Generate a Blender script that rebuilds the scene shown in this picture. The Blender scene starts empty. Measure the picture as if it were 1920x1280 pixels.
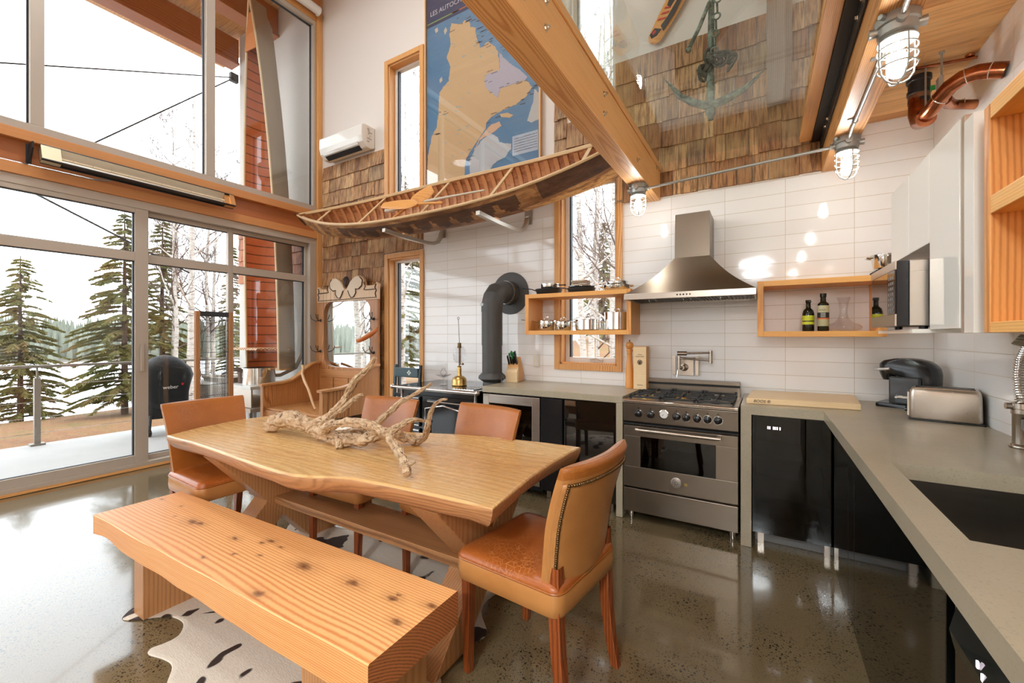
import bpy, math, random
from mathutils import Vector, Matrix, noise as mnoise
R = math.radians
sc = bpy.context.scene
COL = sc.collection

# ---------------------------------------------------------------- camera, sky, exposure
cam_d = bpy.data.cameras.new('camera'); cam = bpy.data.objects.new('camera', cam_d); COL.objects.link(cam)
cam.location = (0, 0, 1.36); cam.rotation_euler = (R(90), 0, R(30.87))
cam_d.sensor_width = 36; cam_d.lens = 14.81; cam_d.shift_y = -10 / 1920; cam_d.clip_start = .03; cam_d.clip_end = 1500
sc.camera = cam
vs = sc.view_settings
vs.view_transform = 'Standard'; vs.look = 'None'; vs.gamma = 1; vs.use_curve_mapping = False; vs.exposure = 0.9
SKY = 2.9
FILL_S = 60  # strength of the added fill lamps under the high ceiling
w = bpy.data.worlds.new('overcast_sky'); sc.world = w; w.use_nodes = True
wn = w.node_tree; bg = wn.nodes['Background']
tcw = wn.nodes.new('ShaderNodeTexCoord'); nzw = wn.nodes.new('ShaderNodeTexNoise'); nzw.inputs['Scale'].default_value = 2.2; nzw.inputs['Detail'].default_value = 4
rpw = wn.nodes.new('ShaderNodeValToRGB'); rpw.color_ramp.elements[0].position = .3; rpw.color_ramp.elements[0].color = (.80, .87, .96, 1)
rpw.color_ramp.elements[1].position = .6; rpw.color_ramp.elements[1].color = (.92, .97, 1.03, 1)
wn.links.new(tcw.outputs['Generated'], nzw.inputs['Vector']); wn.links.new(nzw.outputs['Fac'], rpw.inputs['Fac']); wn.links.new(rpw.outputs['Color'], bg.inputs['Color'])
bg.inputs['Strength'].default_value = SKY
cy = sc.cycles
cy.use_denoising = True; cy.max_bounces = 10; cy.diffuse_bounces = 5; cy.glossy_bounces = 5; cy.transmission_bounces = 6; cy.transparent_max_bounces = 24
cy.sample_clamp_indirect = 8; cy.blur_glossy = .6; cy.caustics_reflective = False; cy.caustics_refractive = False

# ---------------------------------------------------------------- mesh builder
class MB:
    def __init__(s): s.v = []; s.f = []; s.m = []; s.mi = 0
    def add(s, vs_, fs):
        b = len(s.v); s.v += [tuple(p) for p in vs_]; s.f += [tuple(i + b for i in f) for f in fs]; s.m += [s.mi] * len(fs); return s
    def box(s, x0, y0, z0, x1, y1, z1):
        return s.add([(x0,y0,z0),(x1,y0,z0),(x1,y1,z0),(x0,y1,z0),(x0,y0,z1),(x1,y0,z1),(x1,y1,z1),(x0,y1,z1)],
                     [(0,3,2,1),(4,5,6,7),(0,1,5,4),(1,2,6,5),(2,3,7,6),(3,0,4,7)])
    def obox(s, c, size, M=None):
        hx, hy, hz = [q / 2 for q in size]; M = M or Matrix()
        vs_ = [Vector(c) + (M.to_3x3() @ Vector(p)) for p in [(-hx,-hy,-hz),(hx,-hy,-hz),(hx,hy,-hz),(-hx,hy,-hz),(-hx,-hy,hz),(hx,-hy,hz),(hx,hy,hz),(-hx,hy,hz)]]
        return s.add(vs_, [(0,3,2,1),(4,5,6,7),(0,1,5,4),(1,2,6,5),(2,3,7,6),(3,0,4,7)])
    def bar(s, p0, p1, w, h, up=(0, 0, 1)):            # rectangular bar from p0 to p1
        p0, p1 = Vector(p0), Vector(p1); d = (p1 - p0).normalized(); sd = d.cross(Vector(up)).normalized(); u = sd.cross(d)
        vs_ = []
        for p in (p0, p1):
            for a, b in ((-1,-1),(1,-1),(1,1),(-1,1)): vs_.append(p + sd * (a * w / 2) + u * (b * h / 2))
        return s.add(vs_, [(0,1,2,3),(7,6,5,4),(0,4,5,1),(1,5,6,2),(2,6,7,3),(3,7,4,0)])
    def tube(s, pts, r, n=10, cap=True, ell=1.0):
        pts = [Vector(p) for p in pts]; rs = r if isinstance(r, (list, tuple)) else [r] * len(pts)
        t0 = (pts[1] - pts[0]).normalized(); a = Vector((0, 0, 1)) if abs(t0.z) < .9 else Vector((1, 0, 0))
        u = t0.cross(a).normalized(); vs_ = []
        for i, p in enumerate(pts):
            t = (pts[min(i + 1, len(pts) - 1)] - pts[max(i - 1, 0)])
            t = t.normalized() if t.length > 1e-9 else t0
            u = (u - t * u.dot(t)); u = u.normalized() if u.length > 1e-6 else t.orthogonal().normalized(); w_ = t.cross(u)
            for k in range(n):
                q = 2 * math.pi * k / n; vs_.append(p + u * (math.cos(q) * rs[i]) + w_ * (math.sin(q) * rs[i] * ell))
        fs = [(i * n + k, i * n + (k + 1) % n, (i + 1) * n + (k + 1) % n, (i + 1) * n + k) for i in range(len(pts) - 1) for k in range(n)]
        if cap: fs += [tuple(range(n))[::-1], tuple((len(pts) - 1) * n + k for k in range(n))]
        return s.add(vs_, fs)
    def cyl(s, p0, p1, r0, r1=None, n=20): return s.tube([p0, p1], [r0, r0 if r1 is None else r1], n)
    def lathe(s, c, prof, n=28, axis=(0, 0, 1), cap=True):     # prof: (radius, height along axis)
        ax = Vector(axis).normalized(); u = ax.orthogonal().normalized(); w_ = ax.cross(u); c = Vector(c); vs_ = []
        for r, h in prof:
            for k in range(n):
                q = 2 * math.pi * k / n; vs_.append(c + ax * h + (u * math.cos(q) + w_ * math.sin(q)) * max(r, 1e-4))
        fs = [(i * n + k, i * n + (k + 1) % n, (i + 1) * n + (k + 1) % n, (i + 1) * n + k) for i in range(len(prof) - 1) for k in range(n)]
        if cap: fs += [tuple(range(n))[::-1], tuple((len(prof) - 1) * n + k for k in range(n))]
        return s.add(vs_, fs)
    def ball(s, c, r, n=16, m=10, sc_=(1, 1, 1)):
        vs_ = []; c = Vector(c)
        for i in range(m + 1):
            a = math.pi * i / m
            for k in range(n):
                q = 2 * math.pi * k / n; rr = max(math.sin(a), 1e-3)
                vs_.append(c + Vector((rr * math.cos(q) * r * sc_[0], rr * math.sin(q) * r * sc_[1], -math.cos(a) * r * sc_[2])))
        fs = [(i * n + k, i * n + (k + 1) % n, (i + 1) * n + (k + 1) % n, (i + 1) * n + k) for i in range(m) for k in range(n)]
        return s.add(vs_, fs + [tuple(range(n))[::-1], tuple(m * n + k for k in range(n))])
    def torus(s, c, R_, r, axis=(0, 0, 1), n=28, m=8, a0=0, a1=360):
        ax = Vector(axis).normalized(); u = ax.orthogonal().normalized(); w_ = ax.cross(u); c = Vector(c)
        full = a1 - a0 >= 360; k_ = n + (0 if full else 1)
        pts = [c + (u * math.cos(R(a0 + (a1 - a0) * k / n)) + w_ * math.sin(R(a0 + (a1 - a0) * k / n))) * R_ for k in range(k_)]
        vs_ = []
        for k, p in enumerate(pts):
            d = (p - c).normalized()
            for j in range(m):
                q = 2 * math.pi * j / m; vs_.append(p + d * (math.cos(q) * r) + ax * (math.sin(q) * r))
        fs = [(k * m + j, k * m + (j + 1) % m, ((k + 1) % k_) * m + (j + 1) % m, ((k + 1) % k_) * m + j) for k in range(n) for j in range(m)]
        return s.add(vs_, fs)
    def prism(s, poly, ext):                                    # planar polygon (3D points) extruded by vector
        poly = [Vector(p) for p in poly]; e = Vector(ext); n = len(poly)
        return s.add(poly + [p + e for p in poly], [tuple(range(n))[::-1], tuple(range(n, 2 * n))] + [(i, (i + 1) % n, n + (i + 1) % n, n + i) for i in range(n)])
    def grid(s, rows, closed=False):                             # rows of equal length points
        n = len(rows[0]); vs_ = [p for r_ in rows for p in r_]; k_ = n if closed else n - 1
        return s.add(vs_, [(i * n + k, i * n + (k + 1) % n, (i + 1) * n + (k + 1) % n, (i + 1) * n + k) for i in range(len(rows) - 1) for k in range(k_)])
    def build(s, name, mats, parent=None, smooth=False, bevel=0, seg=2, sub=0, ang=40, solid=0, kind=None, w0=False):
        if not isinstance(mats, (list, tuple)): mats = [mats]
        me = bpy.data.meshes.new(name)
        off = Vector((0, 0, 0))
        if w0: pass
        elif parent is None:
            xs = [p[0] for p in s.v]; ys = [p[1] for p in s.v]; zs = [p[2] for p in s.v]
            off = Vector(((min(xs) + max(xs)) / 2, (min(ys) + max(ys)) / 2, min(zs)))
        else:
            q = parent
            while q is not None: off += q.location; q = q.parent
        me.from_pydata([(p[0] - off.x, p[1] - off.y, p[2] - off.z) for p in s.v], [], s.f)
        for mt in mats: me.materials.append(mt)
        if len(mats) > 1: me.polygons.foreach_set('material_index', s.m)
        me.update()
        if smooth:
            me.polygons.foreach_set('use_smooth', [True] * len(me.polygons)); me.set_sharp_from_angle(angle=R(ang))
        o = bpy.data.objects.new(name, me); COL.objects.link(o)
        if parent is None: o.location = off
        else: o.parent = parent
        if solid: md = o.modifiers.new('solid', 'SOLIDIFY'); md.thickness = solid; md.offset = 0
        if bevel:
            md = o.modifiers.new('bevel', 'BEVEL'); md.width = bevel; md.segments = seg; md.limit_method = 'ANGLE'; md.angle_limit = R(35)
        if sub: md = o.modifiers.new('sub', 'SUBSURF'); md.levels = sub; md.render_levels = sub
        if kind: o['kind'] = kind
        return o

def M(): return MB()
def thing(name, loc, label, cat, group=None, rz=0):
    o = bpy.data.objects.new(name, None); COL.objects.link(o); o.location = loc; o.rotation_euler = (0, 0, rz); o.empty_display_size = .1
    o['label'] = label; o['category'] = cat
    if group: o['group'] = group
    return o
def tag(o, label, cat, group=None):
    o['label'] = label; o['category'] = cat
    if group: o['group'] = group
    return o
def st(o): o['kind'] = 'structure'; return o
def lab(o, t): o['label'] = t; return o
def copy_tree(o, parent=None):
    c = o.copy(); COL.objects.link(c); c.parent = parent
    for ch in list(o.children): copy_tree(ch, c)
    return c

def text(name, body, size, loc, rot, mat, parent, ext=.0004, align='CENTER', shear=0):
    cu = bpy.data.curves.new(name, 'FONT'); cu.body = body; cu.size = size; cu.extrude = ext; cu.align_x = align; cu.align_y = 'CENTER'; cu.resolution_u = 3; cu.shear = shear
    o = bpy.data.objects.new(name, cu); COL.objects.link(o); bpy.context.view_layer.update()
    dg = bpy.context.evaluated_depsgraph_get(); me = bpy.data.meshes.new_from_object(o.evaluated_get(dg)); bpy.data.objects.remove(o); me.name = name
    me.materials.clear(); me.materials.append(mat); off = Vector((0, 0, 0)); q = parent
    while q is not None: off += q.location; q = q.parent
    m = bpy.data.objects.new(name, me); COL.objects.link(m); m.location = Vector(loc) - off; m.rotation_euler = rot; m.parent = parent
    return m
# ---------------------------------------------------------------- materials
def L_(r, g, b):
    f = lambda c: (c / 255 / 12.92) if c / 255 <= .04045 else ((c / 255 + .055) / 1.055) ** 2.4
    return (f(r), f(g), f(b), 1)
class NT:
    def __init__(s, name):
        s.m = bpy.data.materials.new(name); s.m.use_nodes = True; s.t = s.m.node_tree; s.b = s.t.nodes['Principled BSDF']; s.out = s.t.nodes['Material Output']
    def n(s, typ, ins=None, **kw):
        nd = s.t.nodes.new('ShaderNode' + typ)
        for k, v in kw.items(): setattr(nd, k, v)
        for k, v in (ins or {}).items(): s.set(nd, k, v)
        return nd
    def set(s, nd, k, v):
        sk = nd.inputs[k]
        if isinstance(v, bpy.types.NodeSocket): s.t.links.new(v, sk)
        else: sk.default_value = v
    def coord(s, scale=(1, 1, 1), loc=(0, 0, 0), rot=(0, 0, 0), out='Object'):
        t = s.n('TexCoord'); mp = s.n('Mapping', {'Vector': t.outputs[out], 'Scale': scale, 'Location': loc, 'Rotation': rot}); return mp.outputs[0]
    def map(s, v, scale=(1, 1, 1), loc=(0, 0, 0)): return s.n('Mapping', {'Vector': v, 'Scale': scale, 'Location': loc}).outputs[0]
    def noise(s, v, scale=5, detail=3, rough=.5, dist=0): return s.n('TexNoise', {'Vector': v, 'Scale': scale, 'Detail': detail, 'Roughness': rough, 'Distortion': dist})
    def ramp(s, fac, stops, interp='LINEAR'):
        r = s.n('ValToRGB', {'Fac': fac}); cr = r.color_ramp; cr.interpolation = interp
        while len(cr.elements) < len(stops): cr.elements.new(.5)
        for e, (p, c) in zip(cr.elements, stops): e.position = p; e.color = c if len(c) == 4 else (*c, 1)
        return r.outputs[0]
    def mix(s, fac, a, b, mode='MIX'):
        m = s.n('Mix', data_type='RGBA', blend_type=mode); s.set(m, 0, fac); s.set(m, 6, a); s.set(m, 7, b); return m.outputs[2]
    def math(s, op, a, b=0.0, c=0.0):
        m = s.n('Math', operation=op); s.set(m, 0, a); s.set(m, 1, b); s.set(m, 2, c); return m.outputs[0]
    def bump(s, h, strength=.2, dist=.01):
        s.set(s.b, 'Normal', s.n('Bump', {'Height': h, 'Strength': strength, 'Distance': dist}).outputs[0])
    def p(s, **kw):
        for k, v in kw.items(): s.set(s.b, k.replace('_', ' '), v)
        return s.m
W1 = (0, 0, 0, 1)
def plain(name, col, rough=.5, metal=0, **kw):
    t = NT(name); return t.p(Base_Color=col, Roughness=rough, Metallic=metal, **kw)
def wood(name, light, dark, axis='X', pitch=.007, off=(0, .03, -.12), rough=.45, amp=.03, knots=.5, streak=.35, contrast=1.0, red=None, spots=()):
    t = NT(name); ai = 'XYZ'.index(axis)
    P = t.coord(loc=off)
    sc1 = [3.2] * 3; sc1[ai] = .7
    nz = t.noise(t.map(P, sc1), 1, 2, .5)
    dv = t.n('VectorMath', {0: nz.outputs['Color'], 1: (.5, .5, .5)}, operation='SUBTRACT').outputs[0]
    dv = t.n('VectorMath', {0: dv, 3: amp * 2}, operation='SCALE').outputs[0]
    Q = t.n('VectorMath', {0: P, 1: dv}, operation='ADD').outputs[0]
    wv = t.n('TexWave', {'Vector': Q, 'Scale': .314 / pitch, 'Distortion': .6, 'Detail': 1.5, 'Detail Scale': 1.5}, wave_type='RINGS', rings_direction=axis)
    rings = t.ramp(wv.outputs['Fac'], [(0, (0, 0, 0)), (.45, (.18, .18, .18)), (.85, (.8, .8, .8)), (1, (1, 1, 1))])
    sf = [90.0] * 3; sf[ai] = 2.2
    fib = t.noise(t.map(P, sf), 1, 3, .6).outputs['Fac']
    sl = [1.8] * 3; sl[ai] = .45
    big = t.noise(t.map(P, sl, (3, 7, 1)), 1, 2, .5).outputs['Fac']
    f = t.math('MULTIPLY', rings, .75 * contrast); f = t.math('ADD', f, t.math('MULTIPLY', t.math('SUBTRACT', fib, .5), streak * 2)); f = t.math('ADD', f, t.math('MULTIPLY', t.math('SUBTRACT', big, .5), .7))
    c = t.mix(f, light, dark)
    if red: c = t.mix(t.math('MULTIPLY', t.ramp(big, [(.5, (0, 0, 0)), (.7, (1, 1, 1))]), .6), c, red)
    if knots:
        sk = [7.5] * 3; sk[ai] = 2.6; sk[2 if ai == 0 else 0] = 0
        vo = t.n('TexVoronoi', {'Vector': t.map(Q, sk, (1.3, .4, .9)), 'Scale': 1, 'Randomness': 1})
        on = t.ramp(t.n('SeparateColor', {0: vo.outputs['Color']}).outputs[0], [(.62, (0, 0, 0)), (.64, (1, 1, 1))])
        k1 = t.math('MULTIPLY', t.ramp(vo.outputs['Distance'], [(.03, (1, 1, 1)), (.09, (.25, .25, .25)), (.16, (0, 0, 0))]), on)
        c = t.mix(t.math('MULTIPLY', k1, knots), c, (dark[0] * .3, dark[1] * .2, dark[2] * .15, 1))
    if spots:
        O = t.coord(); W_ = t.n('VectorMath', {0: O, 1: t.n('VectorMath', {0: t.noise(O, 20, 4, .7).outputs['Color'], 3: .04}, operation='SCALE').outputs[0]}, operation='ADD').outputs[0]; tot = None
        for x, y, r in spots:
            d = t.n('VectorMath', {0: t.map(W_, (.5, 1, 0), (-(x + .02) * .5, -(y + .02), 0)), 1: (0, 0, 0)}, operation='DISTANCE').outputs['Value']
            q = t.ramp(t.math('DIVIDE', d, r * 2.2), [(0, (.95, .95, .95)), (.22, (.6, .6, .6)), (.34, (.2, .2, .2)), (.9, (0, 0, 0))]); tot = q if tot is None else t.math('MAXIMUM', tot, q)
        c = t.mix(tot, c, L_(92, 44, 22))
    t.bump(t.math('ADD', rings, fib), .08, .003)
    return t.p(Base_Color=c, Roughness=t.math('ADD', t.math('MULTIPLY', fib, .2), rough - .1))
def thin_glass(name, tint=(1, 1, 1, 1), refl=1.0, ior=1.5):
    m = bpy.data.materials.new(name); m.use_nodes = True; t = m.node_tree; t.nodes.clear()
    out = t.nodes.new('ShaderNodeOutputMaterial'); mx = t.nodes.new('ShaderNodeMixShader'); tr = t.nodes.new('ShaderNodeBsdfTransparent'); gl = t.nodes.new('ShaderNodeBsdfGlossy')
    fr = t.nodes.new('ShaderNodeFresnel'); ge = t.nodes.new('ShaderNodeNewGeometry'); im = t.nodes.new('ShaderNodeMix'); im.inputs[2].default_value = ior; im.inputs[3].default_value = 1 / ior
    t.links.new(ge.outputs['Backfacing'], im.inputs[0]); t.links.new(im.outputs[0], fr.inputs['IOR']); mu = t.nodes.new('ShaderNodeMath'); mu.operation = 'MULTIPLY'; mu.inputs[1].default_value = refl
    tr.inputs['Color'].default_value = tint; gl.inputs['Roughness'].default_value = 0.0; gl.inputs['Color'].default_value = (1, 1, 1, 1)
    t.links.new(fr.outputs[0], mu.inputs[0]); t.links.new(mu.outputs[0], mx.inputs[0]); t.links.new(tr.outputs[0], mx.inputs[1]); t.links.new(gl.outputs[0], mx.inputs[2]); t.links.new(mx.outputs[0], out.inputs[0])
    return m
def emis(name, col, s):
    t = NT(name); return t.p(Base_Color=col, Emission_Color=col, Emission_Strength=s)

FIR_X = wood('fir_wood_x', L_(232, 172, 108), L_(186, 108, 48), 'X', .006)
FIR_Y = wood('fir_wood_y', L_(238, 182, 116), L_(196, 124, 60), 'Y', .0065, off=(.83, 0, -2.45))
FIR_YR = wood('fir_wood_y_right', L_(226, 168, 104), L_(176, 108, 50), 'Y', .0065, off=(-.46, 0, -2.6))
FIR_Z = wood('fir_wood_z', L_(228, 172, 106), L_(188, 120, 58), 'Z', .006, off=(.02, .05, 0))
BENCHW = wood('bench_fir', L_(232, 176, 114), L_(198, 112, 50), 'X', .0075, off=(0, .36, .16), amp=.020, knots=0, contrast=1.0, red=L_(224, 146, 80), spots=[(-0.464, -0.001, 0.03), (-0.412, 0.009, 0.02), (-0.101, 0.018, 0.016), (0.059, 0.091, 0.016), (0.043, 0.059, 0.012), (0.146, 0.078, 0.01), (-0.042, -0.134, 0.01), (0.377, 0.039, 0.034), (0.641, 0.061, 0.026), (0.832, 0.074, 0.02), (0.837, 0.098, 0.01), (0.406, -0.150, 0.022), (0.936, -0.006, 0.018), (0.98, 0.111, 0.02), (-0.737, 0.057, 0.008), (-0.945, 0.044, 0.012), (0.144, -0.004, 0.008), (-0.618, -0.015, 0.006), (0.04, -0.05, 0.009)])
REDBEAM = wood('red_stained_beam', L_(190, 118, 70), L_(152, 84, 46), 'Y', .008, off=(5.6, 0, -2.8), knots=.3)
TABLEW = wood('table_hardwood', L_(214, 174, 116), L_(172, 124, 68), 'X', .028, off=(0, -1.2, .5), rough=.27, amp=.12, knots=.15, streak=.3, contrast=.6, red=L_(184, 124, 64))
TABLEEDGE = wood('table_live_edge', L_(186, 134, 90), L_(132, 84, 50), 'X', .02, off=(0, -1.2, .5), rough=.4, amp=.12, knots=.4, streak=.5, contrast=.7)
BENCHEND = wood('bench_end_grain', L_(182, 112, 64), L_(120, 66, 36), 'X', .009, off=(0, .42, .22), amp=.01, knots=0, contrast=1.2)
TABLELEG = wood('table_leg_wood', L_(188, 134, 86), L_(146, 96, 56), 'Z', .013, off=(2.6, -1.6, 0), rough=.35, amp=.03, knots=.1, contrast=.7)
STRETCHW = wood('stretcher_wood', L_(176, 126, 80), L_(120, 74, 42), 'X', .012, off=(0, -1.55, .1), rough=.4, amp=.03, knots=.4)
OAK = wood('golden_oak', L_(196, 138, 84), L_(134, 80, 38), 'Z', .009, off=(.3, .4, 0), rough=.4, amp=.05, knots=0, streak=.7)
OAKX = wood('golden_oak_x', L_(206, 150, 94), L_(144, 88, 44), 'X', .009, off=(0, .4, .3), rough=.4, amp=.05, knots=0, streak=.7)
BIRCHW = wood('pale_oak_panel', L_(226, 194, 158), L_(196, 156, 116), 'Z', .012, off=(.3, .4, 0), rough=.45, amp=.05, knots=0, streak=.5)
SHELFW = wood('shelf_fir', L_(238, 176, 96), L_(208, 134, 62), 'X', .009, off=(0, .25, .3), knots=0, contrast=.6)
SHELFZ = wood('shelf_fir_z', L_(234, 168, 92), L_(200, 122, 56), 'Z', .012, off=(.2, -1.5, 0), knots=0, contrast=.8)
CHAIRLEG = wood('chair_leg_wood', L_(150, 76, 34), L_(96, 42, 16), 'Z', .012, off=(.1, .1, 0), rough=.3, knots=0)
LIGHTW = wood('pale_wood', L_(232, 204, 160), L_(210, 172, 122), 'X', .012, off=(0, .2, .2), knots=0, contrast=.5)
BOXW = wood('light_box_wood', L_(224, 170, 108), L_(200, 138, 78), 'Z', .012, off=(.2, .2, 0), knots=0, contrast=.5)
def steel(name, col, rough, metal=1.0, axis=0):
    t = NT(name); s_ = [4, 4, 4]; s_[axis] = 4; s_ = [260 if i != axis else 3 for i in range(3)]
    nz = t.noise(t.coord(s_), 1, 2, .5).outputs['Fac']
    return t.p(Base_Color=col, Metallic=metal, Roughness=t.math('ADD', t.math('MULTIPLY', nz, .12), rough - .06))
STEEL = steel('brushed_steel', L_(196, 186, 174), .30)
STEELD = steel('dark_brushed_steel', L_(134, 123, 110), .34)
CHROME = plain('polished_chrome', L_(222, 220, 216), .08, 1)
SINKM = steel('sink_steel', L_(112, 104, 94), .35)
ALU = plain('window_frame_aluminium', L_(190, 177, 163), .45, .15)
GALV = plain('galvanised_metal', L_(172, 172, 168), .4, .8)
BLACKM = plain('black_metal', L_(36, 36, 38), .42)
IRON = plain('cast_iron', L_(34, 34, 34), .5)
BLACKG = plain('black_glass_panel', L_(12, 14, 13), .03, 0, IOR=2.0)
DARK = plain('dark_gap', L_(16, 15, 14), .7)
BLACKP = plain('black_plastic', L_(26, 26, 28), .22)
GREYP = plain('grey_plastic', L_(120, 118, 116), .35)
WHITEP = plain('white_plastic', L_(236, 234, 232), .25)
GLOSSW = plain('gloss_white_lacquer', L_(232, 228, 220), .06)
COPPER = NT('weathered_copper'); _n = COPPER.noise(COPPER.coord(), 9, 4, .6).outputs['Fac']
COPPER = COPPER.p(Base_Color=COPPER.ramp(_n, [(.3, L_(96, 62, 44)), (.5, L_(164, 98, 66)), (.7, L_(200, 132, 92))]), Metallic=1.0, Roughness=.26)
BRASSY = plain('aged_brass', L_(196, 160, 96), .3, .9)
GLASS = thin_glass('window_glass', (.97, .985, .98, 1), 1.0, 1.5)
GLASSG = thin_glass('green_floor_glass', (.93, .965, .935, 1), 1.15, 1.5)
GLASSR = thin_glass('guard_glass', (.95, .975, .965, 1), 1.0, 1.5)
GLASSD = thin_glass('dark_tinted_glass', (.22, .26, .25, 1), 1.0, 1.55)
GLASSC = thin_glass('clear_thin_glass', (.93, .93, .94, 1), 1.4, 1.45)
ACRYL = thin_glass('poster_glazing', (.97, .97, .98, 1), 1.6, 1.5)
MIRROR = plain('mirror_silver', L_(235, 240, 240), .01, 1)

t = NT('painted_drywall'); _n = t.noise(t.coord(), 60, 2, .5).outputs['Fac']; t.bump(_n, .03, .002); DRYWALL = t.p(Base_Color=L_(222, 212, 203), Roughness=.6)
t = NT('white_stucco'); _n = t.noise(t.coord(), 45, 5, .7).outputs['Fac']; t.bump(_n, .5, .01); STUCCO = t.p(Base_Color=L_(206, 202, 196), Roughness=.9)

def tile_mat(name, plane):
    t = NT(name); tc = t.n('TexCoord'); sp = t.n('SeparateXYZ', {0: t.n('VectorMath', {0: tc.outputs['Object'], 1: (0, 0, 0)}, operation='ADD').outputs[0]})
    a = sp.outputs[0] if plane == 'Y' else sp.outputs[1]
    v = t.n('CombineXYZ', {0: t.math('ADD', a, 41 * .41 + .27 if plane == 'Y' else 41 * .41 + .1), 1: t.math('ADD', sp.outputs[2], 20 * .1062 - 1.383 % .1062)}).outputs[0]
    br = t.n('TexBrick', {'Vector': v, 'Scale': 1, 'Mortar Size': .0018, 'Mortar Smooth': .3, 'Brick Width': .41, 'Row Height': .1062, 'Color1': L_(238, 235, 232), 'Color2': L_(234, 230, 226), 'Mortar': L_(196, 180, 158)}, offset=0.0, squash=1.0)
    nz = t.noise(v, 5.5, 1.5, .5).outputs['Fac']
    h = t.math('ADD', t.math('MULTIPLY', nz, .35), t.math('MULTIPLY', t.math('SUBTRACT', 1.0, br.outputs['Fac']), .35))
    t.bump(h, .35, .006)
    return t.p(Base_Color=br.outputs['Color'], Roughness=t.math('ADD', t.math('MULTIPLY', br.outputs['Fac'], .4), .07), IOR=1.55)

def island(name, cols, axis='Z', streak=.5, rough=.65, fib=70):
    """wood shingles or boards: tone per island, fibre streaks along the axis"""
    t = NT(name); g = t.n('NewGeometry'); rnd = g.outputs['Random Per Island']
    base = t.ramp(rnd, [(i / (len(cols) - 1), c) for i, c in enumerate(cols)])
    ai = 'XYZ'.index(axis); sf = [fib] * 3; sf[ai] = 3.0
    P = t.coord(); of = t.n('CombineXYZ', {0: t.math('MULTIPLY', rnd, 37.0), 1: t.math('MULTIPLY', rnd, 11.0), 2: t.math('MULTIPLY', rnd, 5.0)}).outputs[0]
    v = t.n('VectorMath', {0: P, 1: of}, operation='ADD').outputs[0]
    n1 = t.noise(t.map(v, sf), 1, 3, .65).outputs['Fac']; n2 = t.noise(v, 4, 2, .5).outputs['Fac']
    c = t.mix(t.math('MULTIPLY', t.ramp(n1, [(.42, (0, 0, 0)), (.62, (1, 1, 1))]), streak), base, L_(78, 44, 20))
    c = t.mix(t.math('MULTIPLY', t.ramp(n2, [(.5, (0, 0, 0)), (.75, (1, 1, 1))]), .35), c, L_(232, 196, 140))
    t.bump(n1, .4, .004)
    return t.p(Base_Color=c, Roughness=rough)
SHINGLE = island('cedar_shingles', [L_(120, 78, 46), L_(198, 146, 96), L_(158, 108, 68), L_(226, 182, 130), L_(136, 84, 48), L_(206, 156, 104), L_(150, 122, 92)], streak=.8)
PLANKX = island('pine_ceiling_planks', [L_(216, 160, 98), L_(230, 178, 116), L_(206, 146, 84)], 'X', .25, .5, 40)
SOFFIT = island('soffit_planks', [L_(226, 166, 104), L_(240, 186, 124), L_(214, 150, 88)], 'X', .3, .5, 40)

def leather(name, c1, c2, crack):
    t = NT(name); P = t.coord()
    n = t.noise(P, 6, 4, .6).outputs['Fac']
    vo = t.n('TexVoronoi', {'Vector': t.n('VectorMath', {0: P, 1: t.n('VectorMath', {0: t.noise(P, 30, 2).outputs['Color'], 3: .02}, operation='SCALE').outputs[0]}, operation='ADD').outputs[0], 'Scale': 46}, feature='DISTANCE_TO_EDGE')
    e = t.ramp(vo.outputs['Distance'], [(0, (1, 1, 1)), (.06, (0, 0, 0))])
    msk = t.ramp(t.noise(P, 5, 2, .5).outputs['Fac'], [(.45, (0, 0, 0)), (.62, (1, 1, 1))])
    c = t.mix(n, c1, c2); c = t.mix(t.math('MULTIPLY', t.math('MULTIPLY', e, msk), crack), c, L_(224, 150, 88))
    fine = t.n('TexVoronoi', {'Vector': P, 'Scale': 420}).outputs['Distance']
    t.bump(t.math('ADD', t.math('MULTIPLY', fine, .3), t.math('MULTIPLY', n, 1.2)), .12, .004)
    return t.p(Base_Color=c, Roughness=.30, IOR=1.5)
LEATHER = leather('tan_leather', L_(178, 108, 46), L_(142, 78, 28), .15)
LEATHERS = leather('crackled_tan_leather', L_(182, 102, 44), L_(138, 70, 26), .6)
LEATHERL = leather('pale_tan_leather', L_(196, 138, 78), L_(166, 106, 54), .1)

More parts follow.
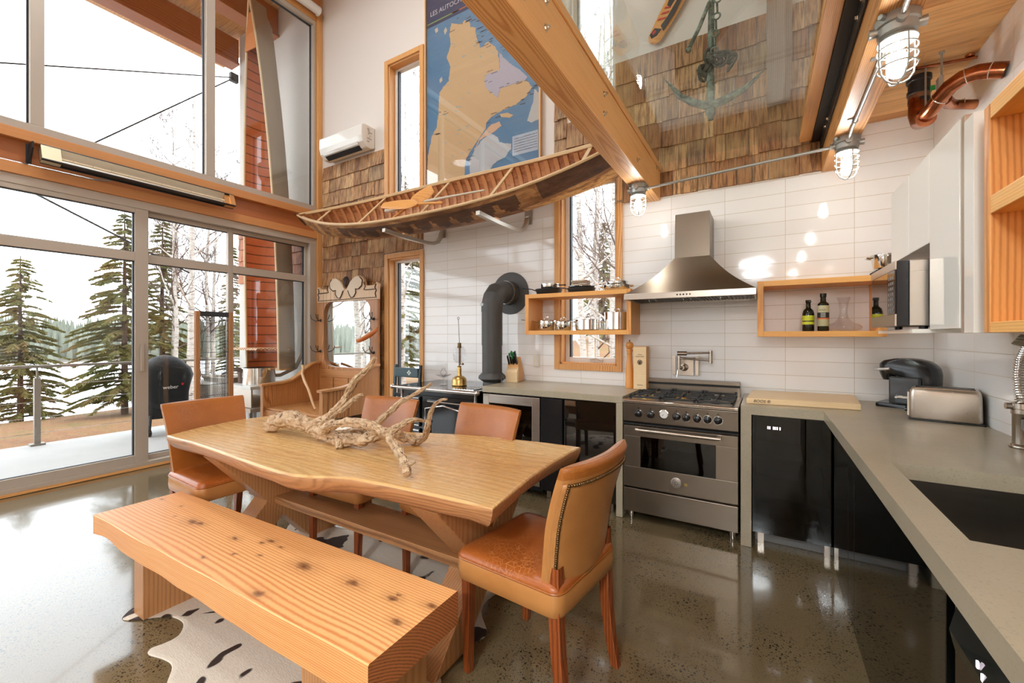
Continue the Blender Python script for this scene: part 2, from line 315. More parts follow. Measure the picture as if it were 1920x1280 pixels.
t = NT('polished_concrete_floor'); P = t.coord()
big = t.noise(P, .9, 4, .6).outputs['Fac']; mid = t.noise(P, 5, 4, .6).outputs['Fac']; fine = t.noise(P, 260, 2, .7).outputs['Fac']
c = t.mix(big, L_(94, 80, 56), L_(124, 107, 80)); c = t.mix(t.math('MULTIPLY', mid, .4), c, L_(104, 86, 58))
c = t.mix(t.ramp(fine, [(.45, (0, 0, 0)), (.75, (.6, .6, .6))]), c, L_(150, 132, 98))
for s_, d0, cols in ((130, .42, [L_(22, 20, 18), L_(46, 36, 26), L_(170, 140, 96)]), (62, .36, [L_(18, 17, 16), L_(60, 44, 32), L_(30, 28, 26), L_(190, 150, 100)])):
    vo = t.n('TexVoronoi', {'Vector': t.map(P, (1, 1, 0)), 'Scale': s_}); spn = t.n('SeparateColor', {0: vo.outputs['Color']})
    colr = t.ramp(spn.outputs[0], [(i / (len(cols) - 1), q) for i, q in enumerate(cols)], 'CONSTANT')
    keep = t.ramp(spn.outputs[1], [(.55, (0, 0, 0)), (.6, (1, 1, 1))])
    msk = t.math('MULTIPLY', t.ramp(vo.outputs['Distance'], [(d0 * .7, (1, 1, 1)), (d0, (0, 0, 0))]), keep)
    area = t.ramp(t.noise(P, 1.3 if s_ == 60 else 2.2, 3, .6).outputs['Fac'], [(.42, (.15, .15, .15)), (.6, (1, 1, 1))])
    c = t.mix(t.math('MULTIPLY', msk, area), c, colr)
t.bump(t.noise(P, 1.5, 2, .5).outputs['Fac'], .06, .02)
FLOORM = t.p(Base_Color=c, Roughness=.12, IOR=1.52, Coat_Weight=.3, Coat_Roughness=.04)

t = NT('cast_concrete_counter'); P = t.coord(); a = t.noise(P, 5, 5, .6).outputs['Fac']; b = t.noise(P, 160, 2, .6).outputs['Fac']
c = t.mix(a, L_(154, 143, 122), L_(182, 170, 146)); c = t.mix(t.ramp(b, [(.55, (0, 0, 0)), (.8, (.5, .5, .5))]), c, L_(120, 106, 82)); t.bump(b, .05, .002)
CONCRETE = t.p(Base_Color=c, Roughness=.3)

t = NT('cowhide_hair'); P = t.coord(); n1 = t.noise(t.map(P, (1, .7, 1)), 6.0, 2, .5, .2).outputs['Fac']; ms = t.noise(P, 1.6, 2, .5).outputs['Fac']
k = t.ramp(t.math('ADD', n1, t.math('MULTIPLY', t.math('SUBTRACT', ms, .5), .35)), [(.60, (0, 0, 0)), (.615, (1, 1, 1))])
c = t.mix(t.noise(t.map(P, (60, 240, 60)), 1, 2).outputs['Fac'], L_(226, 216, 202), L_(200, 186, 166)); c = t.mix(k, c, L_(52, 34, 26)); t.bump(t.noise(t.map(P, (80, 400, 80)), 1, 2).outputs['Fac'], .4, .004)
COWHIDE = t.p(Base_Color=c, Roughness=.8)

def bark_mat(name, cols, scale=(2, 7, 7), th=(.35, .5, .6)):
    t = NT(name); P = t.coord(scale); n = t.noise(P, 1, 5, .65, .6).outputs['Fac']; f = t.noise(t.coord((8, 90, 90)), 1, 3, .6).outputs['Fac']
    c = t.ramp(n, list(zip((th[0], th[1], th[2], .72), cols))); c = t.mix(t.math('MULTIPLY', t.ramp(f, [(.5, (0, 0, 0)), (.65, (1, 1, 1))]), .35), c, L_(60, 36, 20)); t.bump(f, .3, .004)
    return t.p(Base_Color=c, Roughness=.6)
BARK = bark_mat('birchbark_hull', [L_(112, 74, 48), L_(166, 116, 74), L_(196, 148, 98), L_(224, 184, 130)])
BARKD = bark_mat('dark_bark_scallop', [L_(66, 44, 34), L_(96, 66, 50), L_(112, 80, 60), L_(126, 92, 70)])
BARKT = bark_mat('light_bark_patch', [L_(140, 92, 54), L_(216, 164, 104), L_(230, 186, 124), L_(190, 130, 78)], (3, 14, 14))
RIBW = plain('canoe_rib_wood', L_(208, 150, 100), .55)
GUNW = plain('canoe_gunwale_wood', L_(214, 180, 134), .5)
DRIFT = NT('driftwood_grey'); P = DRIFT.coord((1, 1, 1)); a = DRIFT.noise(P, 22, 5, .7, 1.2).outputs['Fac']; _g = DRIFT.n('Attribute', attribute_name='groove').outputs['Fac']
_c = DRIFT.ramp(a, [(.30, L_(132, 100, 72)), (.44, L_(178, 146, 112)), (.62, L_(206, 178, 144))]); _c = DRIFT.mix(DRIFT.ramp(_g, [(.10, (1, 1, 1)), (.32, (0, 0, 0))]), _c, L_(84, 58, 40))
DRIFT.bump(DRIFT.math('ADD', a, _g), .7, .008); DRIFT = DRIFT.p(Base_Color=_c, Roughness=.75)
# ================================================================ THE SETTING
TILEB = tile_mat('glossy_wall_tile_back', 'Y'); TILER = tile_mat('glossy_wall_tile_side', 'X')
XW, YB, XR = -5.5, 3.8, .96
# floor, ceilings
st(M().box(XW - .16, -5, -.2, XR + .2, 4.0, 0).build('floor', FLOORM, w0=True))
def planks(mb, x0, x1, y0, y1, z, wd, th, seed, along='X', split=1.9):
    rnd = random.Random(seed)
    if along == 'X':
        y = y0
        while y < y1:
            x = x0 - rnd.random() * split
            while x < x1:
                a, b = max(x, x0), min(x + split, x1)
                if b > a + .01: mb.box(a + .001, y + .0015, z, b - .001, min(y + wd, y1) - .0015, z + th)
                x += split
            y += wd
    return mb
st(planks(M(), .5, XR, -5, YB, 2.84, .1, .02, 3).box(.36, -5, 2.861, XR, YB, 2.98).build('ceiling', PLANKX, w0=True, bevel=.002, seg=1))
st(planks(M(), -.76, .5, -5, -1.3, 2.84, .1, .02, 5).box(-.76, -5, 2.861, .5, -1.3, 2.98).build('ceiling', PLANKX, w0=True))
st(planks(M(), XW - .1, XR, -5, YB, 6.42, .14, .03, 4).box(XW - .1, -5, 6.451, XR, YB + .2, 6.6).build('ceiling', PLANKX, w0=True))

def holed(mb, plane, c0, c1, a0, a1, z0, z1, holes, mfun=None, cuts_a=(), cuts_z=()):
    A = sorted({a0, a1, *cuts_a, *[h[0] for h in holes], *[h[1] for h in holes]}); Z = sorted({z0, z1, *cuts_z, *[h[2] for h in holes], *[h[3] for h in holes]})
    A = [a for a in A if a0 <= a <= a1]; Z = [z for z in Z if z0 <= z <= z1]
    for i in range(len(A) - 1):
        for j in range(len(Z) - 1):
            ca, cz = (A[i] + A[i + 1]) / 2, (Z[j] + Z[j + 1]) / 2
            if any(h[0] < ca < h[1] and h[2] < cz < h[3] for h in holes): continue
            mb.mi = mfun(ca, cz) if mfun else 0
            if plane == 'Y': mb.box(A[i], c0, Z[j], A[i + 1], c1, Z[j + 1])
            else: mb.box(c0, A[i], Z[j], c1, A[i + 1], Z[j + 1])
    return mb
WIN = [(-4.10, -3.56, 2.90, 4.80), (-4.10, -3.56, .36, 2.34), (-1.72, -1.15, 1.09, 2.86), (-1.64, -1.17, 3.46, 6.2)]
mb = holed(M(), 'Y', YB, YB + .2, XW - .16, XR + .2, 0, 6.45, WIN, lambda a, z: 1 if (a > -3.5 and z < 2.553) or (a > .36 and z < 2.86) else 0, (-3.5, .36), (2.553, 2.86))
wall_back = st(mb.build('wall_back', [DRYWALL, TILEB], w0=True))
st(M().box(XR, -5, 0, XR + .2, YB, 6.45).build('wall_right', TILER, w0=True))
st(M().box(XW, -5.2, 0, XR + .2, -5, 6.45).build('wall_front', DRYWALL, w0=True))

# shingle cladding: overlapping courses of split shingles
def shingles(regions, seed, y=YB, out=-1, course=.19, holes=()):
    rnd = random.Random(seed); mb = M()
    for (x0, x1, z0, z1) in regions:
        nc = max(1, round((z1 - z0) / course)); ch = (z1 - z0) / nc
        for j in range(nc):
            zb = z0 + j * ch; x = x0 - rnd.random() * .05
            while x < x1 - .004:
                wd = rnd.choice([.07, .1, .13, .16, .2]) * rnd.uniform(.85, 1.15); a, b = max(x, x0), min(x + wd, x1)
                if b - a > .008 and not any(h[0] < (a + b) / 2 < h[1] and h[2] < zb + ch / 2 < h[3] for h in holes):
                    g = .0022; th = rnd.uniform(.016, .026); dz = rnd.uniform(-.007, .007); zt = min(zb + ch + .02, z1)
                    za = max(zb + dz, z0)
                    yo, yt = y + out * th, y + out * .006
                    mb.add([(a + g, yo, za), (b - g, yo, za), (b - g, yt, zt), (a + g, yt, zt), (a + g, y - out * .002, za), (b - g, y - out * .002, za), (b - g, y - out * .002, zt), (a + g, y - out * .002, zt)],
                           [(0,1,2,3),(4,7,6,5),(0,4,5,1),(1,5,6,2),(2,6,7,3),(3,7,4,0)])
                x += wd
    return mb
shingles([(-5.42, -4.165, .0, 3.76), (-4.165, -3.51, 2.41, 2.86), (-4.165, -3.51, 2.86, 2.9)], 2).build('shingle_cladding', SHINGLE, wall_back, w0=True)
shingles([(-1.78, -1.645, 2.92, 3.85), (-1.645, -1.165, 2.92, 3.43), (-1.165, -1.09, 2.57, 3.85), (-1.09, .36, 2.562, 3.85), (.36, .95, 2.98, 3.85)], 9, course=.205).build('shingle_cladding', SHINGLE, wall_back, w0=True)

# windows in the back wall
VINYL = plain('white_window_frame', L_(226, 222, 218), .35)
GASK = plain('dark_window_seal', L_(52, 54, 60), .5)
def back_window(k, x0, x1, z0, z1, trim=(.06, .06, .06, .06), handle=False, pane_split=False):
    """trim = left, right, top, bottom board widths; the frame sits .12 deep in the wall"""
    l, r, t_, b = trim; o = bpy.data.objects.new('window_%d' % k, None); COL.objects.link(o); o['kind'] = 'structure'
    m = M(); y0, y1 = YB - .022, YB + .0
    if l: m.box(x0 - l, y0, z0 - b, x0, y1 + .0, z1 + t_); m.box(x0 - .0, y1, z0, x0 + .018, y1 + .13, z1)
    if r: m.box(x1, y0, z0 - b, x1 + r, y1, z1 + t_); m.box(x1 - .018, y1, z0, x1, y1 + .13, z1)
    if t_: m.box(x0, y0, z1, x1, y1, z1 + t_); m.box(x0, y1, z1 - .018, x1, y1 + .13, z1)
    if b: m.box(x0, y0, z0 - b, x1, y1, z0); m.box(x0, y1, z0, x1, y1 + .13, z0 + .018)
    if l or r: m.build('window_trim', FIR_Z, o, bevel=.003)
    a, c = x0 + .018, x1 - .018; f = M(); s_ = .042
    for (u0, u1, w0_, w1) in ((a, a + s_, z0, z1), (c - s_ * .7, c, z0, z1), (a + s_, c - s_ * .7, z0, z0 + s_ * 1.5), (a + s_, c - s_ * .7, z1 - s_, z1)): f.box(u0, YB + .09, w0_, u1, YB + .15, w1)
    f.build('window_frame', VINYL, o, bevel=.004)
    g = M()
    for q in (0, .010): g.box(a + s_, YB + .098 + q * 2, z0 + s_, a + s_ + .006, YB + .14, z1 - s_)
    g.box(a + s_ + .012, YB + .1, z0 + s_ * 1.5, a + s_ + .017, YB + .14, z1 - s_); g.box(c - s_ * .7 - .005, YB + .1, z0 + s_ * 1.5, c - s_ * .7, YB + .14, z1 - s_)
    g.build('window_seal', GASK, o)
    M().box(a + s_, YB + .118, z0 + s_, c - s_ * .7, YB + .122, z1 - s_).build('window_pane', GLASS, o)
    if handle:
        h = M(); xm = (x0 + x1) / 2 + .06; h.box(xm - .06, YB + .075, z0 + .02, xm + .06, YB + .1, z0 + .04); h.tube([(xm + .05, YB + .07, z0 + .04), (xm, YB + .062, z0 + .058), (xm - .07, YB + .066, z0 + .045)], [.008, .01, .006], 8)
        h.box(x1 - .03, YB + .07, z0 + .1, x1 - .018, YB + .09, z0 + .24); h.build('crank_handle', plain('almond_plastic', L_(206, 198, 190), .4), o, smooth=True)
    return o
back_window(1, *WIN[0][:2], WIN[0][2], WIN[0][3])
back_window(2, *WIN[1][:2], WIN[1][2], WIN[1][3])
back_window(3, *WIN[2][:2], WIN[2][2], WIN[2][3], (.055, .05, .05, .055), handle=True)
back_window(4, *WIN[3][:2], WIN[3][2], WIN[3][3], (0, 0, 0, 0))

# glazed wall on the left
def alu(m, y0, y1, z0, z1, x0=-5.58, x1=-5.48): m.box(x0, y0, z0, x1, y1, z1)
w5 = bpy.data.objects.new('window_5', None); COL.objects.link(w5); w5['kind'] = 'structure'     # tall upper glazing
m = M(); alu(m, -5, 3.72, 3.135, 3.21); alu(m, -5, 3.72, 5.78, 5.84); alu(m, 3.68, 3.72, 3.21, 5.78)
for a, b in ((.995, 1.081), (2.345, 2.437), (-.42, -.335), (-1.85, -1.765), (-3.3, -3.215)): alu(m, a, b, 3.21, 5.78)
m.build('window_frame', ALU, w5, bevel=.003)
g = M()
for a, b in ((-3.215, -1.85), (-1.765, -.42), (-.335, .995), (1.081, 2.345), (2.437, 3.68)):
    for p in ((a, a + .008, 3.21, 5.78), (b - .012, b, 3.21, 5.78), (a, b, 5.768, 5.78)): g.box(-5.56, p[0], p[2], -5.535, p[1], p[3])
g.build('window_seal', GASK, w5)
g = M()
for a, b in ((-5, -3.3), (-3.215, -1.85), (-1.765, -.42), (-.335, .995), (1.081, 2.345), (2.437, 3.68)): g.box(-5.553, a, 3.21, -5.547, b, 5.78)
g.build('window_pane', GLASS, w5)
d1 = bpy.data.objects.new('door_1', None); COL.objects.link(d1); d1['kind'] = 'structure'        # sliding glass doors
m = M(); alu(m, -5, 3.72, 2.66, 2.742, -5.60, -5.47); alu(m, -5, 3.72, .03, .07, -5.62, -5.46); alu(m, 3.62, 3.72, .07, 2.66, -5.6, -5.47)
m.build('door_frame', ALU, d1, bevel=.003)
def sash(name, y0, y1, xo, l=.05, r=.05, zt=2.66, bot=.15):
    s_ = M(); x0, x1 = xo - .06, xo
    s_.box(x0, y0, .07, x1, y0 + l, zt); s_.box(x0, y1 - r, .07, x1, y1, zt); s_.box(x0, y0 + l, .07, x1, y1 - r, bot); s_.box(x0, y0 + l, zt - .045, x1, y1 - r, zt); s_.box(x0, y0 + l, 2.125, x1, y1 - r, 2.215)
    so = s_.build(name, ALU, d1, bevel=.003)
    q = M(); c0, c1 = y0 + l, y1 - r
    for z0, z1 in ((bot, 2.125), (2.215, zt - .045)): q.box(xo - .045, c0, z0, xo - .022, c0 + .007, z1); q.box(xo - .045, c1 - .012, z0, xo - .022, c1, z1); q.box(xo - .045, c0, z1 - .008, xo - .022, c1, z1); q.box(xo - .045, c0, z0, xo - .022, c1, z0 + .006)
    q.build('door_seal', GASK, so)
    M().box(xo - .036, c0, bot, xo - .031, c1, 2.125).box(xo - .036, c0, 2.215, xo - .031, c1, zt - .045).build('door_pane', GLASS, so)
    return so
s1 = sash('door_sash', -.75, 1.815, -5.475, .06, .11)
sash('door_sash', -3.3, -.76, -5.475, .06, .06); sash('door_sash', -5, -3.31, -5.475, .06, .06)
sash('door_sash', 1.74, 2.665, -5.545, .085, .045, bot=.12); sash('door_sash', 2.60, 3.64, -5.535, .05, .055, bot=.12)
M().box(-5.476, 1.745, 1.0, -5.452, 1.775, 1.28).build('door_handle', ALU, s1, bevel=.004)
# timbers of the glazed wall
m = M(); m.box(-5.60, -5, 3.045, -5.45, YB, 3.135); m.box(-5.60, -5, 2.742, -5.45, YB, 2.838)
tb = st(m.build('trim_1', wood('window_beam_board', L_(222, 158, 100), L_(186, 112, 56), 'Y', .008, off=(5.5, 0, -2.9), knots=.9), w0=True, bevel=.004))
st(M().box(-5.60, -5, 2.838, -5.52, YB, 3.045).build('trim_2', REDBEAM, w0=True))
st(M().box(-5.56, 3.722, 0, -5.44, YB - .002, 6.42).build('trim_3', FIR_Z, w0=True, bevel=.004))
st(M().box(-5.60, -5, 5.842, -5.47, 3.72, 5.93).build('trim_4', FIR_Y, w0=True, bevel=.004))
st(M().box(-5.62, -5, 5.935, -5.38, 3.72, 6.42).build('trim_5', REDBEAM, w0=True))
st(M().box(-5.56, -5, .005, -5.455, 3.72, .03).build('trim_6', FIR_Y, w0=True))
st(M().box(-5.66, 3.72, 0, -5.56, YB, 6.45).box(-5.66, -5, 6.3, -5.62, 3.8, 6.45).build('wall_left', DRYWALL, w0=True))

# mezzanine timbers
STEELBLK = plain('black_steel_channel', L_(40, 38, 36), .45, .5)
bm = st(M().box(-.905, -5, 2.527, -.765, YB - .03, 2.775).box(-.905, -5, 2.778, -.757, YB - .03, 2.825).build('trim_7', FIR_Y, w0=True, bevel=.005))
st(M().box(.36, -5, 2.553, .50, YB - .002, 2.84).build('trim_8', FIR_YR, w0=True, bevel=.005))
st(M().box(.225, -5, 2.79, .298, YB - .03, 2.833).build('trim_9', FIR_Y, w0=True, bevel=.003))
st(M().box(.298, -5, 2.775, .357, YB - .03, 2.783).box(.349, -5, 2.70, .357, YB - .03, 2.83).box(.298, -5, 2.826, .35, YB - .03, 2.834).build('trim_10', STEELBLK, w0=True))
m = M(); rb = random.Random(4)
for yy in (1.3, 1.42, 2.2, 2.32, 3.3, 3.42): m.cyl((.349, yy, 2.735), (.336, yy, 2.735), .009, n=6); m.box(.345, yy - .014, 2.722, .349, yy + .014, 2.748)
m.build('bolt', CHROME, bpy.data.objects['trim_10'], w0=True)
m = M()
for yy, zz in ((1.36, 2.73), (1.36, 2.62), (1.55, 2.73), (1.55, 2.62), (2.28, 2.71), (2.28, 2.60), (3.62, 2.76), (3.0, 2.6)):
    m.cyl((-.765, yy, zz), (-.752, yy, zz), .010, n=6); m.cyl((-.752, yy, zz), (-.744, yy, zz), .005, n=6); m.cyl((-.765, yy, zz), (-.763, yy, zz), .016, n=12)
m.build('bolt', CHROME, bm, w0=True)
fg = tag(M().box(-.80, -1.3, 2.840, .30, YB - .04, 2.858).build('glass_floor_panel', GLASSG, bevel=.001), 'greenish clear glass floor panel laid across the two long timbers overhead', 'glass floor')
tag(M().box(-.957, -1.2, 2.60, -.945, YB - .035, 4.0).build('glass_guard', GLASSR), 'upright frameless glass balustrade beside the big overhead beam', 'glass guard')
# ================================================================ OUTSIDE
def smooth(a, b, x):
    q = min(max((x - a) / (b - a), 0), 1); return q * q * (3 - 2 * q)
def ground_h(x, y):
    west = -8.0 * smooth(-14, -32, x) - .25 * smooth(-8.5, -15, x)
    north = (2.2 * smooth(7, 26, y)) * smooth(-15, -6, x)
    return -.28 + west + north + .12 * mnoise.noise(Vector((x * .25, y * .25, 0))) * smooth(-8.6, -11, x)
t = NT('dry_spring_lawn'); P = t.coord(); n = t.noise(P, 1.6, 5, .65).outputs['Fac']; n2 = t.noise(P, 30, 3, .7).outputs['Fac']
c = t.ramp(n, [(.35, L_(118, 98, 52)), (.5, L_(140, 100, 62)), (.65, L_(122, 82, 52))]); c = t.mix(t.ramp(n2, [(.5, (0, 0, 0)), (.7, (1, 1, 1))]), c, L_(88, 56, 36)); t.bump(n2, .6, .03)
LAWN = t.p(Base_Color=c, Roughness=.95)
rows = []
xs = [-46 + i * .9 for i in range(36)] + [-13.4 + i * .45 for i in range(12)] + [-8 + i * 2.0 for i in range(16)]
for yv in [-26 + j * 1.1 for j in range(62)]:
    rows.append([(x, yv, ground_h(x, yv) if not (-8.3 < x < 3 and -6 < yv < 4.2) else -.5) for x in xs])
st(M().grid(rows).build('lawn', LAWN, w0=True, smooth=True))
t = NT('frozen_lake_ice'); n = t.noise(t.coord((.02, .1, 1)), 1, 4, .6).outputs['Fac']; ICE = t.p(Base_Color=t.mix(n, L_(205, 210, 216), L_(236, 236, 234)), Roughness=.6)
st(M().grid([[(-600 + i * 60, -400 + j * 60, -7.2) for i in range(14)] for j in range(14)]).build('lake', ICE, w0=True))
t = NT('poured_deck_concrete'); n = t.noise(t.coord(), 3, 4, .6).outputs['Fac']; DECKM = t.p(Base_Color=t.mix(n, L_(168, 166, 162), L_(186, 184, 180)), Roughness=.7)
st(M().box(-8.46, -6, -.45, -5.6, 7.5, -.10).build('terrace_slab', DECKM, w0=True, bevel=.01))
# exterior wing wall with stucco and a shingled band, roof overhang
OUTSH = island('exterior_cedar_shingles', [L_(176, 100, 56), L_(200, 120, 70), L_(186, 110, 60), L_(150, 84, 46)])
ww = st(M().box(-7.75, YB, -.1, -5.66, YB + .35, 6.8).build('wall_outside', STUCCO, w0=True, bevel=.06, seg=3))
shingles([(-7.72, -5.67, 2.25, 3.2)], 21, YB - .001, -1, .2).build('shingle_cladding', OUTSH, ww, w0=True)
OUTBEAM = wood('exterior_red_beam', L_(178, 108, 66), L_(140, 76, 42), 'Y', .01, off=(7, 0, -6), knots=.3)
for x0, x1, z0, z1 in ((-7.93, -7.73, 6.03, 6.43), (-6.75, -6.55, 6.08, 6.48)):
    st(M().box(x0, -6, z0, x1, YB - .002, z1).box(x0 - .03, -6, z0 - .04, x1 + .03, YB - .002, z0).build('roof_beam', OUTBEAM, w0=True, bevel=.004))
st(planks(M(), -8.9, -5.62, -6, YB, 6.485, .14, .02, 8, split=1.2).box(-8.9, -6, 6.506, -5.62, YB + .3, 6.7).build('roof_soffit', SOFFIT, w0=True))

# railing
RAILM = plain('railing_metal', L_(150, 142, 132), .45, .4)
rl = thing('cable_railing', (-8.36, 1.58, -.1), 'metal cable railing along the outer edge of the terrace, lake beyond', 'railing')
for yy in (-5.8, -3.95, -2.1, -.25, 1.58, 3.45, 5.3, 7.2):
    M().box(-8.39, yy - .03, -.1, -8.33, yy + .03, .80).box(-8.42, yy - .07, -.10, -8.30, yy + .07, -.075).cyl((-8.36, yy, .8), (-8.36, yy, .94), .011, n=8).build('post', RAILM, rl, bevel=.003)
M().box(-8.385, -6, .935, -8.335, 7.4, .972).build('handrail', RAILM, rl, bevel=.008)
for zz in (.06, .27, .48, .70): M().cyl((-8.36, -6, zz), (-8.36, 7.4, zz), .004, n=6).build('cable', CHROME, rl)
# guy cables
CABLE = plain('dark_steel_cable', L_(60, 58, 60), .5, .6)
gw = thing('guy_cable', (-7.75, 3.74, 5.77), 'thin dark steel cables fanning out from a bracket on the outer wall corner', 'cable')
M().tube([(-7.76, 3.74, 5.77), (-7.76, 1.16, 4.59), (-7.76, -2, 3.15)], .009, 6).build('cable', CABLE, gw)
M().tube([(-7.78, 3.74, 5.77), (-7.78, 1.95, 3.93), (-7.78, .5, 2.45)], .011, 6).build('cable', CABLE, gw)
M().tube([(-7.80, 1.2, 3.26), (-7.80, 2.17, 2.80), (-7.8, 3.1, 2.36)], .013, 6).build('cable', CABLE, gw)
M().box(-7.81, 3.68, 5.70, -7.74, 3.80, 5.84).cyl((-7.83, 3.74, 5.77), (-7.73, 3.74, 5.77),   .05, n=8).build('bracket', CABLE, gw)

# ---- trees
NEEDLE = NT('spruce_needles'); _n = NEEDLE.noise(NEEDLE.coord(), 1.4, 3, .6).outputs['Fac']; NEEDLE = NEEDLE.p(Base_Color=NEEDLE.ramp(_n, [(.35, L_(98, 102, 62)), (.5, L_(138, 134, 80)), (.66, L_(156, 134, 94))]), Roughness=.9)
SPBARK = plain('spruce_bark', L_(92, 74, 62), .95)
t = NT('white_birch_bark'); P = t.coord((1, 1, 1)); n = t.noise(t.coord((6, 6, 34)), 1, 3, .6).outputs['Fac']
BIRCHB = t.p(Base_Color=t.ramp(n, [(.28, L_(64, 54, 48)), (.38, L_(150, 138, 128)), (.48, L_(196, 188, 180))]), Roughness=.8)
TWIG = plain('bare_twig', L_(96, 76, 66), .9)
def spruce(x, y, h, rad, seed, label, sparse=.75, bare=.12, group=None):
    rnd = random.Random(seed); z0 = ground_h(x, y); tr = M(); tr.tube([(x, y, z0 - .4), (x + rnd.uniform(-.1, .1), y, z0 + h * .5), (x, y, z0 + h)], [h * .016, h * .010, .008], 7)
    nd = M(); z = z0 + h * bare
    while z < z0 + h * .985:
        q = (z - z0) / h; ln = rad * (1 - q) ** .8 * (.55 + .45 * min(1, q * 5)) + .06
        for b in range(rnd.choice([4, 5, 6])):
            if rnd.random() > sparse + .2: continue
            a = rnd.uniform(0, 6.283); l = ln * rnd.uniform(.55, 1.15); dx, dy = math.cos(a), math.sin(a)
            pts = [(x + dx * l * s_, y + dy * l * s_, z + l * (.10 * s_ - .34 * s_ * s_)) for s_ in (0, .35, .7, 1)]
            tr.tube(pts, [.018 * (1 - q) + .006, .012 * (1 - q) + .004, .008, .003], 4, cap=False)
            k = max(5, int(l * 30))
            for i in range(k):
                s_ = .18 + .82 * i / k + rnd.uniform(-.02, .02); px, py, pz = x + dx * l * s_, y + dy * l * s_, z + l * (.10 * s_ - .34 * s_ * s_)
                if rnd.random() > sparse: continue
                for sg in (-1, 1, 0):
                    tl = (.07 + .22 * (1 - s_) * l * .5) * rnd.uniform(.6, 1.2) + .03; aa = a + sg * rnd.uniform(.5, 1.0)
                    ex, ey, ez = px + math.cos(aa) * tl, py + math.sin(aa) * tl, pz - tl * rnd.uniform(.1, .6)
                    wd = .012 + .012 * rnd.random(); nx, ny = -math.sin(aa) * wd, math.cos(aa) * wd
                    nd.add([(px + nx, py + ny, pz), (px - nx, py - ny, pz), (ex, ey, ez), (px, py, pz + wd * 1.3), (px, py, pz - wd * 1.5)], [(0, 1, 2), (3, 4, 2)])
        z += h * rnd.uniform(.014, .024)
    o = thing('spruce_tree', (x, y, z0), label, 'tree', group)
    tr.build('trunk', SPBARK, o, smooth=True); nd.build('foliage', NEEDLE, o)
def birch(x, y, h, r, seed, label, lean=(0, 0), twig=1.0, group=None, start=.3):
    rnd = random.Random(seed); z0 = ground_h(x, y); tr = M(); tw = M(); n = 9; pts = []; rs = []
    for i in range(n):
        q = i / (n - 1); pts.append(Vector((x + lean[0] * q * h + .1 * mnoise.noise(Vector((seed, q * 3, 0))) * h * .15, y + lean[1] * q * h + .1 * mnoise.noise(Vector((seed, q * 3, 5))) * h * .15, z0 - .3 + (h + .3) * q))); rs.append(r * (1 - q) ** .8 + .008)
    tr.tube(pts, rs, 8)
    def grow(mb, p, d, l, rr, depth):
        seg = [p]; rr_ = [rr]; q = p.copy(); dd = d.copy()
        for _ in range(4):
            dd = (dd + Vector((rnd.uniform(-.25, .25), rnd.uniform(-.25, .25), rnd.uniform(-.1, .2)))).normalized(); q = q + dd * (l / 4); seg.append(q.copy()); rr_.append(max(rr_[-1] * .7, .0022))
        mb.tube(seg, rr_, 4 if depth else 5, cap=False)
        if depth < 3:
            for _ in range(int((5, 5, 3)[depth] * twig)):
                i = rnd.randint(1, 4); e = Vector((rnd.uniform(-1, 1), rnd.uniform(-1, 1), rnd.uniform(-.2, .9))).normalized()
                grow(tw, seg[i], (dd + e).normalized(), l * rnd.uniform(.35, .6), max(rr_[i] * .6, .003), depth + 1)
    for i in range(int(15 * twig)):
        q = start + (1 - start) * i / (15 * twig); k = q * (n - 1); a = int(k); p = pts[a].lerp(pts[min(a + 1, n - 1)], k - a); an = rnd.uniform(0, 6.283)
        grow(tw if r < .08 else tr, p, Vector((math.cos(an), math.sin(an), rnd.uniform(.4, 1.2))).normalized(), h * .22 * (1.1 - q) + .3, (r * (1 - q) ** .8) * .4 + .006, 0)
    o = thing('birch_tree', (x, y, z0), label, 'tree', group)
    tr.build('trunk', BIRCHB, o, smooth=True); tw.build('twigs', TWIG, o)
spruce(-15.0, 2.57, 3.9, 1.15, 11, 'slender sparse spruce standing apart at the far left of the lake view', .72, .03)
spruce(-13.0, 3.86, 4.8, 1.35, 12, 'tall shaggy spruce seen in the pane just left of the wide door mullion', .85, .08)
spruce(-14.0, 4.95, 5.2, .95, 13, 'brownish spruce showing through the second door pane above the covered grill', .8, .1)
spruce(-16.5, 7.9, 5.6, .8, 14, 'thin spruce behind the birches, right of the woven screen top', .7, .15)
birch(-12.8, 4.75, 7.6, .055, 31, 'birch with a forked crown in the second door pane', (-.01, .01), .9)
birch(-11.9, 4.55, 5.6, .05, 32, 'leaning birch close behind the covered grill', (-.05, -.02), .8)
birch(-11.0, 4.40, 7.2, .085, 33, 'thickest pale birch trunk left of the woven screen', (.005, .005), .9)
birch(-13.6, 5.95, 6.5, .06, 34, 'slim birch farther back, hidden partly by the woven screen', (0, .02), .8)
birch(-15.5, 1.35, 4.0, .04, 35, 'bare twiggy birch reaching in at the left picture edge', (0, .12), .9)
birch(-12.2, 5.25, 6.8, .05, 36, 'bushy bare birch between the leaning birch and the woven screen', (.01, .0), 1.3)
birch(-15.0, 5.6, 8.8, .06, 37, 'distant bare birch left of the slim one behind the screen', (.0, -.01), 1.3)
birch(-14.2, 7.1, 7.5, .06, 38, 'twiggy birch crown right above the woven screen', (.0, -.01), 1.4)
